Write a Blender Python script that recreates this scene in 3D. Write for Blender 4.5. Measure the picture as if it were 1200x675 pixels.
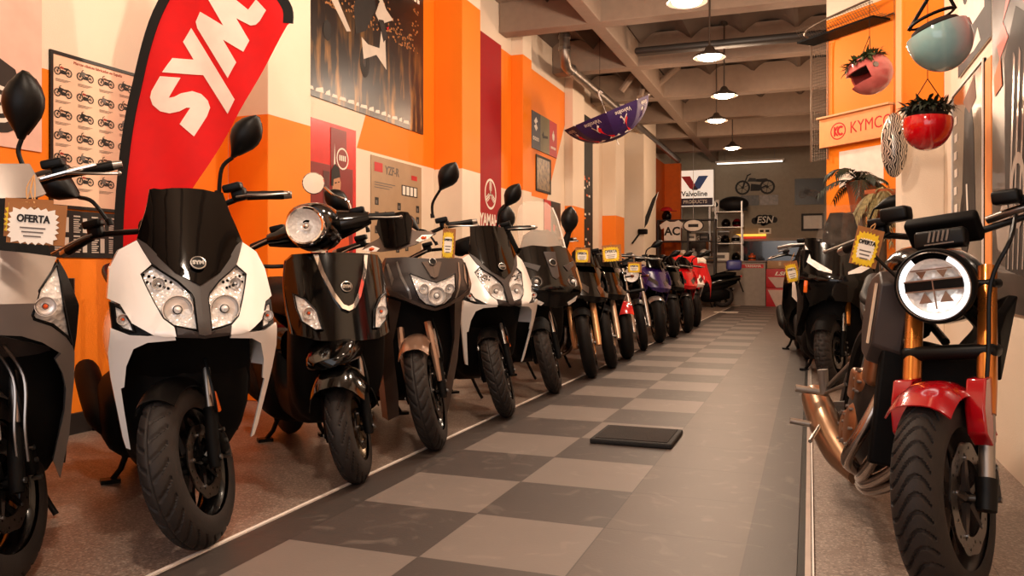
import bpy, bmesh, math, random
from mathutils import Vector, Matrix, noise
random.seed(7)
PI = math.pi
R = math.radians
for o in list(bpy.data.objects):
    bpy.data.objects.remove(o)
SC = bpy.context.scene
COL = SC.collection

# ------------------------------------------------------------ camera
YAW = math.atan(348.5 / 945.0)
EYE = 0.945
cam_d = bpy.data.cameras.new('camera')
cam_d.sensor_width = 36.0
cam_d.lens = 945.0 / 1200.0 * 36.0
cam_d.shift_y = -20.5 / 1200.0
cam_d.clip_start = 0.05
cam_d.clip_end = 100
cam = bpy.data.objects.new('camera', cam_d)
cam.location = (0, 0, EYE)
cam.rotation_euler = (PI / 2, 0, YAW)
COL.objects.link(cam)
SC.camera = cam

# ------------------------------------------------------------ view, world, lights
SC.view_settings.view_transform = 'Standard'
SC.view_settings.look = 'None'
SC.view_settings.exposure = 0.25
SC.view_settings.gamma = 1.0
SC.view_settings.use_curve_mapping = False
wd = bpy.data.worlds.new('world')
SC.world = wd
wd.use_nodes = True
wd.node_tree.nodes['Background'].inputs[0].default_value = (1.0, 0.80, 0.66, 1)
wd.node_tree.nodes['Background'].inputs[1].default_value = 0.015
WARM = (1.0, 0.79, 0.60)
WARM2 = (1.0, 0.68, 0.45)


def light(kind, name, loc, energy, color, size=0.2, rot=(0, 0, 0), size_y=None, spot=None):
    d = bpy.data.lights.new(name, kind)
    d.energy = energy
    d.color = color
    if kind == 'AREA':
        d.size = size
        if size_y:
            d.shape = 'RECTANGLE'
            d.size_y = size_y
    else:
        d.shadow_soft_size = size
    if kind == 'SPOT' and spot:
        d.spot_size = R(spot)
        d.spot_blend = 0.6
    o = bpy.data.objects.new(name, d)
    o.location = loc
    o.rotation_euler = rot
    COL.objects.link(o)
    return o


# daylight from the shop window behind the viewer
light('AREA', 'shop_window_daylight', (-0.9, -1.6, 2.1), 52, (1.0, 0.95, 0.95), 3.6, (R(80), 0, 0), 2.4)
# ceiling lamps of the front bay, above and behind the viewer
for (lx, ly, le) in ((-1.0, 1.2, 150), (-1.1, 3.4, 150), (-1.1, 5.8, 150)):
    light('POINT', 'front_bay_lamp_light', (lx, ly, 3.5), le, WARM, 0.13)

# ------------------------------------------------------------ materials
def lin(c):
    return tuple((x / 12.92 if x <= 0.04045 else ((x + 0.055) / 1.055) ** 2.4) for x in c)


def rgb(h):
    h = h.lstrip('#')
    return lin(tuple(int(h[i:i + 2], 16) / 255 for i in (0, 2, 4)))


MATS = {}


def mat(name, col, rough=0.5, metal=0.0, coat=0.0, var=0.06, vscale=9.0, bump=0.0, bscale=60.0,
        emit=0.0, trans=0.0, alpha=1.0, ior=1.45, rvar=0.08, spec=0.5):
    if name in MATS:
        return MATS[name]
    m = bpy.data.materials.new(name)
    m.use_nodes = True
    nt = m.node_tree
    b = nt.nodes['Principled BSDF']
    c = rgb(col) if isinstance(col, str) else col
    tc = nt.nodes.new('ShaderNodeTexCoord')
    nz = nt.nodes.new('ShaderNodeTexNoise')
    nz.inputs['Scale'].default_value = vscale
    nz.inputs['Detail'].default_value = 4
    nt.links.new(tc.outputs['Object'], nz.inputs['Vector'])
    rp = nt.nodes.new('ShaderNodeValToRGB')
    rp.color_ramp.elements[0].position = 0.3
    rp.color_ramp.elements[1].position = 0.7
    rp.color_ramp.elements[0].color = tuple(x * (1 - var) for x in c) + (1,)
    rp.color_ramp.elements[1].color = tuple(min(1, x * (1 + var)) for x in c) + (1,)
    nt.links.new(nz.outputs['Fac'], rp.inputs['Fac'])
    nt.links.new(rp.outputs['Color'], b.inputs['Base Color'])
    mr = nt.nodes.new('ShaderNodeMapRange')
    mr.inputs['To Min'].default_value = max(0.0, rough - rvar * rough)
    mr.inputs['To Max'].default_value = min(1.0, rough + rvar * rough)
    nt.links.new(nz.outputs['Fac'], mr.inputs['Value'])
    nt.links.new(mr.outputs['Result'], b.inputs['Roughness'])
    b.inputs['Metallic'].default_value = metal
    b.inputs['Coat Weight'].default_value = coat
    b.inputs['Coat Roughness'].default_value = 0.03
    b.inputs['IOR'].default_value = ior
    b.inputs['Specular IOR Level'].default_value = spec
    b.inputs['Transmission Weight'].default_value = trans
    b.inputs['Alpha'].default_value = alpha
    if emit:
        nt.links.new(rp.outputs['Color'], b.inputs['Emission Color'])
        b.inputs['Emission Strength'].default_value = emit
    if bump:
        n2 = nt.nodes.new('ShaderNodeTexNoise')
        n2.inputs['Scale'].default_value = bscale
        n2.inputs['Detail'].default_value = 5
        nt.links.new(tc.outputs['Object'], n2.inputs['Vector'])
        bp = nt.nodes.new('ShaderNodeBump')
        bp.inputs['Strength'].default_value = bump
        bp.inputs['Distance'].default_value = 0.01
        nt.links.new(n2.outputs['Fac'], bp.inputs['Height'])
        nt.links.new(bp.outputs['Normal'], b.inputs['Normal'])
    MATS[name] = m
    return m


class NB:
    """small node building helper for the hand-made materials"""
    def __init__(s, name):
        s.m = bpy.data.materials.new(name)
        s.m.use_nodes = True
        s.nt = s.m.node_tree
        s.b = s.nt.nodes['Principled BSDF']
        MATS[name] = s.m

    def n(s, t, **kw):
        x = s.nt.nodes.new(t)
        for k, v in kw.items():
            setattr(x, k, v)
        return x

    def l(s, a, b):
        s.nt.links.new(a, b)

    def math(s, op, a, b=None, c=None):
        x = s.n('ShaderNodeMath', operation=op)
        for i, v in enumerate((a, b, c)):
            if v is None:
                continue
            if isinstance(v, (int, float)):
                x.inputs[i].default_value = v
            else:
                s.l(v, x.inputs[i])
        return x.outputs[0]

    def mix(s, f, a, b):
        x = s.n('ShaderNodeMix', data_type='RGBA')
        for i, v in ((0, f), (6, a), (7, b)):
            if isinstance(v, (int, float)):
                x.inputs[i].default_value = v
            elif isinstance(v, tuple):
                x.inputs[i].default_value = v + (1,) if len(v) == 3 else v
            else:
                s.l(v, x.inputs[i])
        return x.outputs[2]

    def noise(s, vec, scale, detail=4):
        x = s.n('ShaderNodeTexNoise')
        x.inputs['Scale'].default_value = scale
        x.inputs['Detail'].default_value = detail
        s.l(vec, x.inputs['Vector'])
        return x.outputs['Fac']

    def bump(s, h, strength, dist=0.01):
        x = s.n('ShaderNodeBump')
        x.inputs['Strength'].default_value = strength
        x.inputs['Distance'].default_value = dist
        s.l(h, x.inputs['Height'])
        s.l(x.outputs['Normal'], s.b.inputs['Normal'])


# ------------------------------------------------------------ mesh builder
def V(*a):
    return Vector(a)


def axis_matrix(p, d, up=(0, 0, 1)):
    """matrix with local z along d, origin p"""
    z = Vector(d).normalized()
    u = Vector(up)
    if abs(z.dot(u.normalized())) > 0.98:
        u = Vector((1, 0, 0))
    x = u.cross(z).normalized()
    y = z.cross(x)
    return Matrix(((x.x, y.x, z.x, p[0]), (x.y, y.y, z.y, p[1]), (x.z, y.z, z.z, p[2]), (0, 0, 0, 1)))


def spline(pts, n=6, closed=False):
    P = [Vector(p) for p in pts]
    out = []
    N = len(P)
    rng = range(N) if closed else range(N - 1)
    for i in rng:
        if closed:
            a, b, c, d = P[(i - 1) % N], P[i], P[(i + 1) % N], P[(i + 2) % N]
        else:
            a, b, c, d = P[max(i - 1, 0)], P[i], P[i + 1], P[min(i + 2, N - 1)]
        for k in range(n):
            t = k / n
            out.append(0.5 * ((2 * b) + (c - a) * t + (2 * a - 5 * b + 4 * c - d) * t * t + (3 * b - a - 3 * c + d) * t ** 3))
    if not closed:
        out.append(P[-1])
    return out


class MB:
    def __init__(s, m=None, X=None):
        s.v = []
        s.f = []
        s.mi = []
        s.mats = []
        s.cur = 0
        s.X = X or Matrix()
        if m is not None:
            s.use(m)

    def use(s, m):
        if m not in s.mats:
            s.mats.append(m)
        s.cur = s.mats.index(m)
        return s

    def add(s, verts, faces, M=None):
        T = s.X @ M if M is not None else s.X
        b = len(s.v)
        s.v += [T @ Vector(p) for p in verts]
        flip = T.determinant() < 0
        for f in faces:
            g = [b + i for i in f]
            s.f.append(g[::-1] if flip else g)
            s.mi.append(s.cur)
        return s

    def box(s, c, d, M=None, top=1.0, topy=None):
        x, y, z = d[0] / 2, d[1] / 2, d[2] / 2
        ty = top if topy is None else topy
        vs = [(-x, -y, -z), (x, -y, -z), (x, y, -z), (-x, y, -z),
              (-x * top, -y * ty, z), (x * top, -y * ty, z), (x * top, y * ty, z), (-x * top, y * ty, z)]
        vs = [(a + c[0], b + c[1], e + c[2]) for a, b, e in vs] if M is None else vs
        if M is not None:
            M = Matrix.Translation(c) @ M
        return s.add(vs, [(0, 3, 2, 1), (4, 5, 6, 7), (0, 1, 5, 4), (1, 2, 6, 5), (2, 3, 7, 6), (3, 0, 4, 7)], M)

    def rbox(s, c, d, r=0.01, M=None, n=3):
        """box with rounded vertical edges and chamfered rims"""
        x, y, z = d[0] / 2, d[1] / 2, d[2] / 2
        r = min(r, x * .95, y * .95, z * .95)
        base = []
        for (cx, cy, a0) in ((x - r, y - r, 0), (-x + r, y - r, 90), (-x + r, -y + r, 180), (x - r, -y + r, 270)):
            for k in range(n + 1):
                a = R(a0 + 90 * k / n)
                base.append((cx, cy, math.cos(a), math.sin(a)))
        rings = []
        for k in range(n + 1):
            a = R(-90 + 90 * k / n)
            rings.append([(bx + r * math.cos(a) * ca, by + r * math.cos(a) * sa, -z + r + r * math.sin(a)) for bx, by, ca, sa in base])
        for k in range(n + 1):
            a = R(90 * k / n)
            rings.append([(bx + r * math.cos(a) * ca, by + r * math.cos(a) * sa, z - r + r * math.sin(a)) for bx, by, ca, sa in base])
        M2 = Matrix.Translation(c) @ (M if M is not None else Matrix())
        return s.loft(rings, M=M2)

    def loft(s, rings, cap=True, closed=True, M=None):
        n = len(rings[0])
        vs = [p for r in rings for p in r]
        fs = []
        for i in range(len(rings) - 1):
            for j in range(n if closed else n - 1):
                k = (j + 1) % n
                fs.append((i * n + j, i * n + k, (i + 1) * n + k, (i + 1) * n + j))
        if cap and closed:
            fs.append(tuple(range(n))[::-1])
            fs.append(tuple((len(rings) - 1) * n + j for j in range(n)))
        return s.add(vs, fs, M)

    def tube(s, pts, r, n=8, M=None, cap=True, flat=None, closed=False):
        P = [Vector(p) for p in pts]
        N = len(P)
        rr = r if isinstance(r, (list, tuple)) else [r] * N
        if len(rr) != N:
            rr = [rr[0] + (rr[-1] - rr[0]) * i / (N - 1) for i in range(N)]
        rings = []
        t0 = ((P[1] - P[0]) if not closed else (P[1] - P[-1])).normalized()
        up = Vector((0, 0, 1)) if abs(t0.z) < 0.9 else Vector((1, 0, 0))
        x = (up - t0 * up.dot(t0)).normalized()
        for i in range(N):
            if closed:
                t = (P[(i + 1) % N] - P[i - 1]).normalized()
            else:
                t = (P[min(i + 1, N - 1)] - P[max(i - 1, 0)]).normalized()
            x = (x - t * x.dot(t))
            x = x.normalized() if x.length > 1e-6 else t.orthogonal().normalized()
            y = t.cross(x)
            fx = flat if flat else 1.0
            rings.append([P[i] + x * (rr[i] * fx * math.cos(2 * PI * k / n)) + y * (rr[i] * math.sin(2 * PI * k / n)) for k in range(n)])
        if closed:
            rings.append(rings[0])
            return s.loft(rings, cap=False, M=M)
        return s.loft(rings, cap=cap, M=M)

    def cyl(s, p, q, r, r2=None, n=14):
        return s.tube([p, q], [r, r if r2 is None else r2], n)

    def lathe(s, prof, n=28, M=None, a0=0.0, a1=360.0, closed=False):
        """profile of (r, z); spins about local z"""
        full = abs(a1 - a0 - 360) < 1e-6
        k = n if full else n + 1
        vs = []
        for i in range(k):
            a = R(a0 + (a1 - a0) * i / n)
            vs += [(r * math.cos(a), r * math.sin(a), z) for r, z in prof]
        m = len(prof)
        fs = []
        for i in range(n):
            ii = (i + 1) % k
            for j in range(m if closed else m - 1):
                jj = (j + 1) % m
                fs.append((i * m + j, ii * m + j, ii * m + jj, i * m + jj))
        if not full and closed:
            fs.append(tuple(range(m)))
            fs.append(tuple((k - 1) * m + j for j in range(m))[::-1])
        return s.add(vs, fs, M)

    def ball(s, c, r, nu=16, nv=10, M=None, t0=0.0, t1=180.0):
        rx, ry, rz = r if isinstance(r, (tuple, list)) else (r, r, r)
        vs = []
        for j in range(nv + 1):
            t = R(t0 + (t1 - t0) * j / nv)
            for i in range(nu):
                a = 2 * PI * i / nu
                vs.append((rx * math.sin(t) * math.cos(a), ry * math.sin(t) * math.sin(a), rz * math.cos(t)))
        fs = []
        for j in range(nv):
            for i in range(nu):
                k = (i + 1) % nu
                fs.append((j * nu + i, (j + 1) * nu + i, (j + 1) * nu + k, j * nu + k))
        T = Matrix.Translation(c) @ (M if M is not None else Matrix())
        return s.add(vs, fs, T)

    def prism(s, out, z0, z1, M=None, sc=1.0):
        """2D outline in local xy from z0 to z1 (the far end scaled by sc)"""
        ar = sum(out[i][0] * out[(i + 1) % len(out)][1] - out[(i + 1) % len(out)][0] * out[i][1] for i in range(len(out)))
        if ar < 0:
            out = out[::-1]
        if z1 < z0:
            z0, z1 = z1, z0
        n = len(out)
        vs = [(p[0], p[1], z0) for p in out] + [(p[0] * sc, p[1] * sc, z1) for p in out]
        fs = [tuple(range(n))[::-1], tuple(range(n, 2 * n))]
        fs += [(i, (i + 1) % n, n + (i + 1) % n, n + i) for i in range(n)]
        return s.add(vs, fs, M)

    def panel(s, out, f, t=0.012, step=0.035, mirror=False, back=None):
        """outline in (y, z) laid on the surface x = f(y, z), thickness t towards -x"""
        bm = bmesh.new()
        vs = [bm.verts.new((0, p[0], p[1])) for p in out]
        bm.faces.new(vs)
        bm.normal_update()
        bmesh.ops.triangulate(bm, faces=bm.faces[:], ngon_method='EAR_CLIP')
        for ax in (1, 2):
            lo = min(p[ax - 1] for p in out)
            hi = max(p[ax - 1] for p in out)
            no = (0, 1, 0) if ax == 1 else (0, 0, 1)
            k = math.ceil(lo / step)
            while k * step < hi:
                co = (0, k * step, 0) if ax == 1 else (0, 0, k * step)
                bmesh.ops.bisect_plane(bm, geom=bm.verts[:] + bm.edges[:] + bm.faces[:], plane_co=co, plane_no=no, dist=1e-5)
                k += 1
        bm.verts.index_update()
        bm.normal_update()
        pts = [(v.co.y, v.co.z) for v in bm.verts]
        n = len(pts)
        fs = []
        for fc in bm.faces:
            idx = [v.index for v in fc.verts]
            if fc.normal.x < 0:
                idx = idx[::-1]
            fs.append(tuple(idx))
        cnt = {}
        for q in fs:
            for i in range(len(q)):
                cnt[(q[i], q[(i + 1) % len(q)])] = 1
        fb = [tuple(i + n for i in q[::-1]) for q in fs]
        side = [(b, a, a + n, b + n) for (a, b) in cnt if (b, a) not in cnt]
        bm.free()
        bk = back if back else (lambda y, z: f(y, z) - t)
        A = [(f(y, z), y, z) for y, z in pts] + [(bk(y, z), y, z) for y, z in pts]
        s.add(A, fs + fb + side)
        if mirror:
            s.add([(x, -y, z) for x, y, z in A], [q[::-1] for q in fs + fb + side])
        return s

    def build(s, name, parent=None, loc=None, M=None, smooth=38, bevel=0.0, sub=0):
        me = bpy.data.meshes.new(name)
        me.from_pydata([tuple(p) for p in s.v], [], s.f)
        for m in s.mats:
            me.materials.append(m)
        me.polygons.foreach_set('material_index', s.mi)
        me.validate()
        if smooth:
            me.polygons.foreach_set('use_smooth', [True] * len(me.polygons))
            me.set_sharp_from_angle(angle=R(smooth))
        me.update()
        o = bpy.data.objects.new(name, me)
        COL.objects.link(o)
        if parent is not None:
            o.parent = parent
        if M is not None:
            o.matrix_local = M
        elif loc is not None:
            o.location = loc
        if bevel:
            b = o.modifiers.new('bevel', 'BEVEL')
            b.width = bevel
            b.segments = 2
            b.limit_method = 'ANGLE'
            b.angle_limit = R(40)
            b.harden_normals = False
        if sub:
            b = o.modifiers.new('sub', 'SUBSURF')
            b.levels = sub
            b.render_levels = sub
        return o


def tag(o, label=None, cat=None, group=None, kind=None):
    if label:
        o['label'] = label
    if cat:
        o['category'] = cat
    if group:
        o['group'] = group
    if kind:
        o['kind'] = kind
    return o


def thing(name, label, cat, loc=(0, 0, 0), rz=0.0, group=None, M=None):
    o = bpy.data.objects.new(name, None)
    o.empty_display_size = 0.1
    COL.objects.link(o)
    if M is not None:
        o.matrix_world = M
    else:
        o.location = loc
        o.rotation_euler = (0, 0, rz)
    return tag(o, label, cat, group)


def struct(name, mb, **kw):
    return tag(mb.build(name, **kw), kind='structure')


def dup(o, parent=None):
    c = o.copy()
    COL.objects.link(c)
    if parent is not None:
        c.parent = parent
    for ch in list(o.children):
        dup(ch, c)
    return c


def frame(o, u, v):
    """matrix with local x along u, local y along v"""
    u = Vector(u).normalized()
    v = Vector(v).normalized()
    n = u.cross(v)
    return Matrix(((u.x, v.x, n.x, o[0]), (u.y, v.y, n.y, o[1]), (u.z, v.z, n.z, o[2]), (0, 0, 0, 1)))


def lettering(body, size, m, parent, M, name='lettering', ext=0.0008, shear=0.0, bold=0.0, align='CENTER', sx=1.0, space=1.0):
    cu = bpy.data.curves.new(name, 'FONT')
    cu.body = body
    cu.size = size
    cu.extrude = ext
    cu.shear = shear
    cu.offset = bold
    cu.align_x = align
    cu.align_y = 'CENTER'
    cu.space_character = space
    cu.resolution_u = 3
    tmp = bpy.data.objects.new('tmp_text', cu)
    COL.objects.link(tmp)
    dg = bpy.context.evaluated_depsgraph_get()
    me = bpy.data.meshes.new_from_object(tmp.evaluated_get(dg))
    bpy.data.objects.remove(tmp)
    bpy.data.curves.remove(cu)
    me.name = name
    me.materials.clear()
    me.materials.append(m)
    if sx != 1.0:
        for v in me.vertices:
            v.co.x *= sx
    o = bpy.data.objects.new(name, me)
    COL.objects.link(o)
    o.parent = parent
    o.matrix_local = M
    return o

# ------------------------------------------------------------ setting materials
def paint_material(name, mode):
    nb = NB(name)
    g = nb.n('ShaderNodeNewGeometry')
    sp = nb.n('ShaderNodeSeparateXYZ')
    nb.l(g.outputs['Position'], sp.inputs[0])
    x, y, z = sp.outputs
    if mode == 'low':
        f = nb.math('LESS_THAN', z, 2.07)
    elif mode == 'high':
        f = nb.math('MULTIPLY', nb.math('GREATER_THAN', z, 2.09), nb.math('LESS_THAN', z, 4.02))
    elif mode == 'slant':
        e = nb.math('ADD', nb.math('MULTIPLY', z, 0.48), 6.619 - 2.1 * 0.48)
        f = nb.math('MULTIPLY', nb.math('GREATER_THAN', z, 2.1), nb.math('GREATER_THAN', y, e))
    elif mode == 'wedge':
        e = nb.math('ADD', nb.math('MULTIPLY', z, 0.74), 12.444 - 2.05 * 0.74)
        f = nb.math('MULTIPLY', nb.math('GREATER_THAN', z, 2.09), nb.math('LESS_THAN', y, e))
        f = nb.math('MULTIPLY', f, nb.math('LESS_THAN', z, 4.04))
    elif mode == 'far':
        f = nb.math('MULTIPLY', nb.math('LESS_THAN', z, 3.9), 1.0)
    else:
        f = nb.math('MULTIPLY', z, 0.0)
    n = nb.noise(g.outputs['Position'], 2.2, 5)
    cream = nb.mix(n, rgb('#e6d3bd'), rgb('#efe0cd'))
    orange = nb.mix(n, rgb('#f27b00'), rgb('#f98700'))
    c = nb.mix(f, cream, orange)
    nb.l(c, nb.b.inputs['Base Color'])
    nb.b.inputs['Roughness'].default_value = 0.62
    nb.bump(nb.noise(g.outputs['Position'], 130, 4), 0.35, 0.004)
    return nb.m


P_LOW = paint_material('wall_paint_low', 'low')
P_HIGH = paint_material('wall_paint_high', 'high')
P_SLANT = paint_material('wall_paint_slant', 'slant')
P_WEDGE = paint_material('wall_paint_wedge', 'wedge')
P_FAR = paint_material('wall_paint_far', 'far')
P_CREAM = paint_material('wall_paint_cream', 'cream')


def granite():
    nb = NB('granite_tiles')
    g = nb.n('ShaderNodeNewGeometry')
    v = nb.n('ShaderNodeTexVoronoi')
    v.inputs['Scale'].default_value = 150
    nb.l(g.outputs['Position'], v.inputs['Vector'])
    n1 = nb.noise(g.outputs['Position'], 60, 6)
    n2 = nb.noise(g.outputs['Position'], 1.6, 3)
    c = nb.mix(n1, rgb('#75655c'), rgb('#958478'))
    sp = nb.n('ShaderNodeSeparateColor')
    nb.l(v.outputs['Color'], sp.inputs[0])
    c = nb.mix(nb.math('MULTIPLY', nb.math('GREATER_THAN', sp.outputs[0], 0.8), 0.45), c, rgb('#c8b8a8'))
    c = nb.mix(nb.math('MULTIPLY', nb.math('LESS_THAN', sp.outputs[0], 0.14), 0.5), c, rgb('#453a36'))
    c = nb.mix(nb.math('MULTIPLY', n2, 0.35), c, rgb('#5d514b'))
    sx = nb.n('ShaderNodeSeparateXYZ')
    nb.l(g.outputs['Position'], sx.inputs[0])
    jx = nb.math('LESS_THAN', nb.math('FRACT', nb.math('MULTIPLY', nb.math('ADD', sx.outputs[0], 5.05), 1 / 0.8)), 0.004)
    jy = nb.math('LESS_THAN', nb.math('FRACT', nb.math('MULTIPLY', nb.math('ADD', sx.outputs[1], 5.3), 1 / 0.8)), 0.004)
    j = nb.math('MAXIMUM', jx, jy)
    c = nb.mix(nb.math('MULTIPLY', j, 0.7), c, rgb('#3d3430'))
    nb.l(c, nb.b.inputs['Base Color'])
    nb.b.inputs['Roughness'].default_value = 0.42
    nb.bump(n1, 0.12, 0.003)
    return nb.m


def rubber():
    nb = NB('rubber_tiles')
    g = nb.n('ShaderNodeNewGeometry')
    sx = nb.n('ShaderNodeSeparateXYZ')
    nb.l(g.outputs['Position'], sx.inputs[0])
    X, Y, Z = sx.outputs
    u = nb.math('MULTIPLY', nb.math('ADD', X, 1.70), 2.0)
    v = nb.math('MULTIPLY', nb.math('SUBTRACT', Y, 2.8675), 2.0)
    fu = nb.math('FLOOR', u)
    fv = nb.math('FLOOR', v)
    par = nb.math('MODULO', nb.math('ADD', nb.math('ADD', fu, fv), 100.0), 2.0)
    light_ = nb.math('LESS_THAN', par, 0.5)
    n1 = nb.noise(g.outputs['Position'], 3.0, 6)
    n2 = nb.noise(g.outputs['Position'], 90, 3)
    dark = nb.mix(n1, rgb('#3a322f'), rgb('#463c38'))
    lite = nb.mix(n1, rgb('#6b615b'), rgb('#776c65'))
    mid = nb.mix(n1, rgb('#4a3f39'), rgb('#5b4f48'))
    c = nb.mix(light_, dark, lite)
    c = nb.mix(nb.math('GREATER_THAN', u, 2.0), c, mid)
    edge = nb.math('MAXIMUM', nb.math('LESS_THAN', u, 0.0), nb.math('GREATER_THAN', u, 3.0))
    c = nb.mix(edge, c, nb.mix(n1, rgb('#332c29'), rgb('#3d3531')))
    ju = nb.math('LESS_THAN', nb.math('ABSOLUTE', nb.math('SUBTRACT', nb.math('FRACT', nb.math('ADD', u, 0.5)), 0.5)), 0.005)
    jv = nb.math('LESS_THAN', nb.math('ABSOLUTE', nb.math('SUBTRACT', nb.math('FRACT', nb.math('ADD', v, 0.5)), 0.5)), 0.005)
    j = nb.math('MAXIMUM', ju, jv)
    c = nb.mix(nb.math('MULTIPLY', j, 0.7), c, rgb('#2a2320'))
    # dust and scuffs
    sc = nb.n('ShaderNodeTexNoise')
    sc.inputs['Scale'].default_value = 6
    sc.inputs['Detail'].default_value = 8
    sc.inputs['Distortion'].default_value = 1.5
    nb.l(g.outputs['Position'], sc.inputs['Vector'])
    d = nb.math('MULTIPLY', nb.math('MAXIMUM', nb.math('SUBTRACT', sc.outputs['Fac'], 0.58), 0.0), 1.1)
    c = nb.mix(d, c, rgb('#a89a8e'))
    nb.l(c, nb.b.inputs['Base Color'])
    nb.b.inputs['Roughness'].default_value = 0.5
    nb.bump(nb.math('SUBTRACT', n2, nb.math('MULTIPLY', j, 2.0)), 0.15, 0.003)
    return nb.m


GRAN = granite()
RUBT = rubber()
CEIL = mat('ceiling_plaster', '#62554c', 0.9, bump=0.3, bscale=40, var=0.1, vscale=1.5)
BEAM = mat('beam_plaster', '#8f7c6d', 0.85, bump=0.25, bscale=60)
BACKW = mat('back_wall_paint', '#a39684', 0.8, bump=0.15, bscale=80)
DORANGE = mat('orange_dark_paint', '#d9640a', 0.7, bump=0.15)
SKIRT = mat('dark_skirting', '#2b2523', 0.45)
WHITE = mat('white_trim', '#e8e0d8', 0.5)
BLACK = mat('black_plastic', '#080707', 0.42, bump=0.05, bscale=300, spec=0.22)
GLOSSK = mat('black_gloss', '#030303', 0.12, coat=0.25, spec=0.3)
STEEL = mat('brushed_steel', '#9c9894', 0.32, metal=1.0)
CHROME = mat('chrome', '#e6e4e2', 0.07, metal=1.0, var=0.01)
GALV = mat('galvanised_sheet', '#8a8078', 0.38, metal=0.85, var=0.15)

LW, LP = -4.0, -3.65
RWX = 0.88
CZ = 4.78

# floor
b = MB(GRAN)
b.box((-1.5, 11.8, -0.05), (5.8, 28.4, 0.1))
struct('floor', b)
b = MB(RUBT)
b.box((-0.96, 10.2, 0.004), (1.85, 24.4, 0.010))
tag(b.build('trim_1', bevel=0.003), kind='structure')
b = MB(WHITE)
b.box((-1.895, 9.6, 0.006), (0.016, 23.2, 0.014))
struct('trim_2', b)
b = MB(BLACK)
b.box((-0.024, 10.2, 0.008), (0.022, 24.4, 0.018))
b.use(mat('aluminium_edge', '#c9b8ae', 0.35, metal=0.6))
b.box((-0.004, 10.2, 0.009), (0.018, 24.4, 0.020))
b.use(WHITE)
b.box((0.011, 10.2, 0.007), (0.006, 24.4, 0.016))
struct('trim_3', b)

# left wall with its painted bays
b = MB()
for (y0, y1, m) in ((-2.2, 4.83, P_LOW), (4.83, 8.29, P_SLANT), (8.29, 11.0, P_HIGH), (11.0, 13.5, P_WEDGE), (13.5, 25.2, P_CREAM)):
    b.use(m)
    b.box((LW - 0.1, (y0 + y1) / 2, CZ / 2 + 0.1), (0.2, y1 - y0, CZ + 0.2))
struct('wall_left', b, smooth=0)
k = 4
for (y0, y1, x1, m) in ((4.83, 5.36, LP, P_LOW), (8.29, 8.82, LP, P_HIGH), (10.81, 11.19, -3.82, P_HIGH), (13.5, 14.25, -3.85, P_LOW),
                        (16.2, 17.0, -3.71, P_LOW), (18.1, 19.6, -3.5, P_CREAM)):
    b = MB(m)
    b.box(((LW + x1) / 2, (y0 + y1) / 2, CZ / 2), (x1 - LW, y1 - y0, CZ))
    o = struct('trim_%d' % k, b, smooth=0, bevel=0.006)
    k += 1
# orange return at the far end of the left wall
b = MB(DORANGE)
b.box((-3.72, 23.3, 2.0), (0.55, 0.2, 4.0))
b.box((-3.95, 21.4, 2.0), (0.1, 3.6, 4.0))
struct('trim_%d' % k, b, smooth=0)
k += 1
b = MB(SKIRT)
b.box((LW + 0.012, 1.3, 0.06), (0.024, 6.8, 0.12))
b.box((LW + 0.012, 6.8, 0.06), (0.024, 2.9, 0.12))
b.box((LW + 0.012, 9.8, 0.06), (0.024, 1.95, 0.12))
struct('baseboard_left', b)

# back, front and right walls
b = MB(BACKW)
b.box((-1.6, 25.1, CZ / 2), (5.6, 0.2, CZ))
struct('wall_back', b, smooth=0)
b = MB(P_CREAM)
b.box((-1.6, -2.3, 0.3), (5.6, 0.2, 0.6))
b.box((-1.6, -2.3, 4.2), (5.6, 0.2, 1.2))
b.box((-3.9, -2.3, 2.1), (0.6, 0.2, 3.0))
b.box((0.9, -2.3, 2.1), (0.3, 0.2, 3.0))
struct('wall_front', b, smooth=0)
b = MB(P_CREAM)
b.box((RWX + 0.1, 11.5, CZ / 2), (0.2, 27.4, CZ))
struct('wall_right', b, smooth=0)
b = MB(P_HIGH)
b.box(((0.61 + RWX) / 2, 6.5, CZ / 2), (RWX - 0.61, 0.4, CZ))
struct('trim_%d' % k, b, smooth=0, bevel=0.006)
k += 1
b = MB(P_FAR)
b.add([(0.9, 9.5, 0), (0.19, 10.23, 0), (0.25, 10.31, 0), (0.96, 9.58, 0), (0.9, 9.5, CZ), (0.19, 10.23, CZ), (0.25, 10.31, CZ), (0.96, 9.58, CZ)],
      [(0, 1, 2, 3), (7, 6, 5, 4), (0, 4, 5, 1), (1, 5, 6, 2), (2, 6, 7, 3), (3, 7, 4, 0)])
struct('trim_%d' % k, b, smooth=0)
k += 1

def ceil_z(x):
    return CZ - 0.24 + 0.22 * abs(math.sin(PI * (x + 0.18) / 0.78)) ** 0.75


def top_z(x, y):
    return min(ceil_z(x), 4.61) if y < 10.3 else ceil_z(x)


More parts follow.
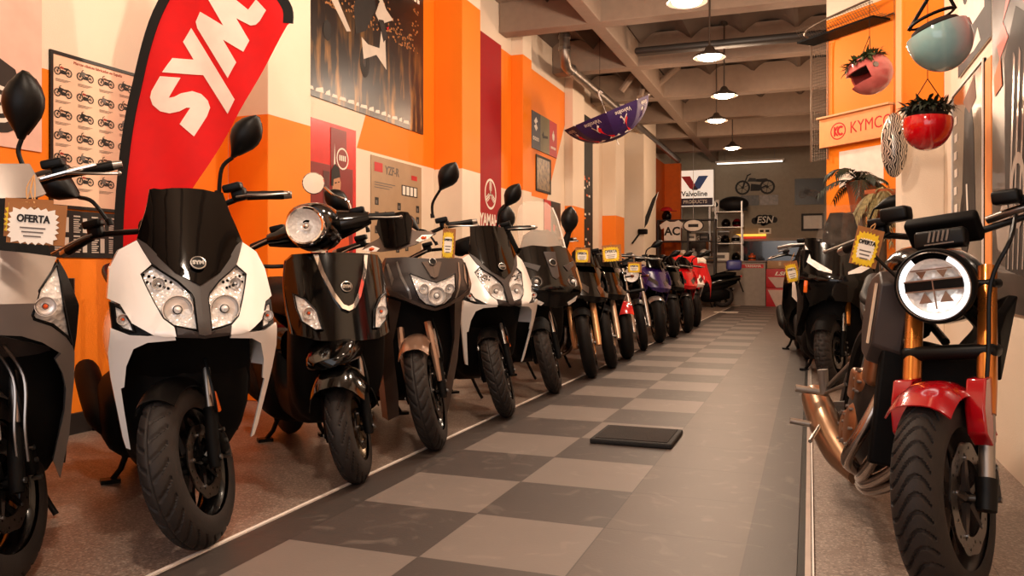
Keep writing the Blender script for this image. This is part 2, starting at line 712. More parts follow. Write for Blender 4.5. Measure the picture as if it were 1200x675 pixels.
# ceiling: shallow brick vaults between beams
b = MB(CEIL)
per = 0.78
n = 96
prof = []
for i in range(n + 1):
    x = -4.2 + 5.4 * i / n
    prof.append((x, CZ - 0.24 + 0.22 * abs(math.sin(PI * (x + 0.18) / per)) ** 0.75))
vs = []
for y in (-2.4, 25.3):
    vs += [(x, y, z) for x, z in prof]
vs += [(-4.2, -2.4, CZ + 0.15), (1.2, -2.4, CZ + 0.15), (-4.2, 25.3, CZ + 0.15), (1.2, 25.3, CZ + 0.15)]
m_ = n + 1
fs = [(i, i + 1, m_ + i + 1, m_ + i) for i in range(n)]
fs.append((2 * m_, 2 * m_ + 2, 2 * m_ + 3, 2 * m_ + 1))
b.add(vs, fs)
struct('ceiling', b)
for by in (10.45, 12.9, 15.4, 17.8, 20.1, 22.5):
    b = MB(BEAM)
    b.box((-1.56, by, 4.46), (4.87, 0.27, 0.52))
    struct('trim_%d' % k, b, smooth=0, bevel=0.012)
    k += 1
b = MB(BEAM)
b.box((-2.66, 11.4, 4.463), (0.19, 27.0, 0.52))
struct('trim_%d' % k, b, smooth=0, bevel=0.012)
k += 1
# flat slab and low ceiling strip near the shop front
b = MB(BEAM)
b.box((-1.56, 4.0, 4.66), (5.2, 12.6, 0.1))
struct('trim_%d' % k, b, smooth=0)
k += 1

# pendant lamps down the aisle
LAMP_GLOW = mat('lamp_glow', (1.0, 0.86, 0.66), 0.5, emit=22.0, var=0.0)
LAMP_SH = mat('lamp_shade', '#4a4038', 0.4, metal=0.4)
first = None
GL = 'pendant lamps along the ceiling'
pl = [(-1.14, 8.1, 'nearest pendant lamp, cut off by the top edge of the photo'), (-1.17, 10.3, 'bright dish pendant lamp hanging second from the front, before the dark duct'),
      (-1.22, 12.65, 'dish pendant lamp third from the front, hanging just behind the duct'), (-1.55, 14.7, 'dish pendant lamp fourth from the front, over the middle of the aisle'),
      (-1.57, 18.1, 'small far pendant lamp nearest the back wall, above the counter')]
for (lx, ly, lab) in pl:
    t = thing('pendant_lamp', lab, 'lamp', (lx, ly, 3.6), group=GL)
    b = MB(LAMP_SH)
    b.lathe([(0.03, 0.15), (0.05, 0.13), (0.07, 0.09), (0.19, 0.03), (0.20, 0.0), (0.19, 0.005), (0.06, 0.08), (0.0, 0.09)], 28)
    b.build('lamp_shade', t)
    b = MB(LAMP_SH)
    cz = top_z(lx, ly) - 3.6
    b.cyl((0, 0, 0.14), (0, 0, cz + .01), 0.011)
    b.lathe([(0.0, cz + .004), (0.05, cz + .004), (0.05, cz - 0.05), (0.0, cz - 0.06)], 16)
    b.build('rod', t)
    b = MB(LAMP_GLOW)
    b.ball((0, 0, 0.02), (0.15, 0.15, 0.055), 24, 10)
    b.build('bulb', t)
    light('POINT', 'pendant_light', (lx, ly, 3.50), 95, WARM2 if ly > 12 else WARM, 0.12)

# dark flat duct across the ceiling, behind the first beam
b = MB(mat('duct_dark', '#2c2724', 0.5))
b.rbox((-0.9, 12.0, 4.22), (3.1, 0.22, 0.10), 0.04)
o = b.build('ceiling_duct')
tag(o, 'dark flat duct running across the ceiling between two beams', 'duct')
t = thing('drain_pipe', 'brown metal drain pipe with elbow running along the ceiling at left', 'pipe', (-3.5, 11.8, 4.2))
b = MB(GALV)
b.tube(spline([(0, 0, 0.36), (0, 0, 0.12), (0.0, 0.05, -0.03), (-0.02, 0.2, -0.1), (-0.02, 0.5, -0.1)], 6), 0.082, 18)
b.build('elbow', t)
b = MB(GALV)
b.tube([(-0.02, 0.45, -0.1), (-0.02, 11.5, -0.1)], 0.078, 18)
b.build('pipe_run', t)
for (p, d) in (((0, 0, 0.30), (0, 0, 1)), ((0, 0, 0.12), (0, 0, 1)), ((-0.02, 0.42, -0.1), (0, 1, 0)), ((-0.02, 3.5, -0.1), (0, 1, 0))):
    b = MB(STEEL)
    b.lathe([(0.08, -0.025), (0.095, -0.025), (0.095, 0.025), (0.08, 0.025)], 18, M=axis_matrix(p, d))
    b.build('pipe_clamp', t)
# pale diagonal struts between the beams, over the pipe
for (a, c_, lab) in (((-3.2, 14.4, 4.2), (-2.86, 14.4, 4.62), 'pale slanting strut under the ceiling, nearest the drain pipe'),
                    ((-2.84, 14.9, 4.62), (-2.9, 14.6, 4.1), 'short upright strut between the two slanting ones above the umbrella'),
                    ((-2.95, 15.0, 4.15), (-2.2, 14.6, 4.6), 'pale slanting strut under the ceiling, right of the upright one')):
    b = MB(BEAM)
    b.tube([a, c_], 0.06, 8)
    tag(b.build('ceiling_strut'), lab, 'strut', 'struts under the ceiling')

# ------------------------------------------------------------ wall decor, left side
INK = mat('print_ink', '#17120f', 0.6)
PAPER_W = mat('print_white', '#efe6da', 0.6)
RED = mat('print_red', '#c4121a', 0.45)
REDF = mat('flag_red_cloth', '#d8050c', 0.75, bump=0.2, bscale=400)
GREYP = mat('print_grey', '#6d655f', 0.6)


def board(name, label, cat, M, w, h, m, t=0.006, rim=None, rw=0.02, group=None):
    b = MB(m)
    b.box((w / 2, h / 2, t / 2), (w, h, t))
    o = b.build(name, M=M, smooth=0)
    tag(o, label, cat, group)
    if rim is not None:
        b = MB(rim)
        for (c, d) in (((w / 2, rw / 2), (w, rw)), ((w / 2, h - rw / 2), (w, rw)), ((rw / 2, h / 2), (rw, h - 2 * rw)), ((w - rw / 2, h / 2), (rw, h - 2 * rw))):
            b.box((c[0], c[1], t / 2 + 0.003), (d[0], d[1], t + 0.008))
        b.build('frame', o, smooth=0)
    return o


def imprint(o, b):
    """print belongs to the surface it is on: join it to that mesh"""
    me = o.data
    n0 = len(me.vertices)
    vs = [v.co[:] for v in me.vertices] + [tuple(v) for v in b.v]
    fs = [tuple(p.vertices) for p in me.polygons] + [tuple(n0 + i for i in f) for f in b.f]
    mi = [p.material_index for p in me.polygons]
    ms = list(me.materials)
    for m in b.mats:
        if m not in ms:
            ms.append(m)
    mi += [ms.index(b.mats[i]) for i in b.mi]
    new = bpy.data.meshes.new(me.name)
    new.from_pydata(vs, [], fs)
    for m in ms:
        new.materials.append(m)
    new.polygons.foreach_set('material_index', mi)
    new.update()
    o.data = new


def flat(b, pts, z=0.0075, t=0.001):
    b.prism(pts, z, z + t)


def rect(b, x, y, w, h, z=0.0075, t=0.001):
    b.box((x + w / 2, y + h / 2, z + t / 2), (w, h, t))


def ring2(b, x, y, r0, r1, z=0.0075, t=0.001, n=20, sx=1.0):
    M = Matrix.Translation((x, y, z)) @ Matrix.Diagonal((sx, 1, 1, 1))
    b.lathe([(r0, 0), (r1, 0), (r1, t), (r0, t)], n, M=M, closed=True)


def mini_bike(b, x, y, s, ink, body, kind=0, z=0.0075):
    """little printed motorcycle, s long"""
    r = 0.2 * s
    b.use(ink)
    for cx in (-0.32 * s, 0.32 * s):
        ring2(b, x + cx, y, r * 0.74, r, z, n=16)
        ring2(b, x + cx, y, 0.001, r * 0.2, z, n=8)
        for a in (20, 80, 140):
            dx, dy = math.cos(R(a)) * r * .8, math.sin(R(a)) * r * .8
            px, py = -dy * .04, dx * .04
            flat(b, [(x + cx - dx - px, y - dy - py), (x + cx + dx - px, y + dy - py), (x + cx + dx + px, y + dy + py), (x + cx - dx + px, y - dy + py)], z, 0.0008)
    flat(b, [(x - .12 * s, y - .1 * s), (x + .13 * s, y - .1 * s), (x + .16 * s, y + .06 * s), (x - .1 * s, y + .1 * s)], z, 0.0012)
    flat(b, [(x - .34 * s, y), (x - .2 * s, y + .34 * s), (x - .17 * s, y + .34 * s), (x - .29 * s, y)], z, 0.0009)
    flat(b, [(x - .22 * s, y + .33 * s), (x - .1 * s, y + .38 * s), (x - .1 * s, y + .35 * s), (x - .2 * s, y + .3 * s)], z, 0.0009)
    flat(b, [(x + .32 * s, y + .02 * s), (x + .1 * s, y - .07 * s), (x + .1 * s, y - .03 * s), (x + .3 * s, y + .06 * s)], z, 0.0009)
    b.use(body)
    flat(b, [(x - .2 * s, y + .16 * s), (x - .14 * s, y + .26 * s), (x + .02 * s, y + .24 * s), (x + .06 * s, y + .15 * s)], z, 0.0014)
    b.use(ink)
    flat(b, [(x + .03 * s, y + .15 * s), (x + .04 * s, y + .22 * s), (x + .3 * s, y + .23 * s), (x + .36 * s, y + .18 * s), (x + .2 * s, y + .13 * s)], z, 0.0014)
    if kind:
        b.use(body)
        flat(b, [(x - .3 * s, y + .05 * s), (x - .22 * s, y + .3 * s), (x - .02 * s, y + .22 * s), (x - .05 * s, y - .02 * s)], z, 0.0018)


def onleft(y, z, x=LW + .004):
    return frame((x, y, z), (0, 1, 0), (0, 0, 1))


# poster of vintage motorcycles
w, h = 0.62, 0.885
po = board('poster', 'black-framed poster with rows of vintage motorcycles, left of the red feather flag', 'poster', onleft(3.34, 1.30), w, h,
           mat('poster_cream', '#f0c9ac', 0.55), rim=mat('poster_frame_black', '#100e0d', 0.4), rw=0.018)
b = MB()
BODIES = [mat('print_red2', '#a33324', 0.6), GREYP, mat('print_brown', '#6b4027', 0.6), INK]
for r_ in range(6):
    for c_ in range(4):
        x = 0.085 + c_ * 0.15
        y = 0.775 - r_ * 0.122
        mini_bike(b, x, y, 0.115, INK, BODIES[(r_ * 3 + c_ * 5) % 4], (r_ + c_) % 2)
        b.use(GREYP)
        for q in range(3):
            rect(b, x - 0.05, y - 0.045 - q * 0.006, 0.10 - 0.015 * q, 0.0018)
imprint(po, b)
lettering('Marcas clásicas fabricadas en España', 0.024, mat('print_red2', '#a33324'), po, Matrix.Translation((0.33, 0.845, 0.0075)))

# black chart with white tables beneath
po = board('poster', 'black wall chart with small white tables, under the vintage motorcycle poster', 'poster', onleft(3.34, 1.02), 0.66, 0.27, mat('chart_black', '#131110', 0.5))
b = MB(mat('print_pale', '#cfc4b8', 0.6))
for r_ in range(2):
    for c_ in range(5):
        x, y = 0.03 + c_ * 0.125, 0.145 - r_ * 0.115
        for q in range(7):
            rect(b, x, y + q * 0.012, 0.034 + 0.008 * ((q * 7 + c_) % 3), 0.006)
        rect(b, x + 0.062, y, 0.03, 0.085)
        rect(b, x, y + 0.09, 0.045, 0.008)
imprint(po, b)

# pale poster at far left
po = board('poster', 'pale pink poster with a dark motorcycle print, cut off at the left edge', 'poster', onleft(2.2, 1.60), 1.09, 0.86,
           mat('poster_pink', '#e9bfae', 0.5))
b = MB(mat('print_dark_grey', '#2a2624', 0.5))
flat(b, [(0.55, 0.1), (0.82, 0.06), (0.93, 0.12), (0.9, 0.2), (0.97, 0.3), (0.93, 0.42), (0.8, 0.48), (0.6, 0.42)])
ring2(b, 0.84, 0.22, 0.10, 0.15, z=0.009)
ring2(b, 0.76, 0.62, 0.02, 0.06, z=0.009)
flat(b, [(0.7, 0.45), (0.78, 0.48), (0.8, 0.64), (0.74, 0.66)])
b.use(PAPER_W)
ring2(b, 0.84, 0.22, 0.075, 0.098, z=0.009)
ring2(b, 0.84, 0.22, 0.01, 0.05, z=0.009)
imprint(po, b)

# feather flag
FM = frame((-3.8, 3.7, 0), (0.938, 0.346, 0), (0, 0, 1))
fl = thing('feather_flag', 'tall red feather flag with white letters and a black edge', 'flag', M=FM)
red = [(-0.061, 1.274), (-0.03, 1.588), (0.015, 1.943), (0.081, 2.246), (0.167, 2.525), (0.334, 2.778), (0.562, 2.854), (0.79, 2.753), (0.942, 2.525), (0.987, 2.424), (0.957, 2.398), (0.765, 2.069), (0.461, 1.553), (0.284, 1.274), (0.18, 1.0), (0.02, 0.62), (-0.04, 0.62), (-0.061, 0.9)]


def clothz(u, v):
    return 0.02 * math.sin(5 * u + 1.3 * v) + 0.008 * math.sin(16 * u + 5 * v) + 0.015 * math.sin(2.3 * v)


FX = Matrix(((0, 1, 0, 0), (0, 0, 1, 0), (1, 0, 0, 0), (0, 0, 0, 1)))   # panel (x,y,z) -> (u=y, v=z, n=x)
b = MB(REDF, X=FX)
b.panel(red, lambda y, z: clothz(y, z), t=0.002, step=0.025)
b.build('banner_cloth', fl)
pole = [(-0.061, 0.05), (-0.061, 0.879), (-0.051, 1.284), (-0.005, 1.791), (0.035, 2.044), (0.096, 2.297), (0.187, 2.55), (0.334, 2.803), (0.552, 2.894), (0.765, 2.803), (0.906, 2.611), (0.972, 2.499), (0.977, 2.408)]
edge = spline([(p[0], p[1], 0) for p in pole[1:]], 4)
b = MB(mat('flag_sleeve_black', '#0b0a0a', 0.8))
out = []
inn = []
for i, p in enumerate(edge):
    t_ = (edge[min(i + 1, len(edge) - 1)] - edge[max(i - 1, 0)]).normalized()
    nrm = Vector((-t_.y, t_.x, 0))
    wid = 0.045
    cz = clothz(p.x, p.y)
    out.append(p + nrm * 0.012 + Vector((0, 0, cz)))
    inn.append(p - nrm * wid + Vector((0, 0, cz + 0.004)))
rings = [[o_ + Vector((0, 0, 0.006)), i_ + Vector((0, 0, 0.003)), i_ - Vector((0, 0, 0.006)), o_ - Vector((0, 0, 0.008))] for o_, i_ in zip(out, inn)]
b.loft(rings)
b.build('sleeve', fl)
b = MB(STEEL)
b.tube([(-0.061, 0.0, 0), (-0.061, 0.9, 0)], 0.014, 10)
b.build('pole', fl)
b = MB(BLACK)
b.box((-0.06, 0.012, 0), (0.26, 0.024, 0.06))
b.box((-0.06, 0.012, 0), (0.06, 0.024, 0.26))
b.build('foot', fl)
GLY = {'S': [(0.19, 2.101), (0.307, 2.095), (0.241, 1.973), (0.273, 1.979), (0.311, 2.001), (0.375, 2.017), (0.426, 2.001), (0.464, 1.963), (0.479, 1.919), (0.461, 1.867), (0.39, 1.744), (0.307, 1.816), (0.366, 1.916), (0.343, 1.916), (0.305, 1.893), (0.247, 1.88), (0.19, 1.893), (0.145, 1.931), (0.13, 1.976), (0.139, 2.014)],
       'Y': [(0.26, 2.212), (0.381, 2.206), (0.319, 2.312), (0.368, 2.394), (0.634, 1.963), (0.588, 1.88), (0.438, 2.114), (0.202, 2.125)],
       'M': [(0.428, 2.486), (0.57, 2.4), (0.483, 2.55), (0.461, 2.588), (0.579, 2.608), (0.719, 2.493), (0.77, 2.55), (0.831, 2.484), (0.789, 2.423), (0.764, 2.403), (0.732, 2.4), (0.645, 2.445), (0.723, 2.312), (0.687, 2.246), (0.566, 2.318), (0.645, 2.183), (0.592, 2.091), (0.407, 2.391), (0.398, 2.429)]}
b = MB(mat('flag_letter_white', '#f4e4d8', 0.7), X=FX)
for g in GLY.values():
    b.panel(g, lambda y, z: clothz(y, z) + 0.006, t=0.003, step=0.025)
b.build('lettering', fl)

# big dark poster of a white scooter in a city night
def night_material():
    nb = NB('poster_night_city')
    tc = nb.n('ShaderNodeTexCoord')
    mp = nb.n('ShaderNodeMapping')
    mp.inputs['Scale'].default_value = (5.0, 0.9, 1)
    nb.l(tc.outputs['Object'], mp.inputs[0])
    n = nb.noise(mp.outputs[0], 2.0, 6)
    n2 = nb.noise(tc.outputs['Object'], 1.5, 3)
    sp = nb.n('ShaderNodeSeparateXYZ')
    nb.l(tc.outputs['Object'], sp.inputs[0])
    low = nb.math('MINIMUM', nb.math('MAXIMUM', nb.math('SUBTRACT', 1.25, nb.math('MULTIPLY', sp.outputs[1], 1.3)), 0.0), 1.0)
    st = nb.math('MAXIMUM', nb.math('MULTIPLY', nb.math('SUBTRACT', n, 0.5), 6.0), 0.0)
    st = nb.math('MINIMUM', nb.math('MULTIPLY', nb.math('MULTIPLY', st, low), nb.math('MULTIPLY', n2, 1.8)), 1.0)
    c = nb.mix(st, rgb('#1a0d08'), rgb('#b9833f'))
    nb.l(c, nb.b.inputs['Base Color'])
    nb.b.inputs['Roughness'].default_value = 0.3
    return nb.m


pw, ph = 2.55, 1.5
po = board('poster', 'huge dark glossy poster of a white scooter racing through a city at night', 'poster', onleft(5.44, 2.44), pw, ph, night_material(), t=0.01)
b = MB(mat('print_window_amber', '#a8703c', 0.5))
rn = random.Random(3)
for i in range(300):
    bx = rn.random()
    top = 0.35 + 0.25 * math.sin(bx * 17) * math.sin(bx * 5 + 1) + 0.1 * math.sin(bx * 41)
    y = 0.84 + rn.random() * max(0.08, top)
    if y < 1.46:
        rect(b, 0.05 + bx * 2.4, y, 0.012 + 0.02 * rn.random(), 0.010 + 0.012 * rn.random(), z=0.0105)
imprint(po, b)
b = MB(mat('print_scooter_white', '#c9bcae', 0.4))
sx0, sy0 = 1.42, 0.42
flat(b, [(1.28, 0.52), (1.52, 0.62), (1.72, 0.52), (1.68, 0.98), (1.86, 1.06), (1.72, 1.12), (1.62, 1.22), (1.5, 1.02), (1.62, 0.92), (1.58, 0.7), (1.36, 0.68), (1.24, 0.72)], z=0.0115)
flat(b, [(0.55, 1.32), (0.72, 1.38), (0.98, 1.0), (0.9, 0.98)], z=0.0115)
flat(b, [(1.4, 1.2), (1.46, 1.32), (1.62, 1.16)], z=0.0125)
flat(b, [(0.52, 1.08), (0.66, 1.12), (1.05, 0.72), (0.98, 0.7)], z=0.0112)
b.use(INK)
flat(b, [(1.56, 0.98), (1.66, 1.0), (1.74, 0.86), (1.66, 0.78)], z=0.013)
flat(b, [(1.2, 1.25), (1.4, 1.3), (1.52, 1.08), (1.32, 0.8), (1.14, 0.72), (1.1, 0.95)], z=0.0108)
ring2(b, 0.66, 0.62, 0.0, 0.09, z=0.0115, sx=0.7)
ring2(b, 1.3, 0.5, 0.05, 0.15, z=0.0108, sx=0.6)
b.use(RED)
flat(b, [(1.72, 0.94), (1.77, 0.97), (1.75, 0.92)], z=0.0135)
b.use(PAPER_W)
x = 0.12
while x < 2.2:
    l_ = 0.05 + 0.10 * rn.random()
    flat(b, [(x, 0.05), (x + l_, 0.055), (x + l_ * .9, 0.075 + .03 * rn.random()), (x + .02, 0.08)], z=0.0115)
    x += l_ + 0.02
for k_ in range(7):
    rect(b, 1.95 + k_ * 0.075, 1.40, 0.05, 0.04, z=0.0115)
imprint(po, b)

# red racing poster
po = board('poster', 'glossy red racing poster with a standing rider, below the big dark poster', 'poster', onleft(5.56, 1.0), 1.03, 1.255, mat('poster_red', '#d01518', 0.25, coat=0.4))
b = MB(mat('print_deep_red', '#7d0b10', 0.35))
rect(b, 0.02, 0.1, 0.95, 0.78)
rect(b, 0.6, 0.02, 0.26, 1.2, z=0.009)
b.use(mat('print_dark_red', '#4a060a', 0.4))
rect(b, 0.48, 0.2, 0.10, 0.62, z=0.0095)
b.use(mat('print_suit_orange', '#d8501c', 0.5))
flat(b, [(0.46, 0.05), (0.44, 0.3), (0.5, 0.46), (0.62, 0.55), (0.74, 0.54), (0.86, 0.46), (0.9, 0.2), (0.9, 0.02)], z=0.0105)
b.use(PAPER_W)
flat(b, [(0.45, 0.05), (0.44, 0.28), (0.49, 0.4), (0.53, 0.22), (0.5, 0.03)], z=0.012)
flat(b, [(0.62, 0.3), (0.84, 0.24), (0.84, 0.29), (0.62, 0.36)], z=0.012)
ring2(b, 0.79, 0.96, 0.085, 0.1, z=0.011)
flat(b, [(0.645, 0.84), (0.66, 1.08), (0.675, 0.84)], z=0.0108)
for k_ in range(4):
    rect(b, 0.735 + 0.03 * k_, 0.94, 0.02, 0.05, z=0.011)
b.use(mat('print_skin', '#b98562', 0.5))
flat(b, [(0.62, 0.62), (0.63, 0.8), (0.72, 0.82), (0.76, 0.74), (0.74, 0.6), (0.7, 0.52), (0.66, 0.53)], z=0.012)
b.use(INK)
flat(b, [(0.6, 0.7), (0.605, 0.84), (0.66, 0.9), (0.73, 0.87), (0.75, 0.79), (0.64, 0.76), (0.635, 0.7)], z=0.013)
flat(b, [(0.53, 0.08), (0.52, 0.34), (0.57, 0.38), (0.6, 0.2)], z=0.0125)
flat(b, [(0.66, 0.72), (0.69, 0.73), (0.69, 0.74), (0.66, 0.735)], z=0.0135)
flat(b, [(0.71, 0.735), (0.735, 0.74), (0.735, 0.75), (0.71, 0.745)], z=0.0135)
imprint(po, b)

# beige specification poster
po = board('poster', 'beige data-sheet poster with two small motorcycles, right of the red racing poster', 'poster', onleft(6.87, 0.95), 1.08, 1.12, mat('poster_beige', '#a98b6b', 0.45))
b = MB(RED)
rect(b, 0.06, 0.97, 0.16, 0.09)
rect(b, 0.84, 0.96, 0.13, 0.05)
mini_bike(b, 0.32, 0.46, 0.34, INK, mat('print_red2', '#a33324'), 1)
mini_bike(b, 0.78, 0.46, 0.36, INK, GREYP, 0)
b.use(INK)
rect(b, 0.62, 0.78, 0.36, 0.11)
b.use(PAPER_W)
for k_ in range(4):
    rect(b, 0.64 + k_ * 0.085, 0.79, 0.06, 0.09, z=0.009)
for (x, y) in ((0.07, 0.64), (0.07, 0.5), (0.07, 0.36), (0.53, 0.62), (0.53, 0.5), (0.53, 0.36), (0.95, 0.62), (0.95, 0.5), (0.95, 0.36), (0.3, 0.2), (0.5, 0.18), (0.7, 0.2)):
    b.use(INK)
    rect(b, x, y, 0.07, 0.075)
    b.use(GREYP)
    rect(b, x + .012, y + .012, 0.03, 0.035, z=0.009)
b.use(GREYP)
for k_ in range(3):
    rect(b, 0.06, 0.86 - 0.025 * k_, 0.42 - 0.06 * k_, 0.008)
imprint(po, b)
lettering('YZF-R', 0.12, GREYP, po, Matrix.Translation((0.42, 1.0, 0.0075)), sx=0.9, bold=0.002)

# tall red brand banner
bw, bh = 0.76, 3.1
po = board('wall_banner', 'tall narrow dark red wall banner with a white ringed emblem and letters', 'banner', onleft(9.60, 0.94, LW + 0.015), bw, bh, mat('banner_red', '#a00410', 0.7, bump=0.1, bscale=300))
b = MB(PAPER_W)
cx, cy = 0.36, 1.02
ring2(b, cx, cy, 0.175, 0.205, n=40)
for a in (90, 210, 330):
    c, s_ = math.cos(R(a)), math.sin(R(a))
    X2 = Matrix.Translation((cx, cy, 0)) @ Matrix.Rotation(R(a - 90), 4, 'Z')
    bb = MB(PAPER_W, X=X2)
    rect(bb, -0.012, -0.02, 0.024, 0.20)
    for sgn in (-1, 1):
        rect(bb, sgn * 0.03 - 0.008, 0.05, 0.016, 0.11)
    rect(bb, -0.038, 0.045, 0.076, 0.016)
    for (v_, f_) in ((bb.v, bb.f),):
        b.add(v_, f_)
imprint(po, b)
lettering('YAMAHA', 0.23, PAPER_W, po, Matrix.Translation((0.375, 0.66, 0.0075)), sx=0.80, bold=0.008)

# three-colour sign, framed picture and dark red poster further on
po = board('wall_sign', 'three-colour wall sign, navy, olive and red panels side by side', 'sign', onleft(11.68, 2.83), 1.30, 0.575, mat('sign_navy', '#1c2036', 0.5), t=0.012)
b = MB(mat('sign_olive', '#6f6440', 0.5))
rect(b, 0.42, 0.0, 0.47, 0.575, z=0.0125)
b.use(mat('sign_red', '#b31a24', 0.5))
rect(b, 0.89, 0.0, 0.41, 0.575, z=0.0125)
b.use(INK)
flat(b, [(0.5, 0.27), (0.56, 0.33), (0.6, 0.27), (0.8, 0.29), (0.8, 0.25), (0.62, 0.23), (0.54, 0.22)], z=0.014)
b.use(PAPER_W)
flat(b, [(0.1, 0.42), (0.2, 0.5), (0.28, 0.44), (0.2, 0.4), (0.28, 0.34), (0.2, 0.28), (0.1, 0.35), (0.19, 0.38)], z=0.014)
for k_ in range(4):
    ring2(b, 0.08 + 0.075 * k_, 0.16, 0.015, 0.032, z=0.014, n=12)
ring2(b, 1.1, 0.33, 0.05, 0.065, z=0.014)
flat(b, [(1.1, 0.24), (1.05, 0.35), (1.1, 0.44), (1.15, 0.35)], z=0.014)
for k_ in range(6):
    rect(b, 0.97 + 0.045 * k_, 0.12, 0.03, 0.04, z=0.014)
imprint(po, b)
po = board('framed_picture', 'small sepia picture in a dark frame under the three-colour sign', 'picture', onleft(11.9, 2.19), 0.76, 0.57, mat('picture_sepia', '#7b6446', 0.4, var=0.7, vscale=14), rim=INK, rw=0.035)
po = board('poster', 'dark poster with a red left half, below the small sepia picture', 'poster', onleft(12.3, 1.3), 0.92, 0.79, mat('poster_dark', '#241c1b', 0.4))
b = MB(RED)
rect(b, 0.0, 0.0, 0.36, 0.79)
b.use(GREYP)
mini_bike(b, 0.6, 0.3, 0.4, GREYP, RED, 1)
imprint(po, b)
# narrow black banners deeper in
po = board('wall_banner', 'narrow black vertical banner with small pale and orange marks, behind the umbrella', 'banner', onleft(14.3, 0.9), 1.1, 3.0, INK)
b = MB(PAPER_W)
rn = random.Random(5)
for k_ in range(26):
    b.use(PAPER_W if k_ % 3 else mat('print_orange', '#e2681c'))
    rect(b, 0.3 + 0.5 * rn.random(), 0.2 + 1.7 * rn.random(), 0.05 + .08 * rn.random(), 0.04)
imprint(po, b)
po = board('wall_banner', 'narrow black vertical banner with a big yellow letter, right of the white pillar', 'banner', onleft(17.02, 0.9), 1.02, 2.9, INK)
b = MB(mat('print_yellow', '#e8b43a'))
rect(b, 0.4, 2.2, 0.4, 0.35)
imprint(po, b)
lettering('S', 0.9, mat('print_yellow', '#e8b43a'), po, Matrix.Translation((0.5, 1.25, 0.0075)), bold=0.02)

# umbrella hanging upside down below the pipe
def text_mesh(body, size, bold=0.0):
    cu = bpy.data.curves.new('t', 'FONT')
    cu.body = body
    cu.size = size
    cu.offset = bold
    cu.align_x = 'CENTER'
    cu.align_y = 'CENTER'
    cu.resolution_u = 2
    tmp = bpy.data.objects.new('t', cu)
    COL.objects.link(tmp)
    me = bpy.data.meshes.new_from_object(tmp.evaluated_get(bpy.context.evaluated_depsgraph_get()))
    vs = [v.co.copy() for v in me.vertices]
    fs = [tuple(p.vertices) for p in me.polygons]
    bpy.data.objects.remove(tmp)
    bpy.data.curves.remove(cu)
    bpy.data.meshes.remove(me)
    return vs, fs


UR, UD = 0.68, 0.43


def usurf(a, t, off=0.0):
    """upside-down canopy: t=0 at the tip (bottom), t=1 at the rim"""
    seg = PI / 4
    q = (a % seg) / seg - 0.5
    sag = 1 - 0.075 * (1 - 4 * q * q) * t
    r = (UR * math.sin(t * 1.25) / math.sin(1.25)) * sag + off
    z = UD * (1 - math.cos(t * 1.25)) / (1 - math.cos(1.25)) * (1 + 0.0 * q) - off * 0.4
    return (r * math.cos(a), r * math.sin(a), z)


UM = Matrix.Translation((-2.74, 12.0, 2.93)) @ Matrix.Rotation(R(20), 4, Vector((0.34, -0.94, 0))) @ Matrix.Rotation(R(8), 4, 'X') @ Matrix.Rotation(R(10), 4, 'Z')
um = thing('umbrella', 'purple umbrella with white and red logos hanging upside down under the ceiling', 'umbrella', M=UM)
b = MB(mat('umbrella_purple', '#2c0f4c', 0.65, bump=0.1, bscale=500))
na, nt_ = 64, 12
vs = [usurf(2 * PI * i / na, j / nt_) for j in range(nt_ + 1) for i in range(na)]
vs2 = [usurf(2 * PI * i / na, j / nt_, -0.004) for j in range(nt_ + 1) for i in range(na)]
fs = [(j * na + i, j * na + (i + 1) % na, (j + 1) * na + (i + 1) % na, (j + 1) * na + i) for j in range(nt_) for i in range(na)]
b.add(vs, [f[::-1] for f in fs])
b.add(vs2, fs)
can = b.build('canopy', um, smooth=25)
b = MB(STEEL)
b.cyl((0, 0, -0.06), (0, 0, 0.62), 0.006)
for i in range(8):
    a = i * PI / 4
    b.tube([usurf(a, t / 6, -0.008) for t in range(7)], 0.0025, 5)
b.use(WHITE)
b.tube(spline([(0, 0, 0.62), (0, 0, 0.72), (0.03, 0, 0.76), (0.06, 0, 0.72)], 4), 0.012, 8)
b.cyl((0, 0, -0.09), (0, 0, -0.02), 0.008)
for i in range(8):
    a = i * PI / 4
    p = Vector(usurf(a, 1.0))
    b.ball(p, 0.012, 6, 4)
b.build('shaft', um)
wb = MB(PAPER_W)
rb = MB(RED)
tv, tf = text_mesh('Valvoline', 0.075, 0.0015)
for i in range(8):
    ac = (i + 0.5) * PI / 4

    def mp(x, y, off):   # x to the right when upright, y up; upright means tip at top
        t = 0.60 - y / 0.62
        rr = max(0.15, UR * math.sin(t * 1.25) / math.sin(1.25))
        return usurf(ac - x / rr, t, off)
    for q, bb, off in (([(-.20, .16), (-.08, .16), (0.02, -.06), (-.05, -.15)], wb, .013), ([(.20, .16), (.08, .16), (-0.02, -.06), (.05, -.15)], wb, .013), ([(-.175, .14), (-.097, .14), (-0.005, -.055), (-.042, -.12)], rb, .017)):
        bb.add([mp(x, y, off) for x, y in q], [(0, 1, 2, 3)])
        bb.add([mp(x, y, off) for x, y in q], [(3, 2, 1, 0)])
    bl = MB(mat('umbrella_purple', '#3d1668'))
    wb.use(mat('umbrella_purple', '#3d1668'))
    q = [(.175, .14), (.097, .14), (0.005, -.055), (.042, -.12)]
    wb.add([mp(x, y, .017) for x, y in q], [(0, 1, 2, 3), (3, 2, 1, 0)])
    wb.use(PAPER_W)
    wb.add([mp(v.x, v.y - 0.19, .012) for v in tv], tf + [f[::-1] for f in tf])
imprint(can, wb)
imprint(can, rb)
b = MB(BLACK)
top = UM @ Vector((0.03, 0, 0.76))
b.cyl(top, (top.x, top.y, ceil_z(top.x) + .005), 0.003)
b.X = UM.inverted()
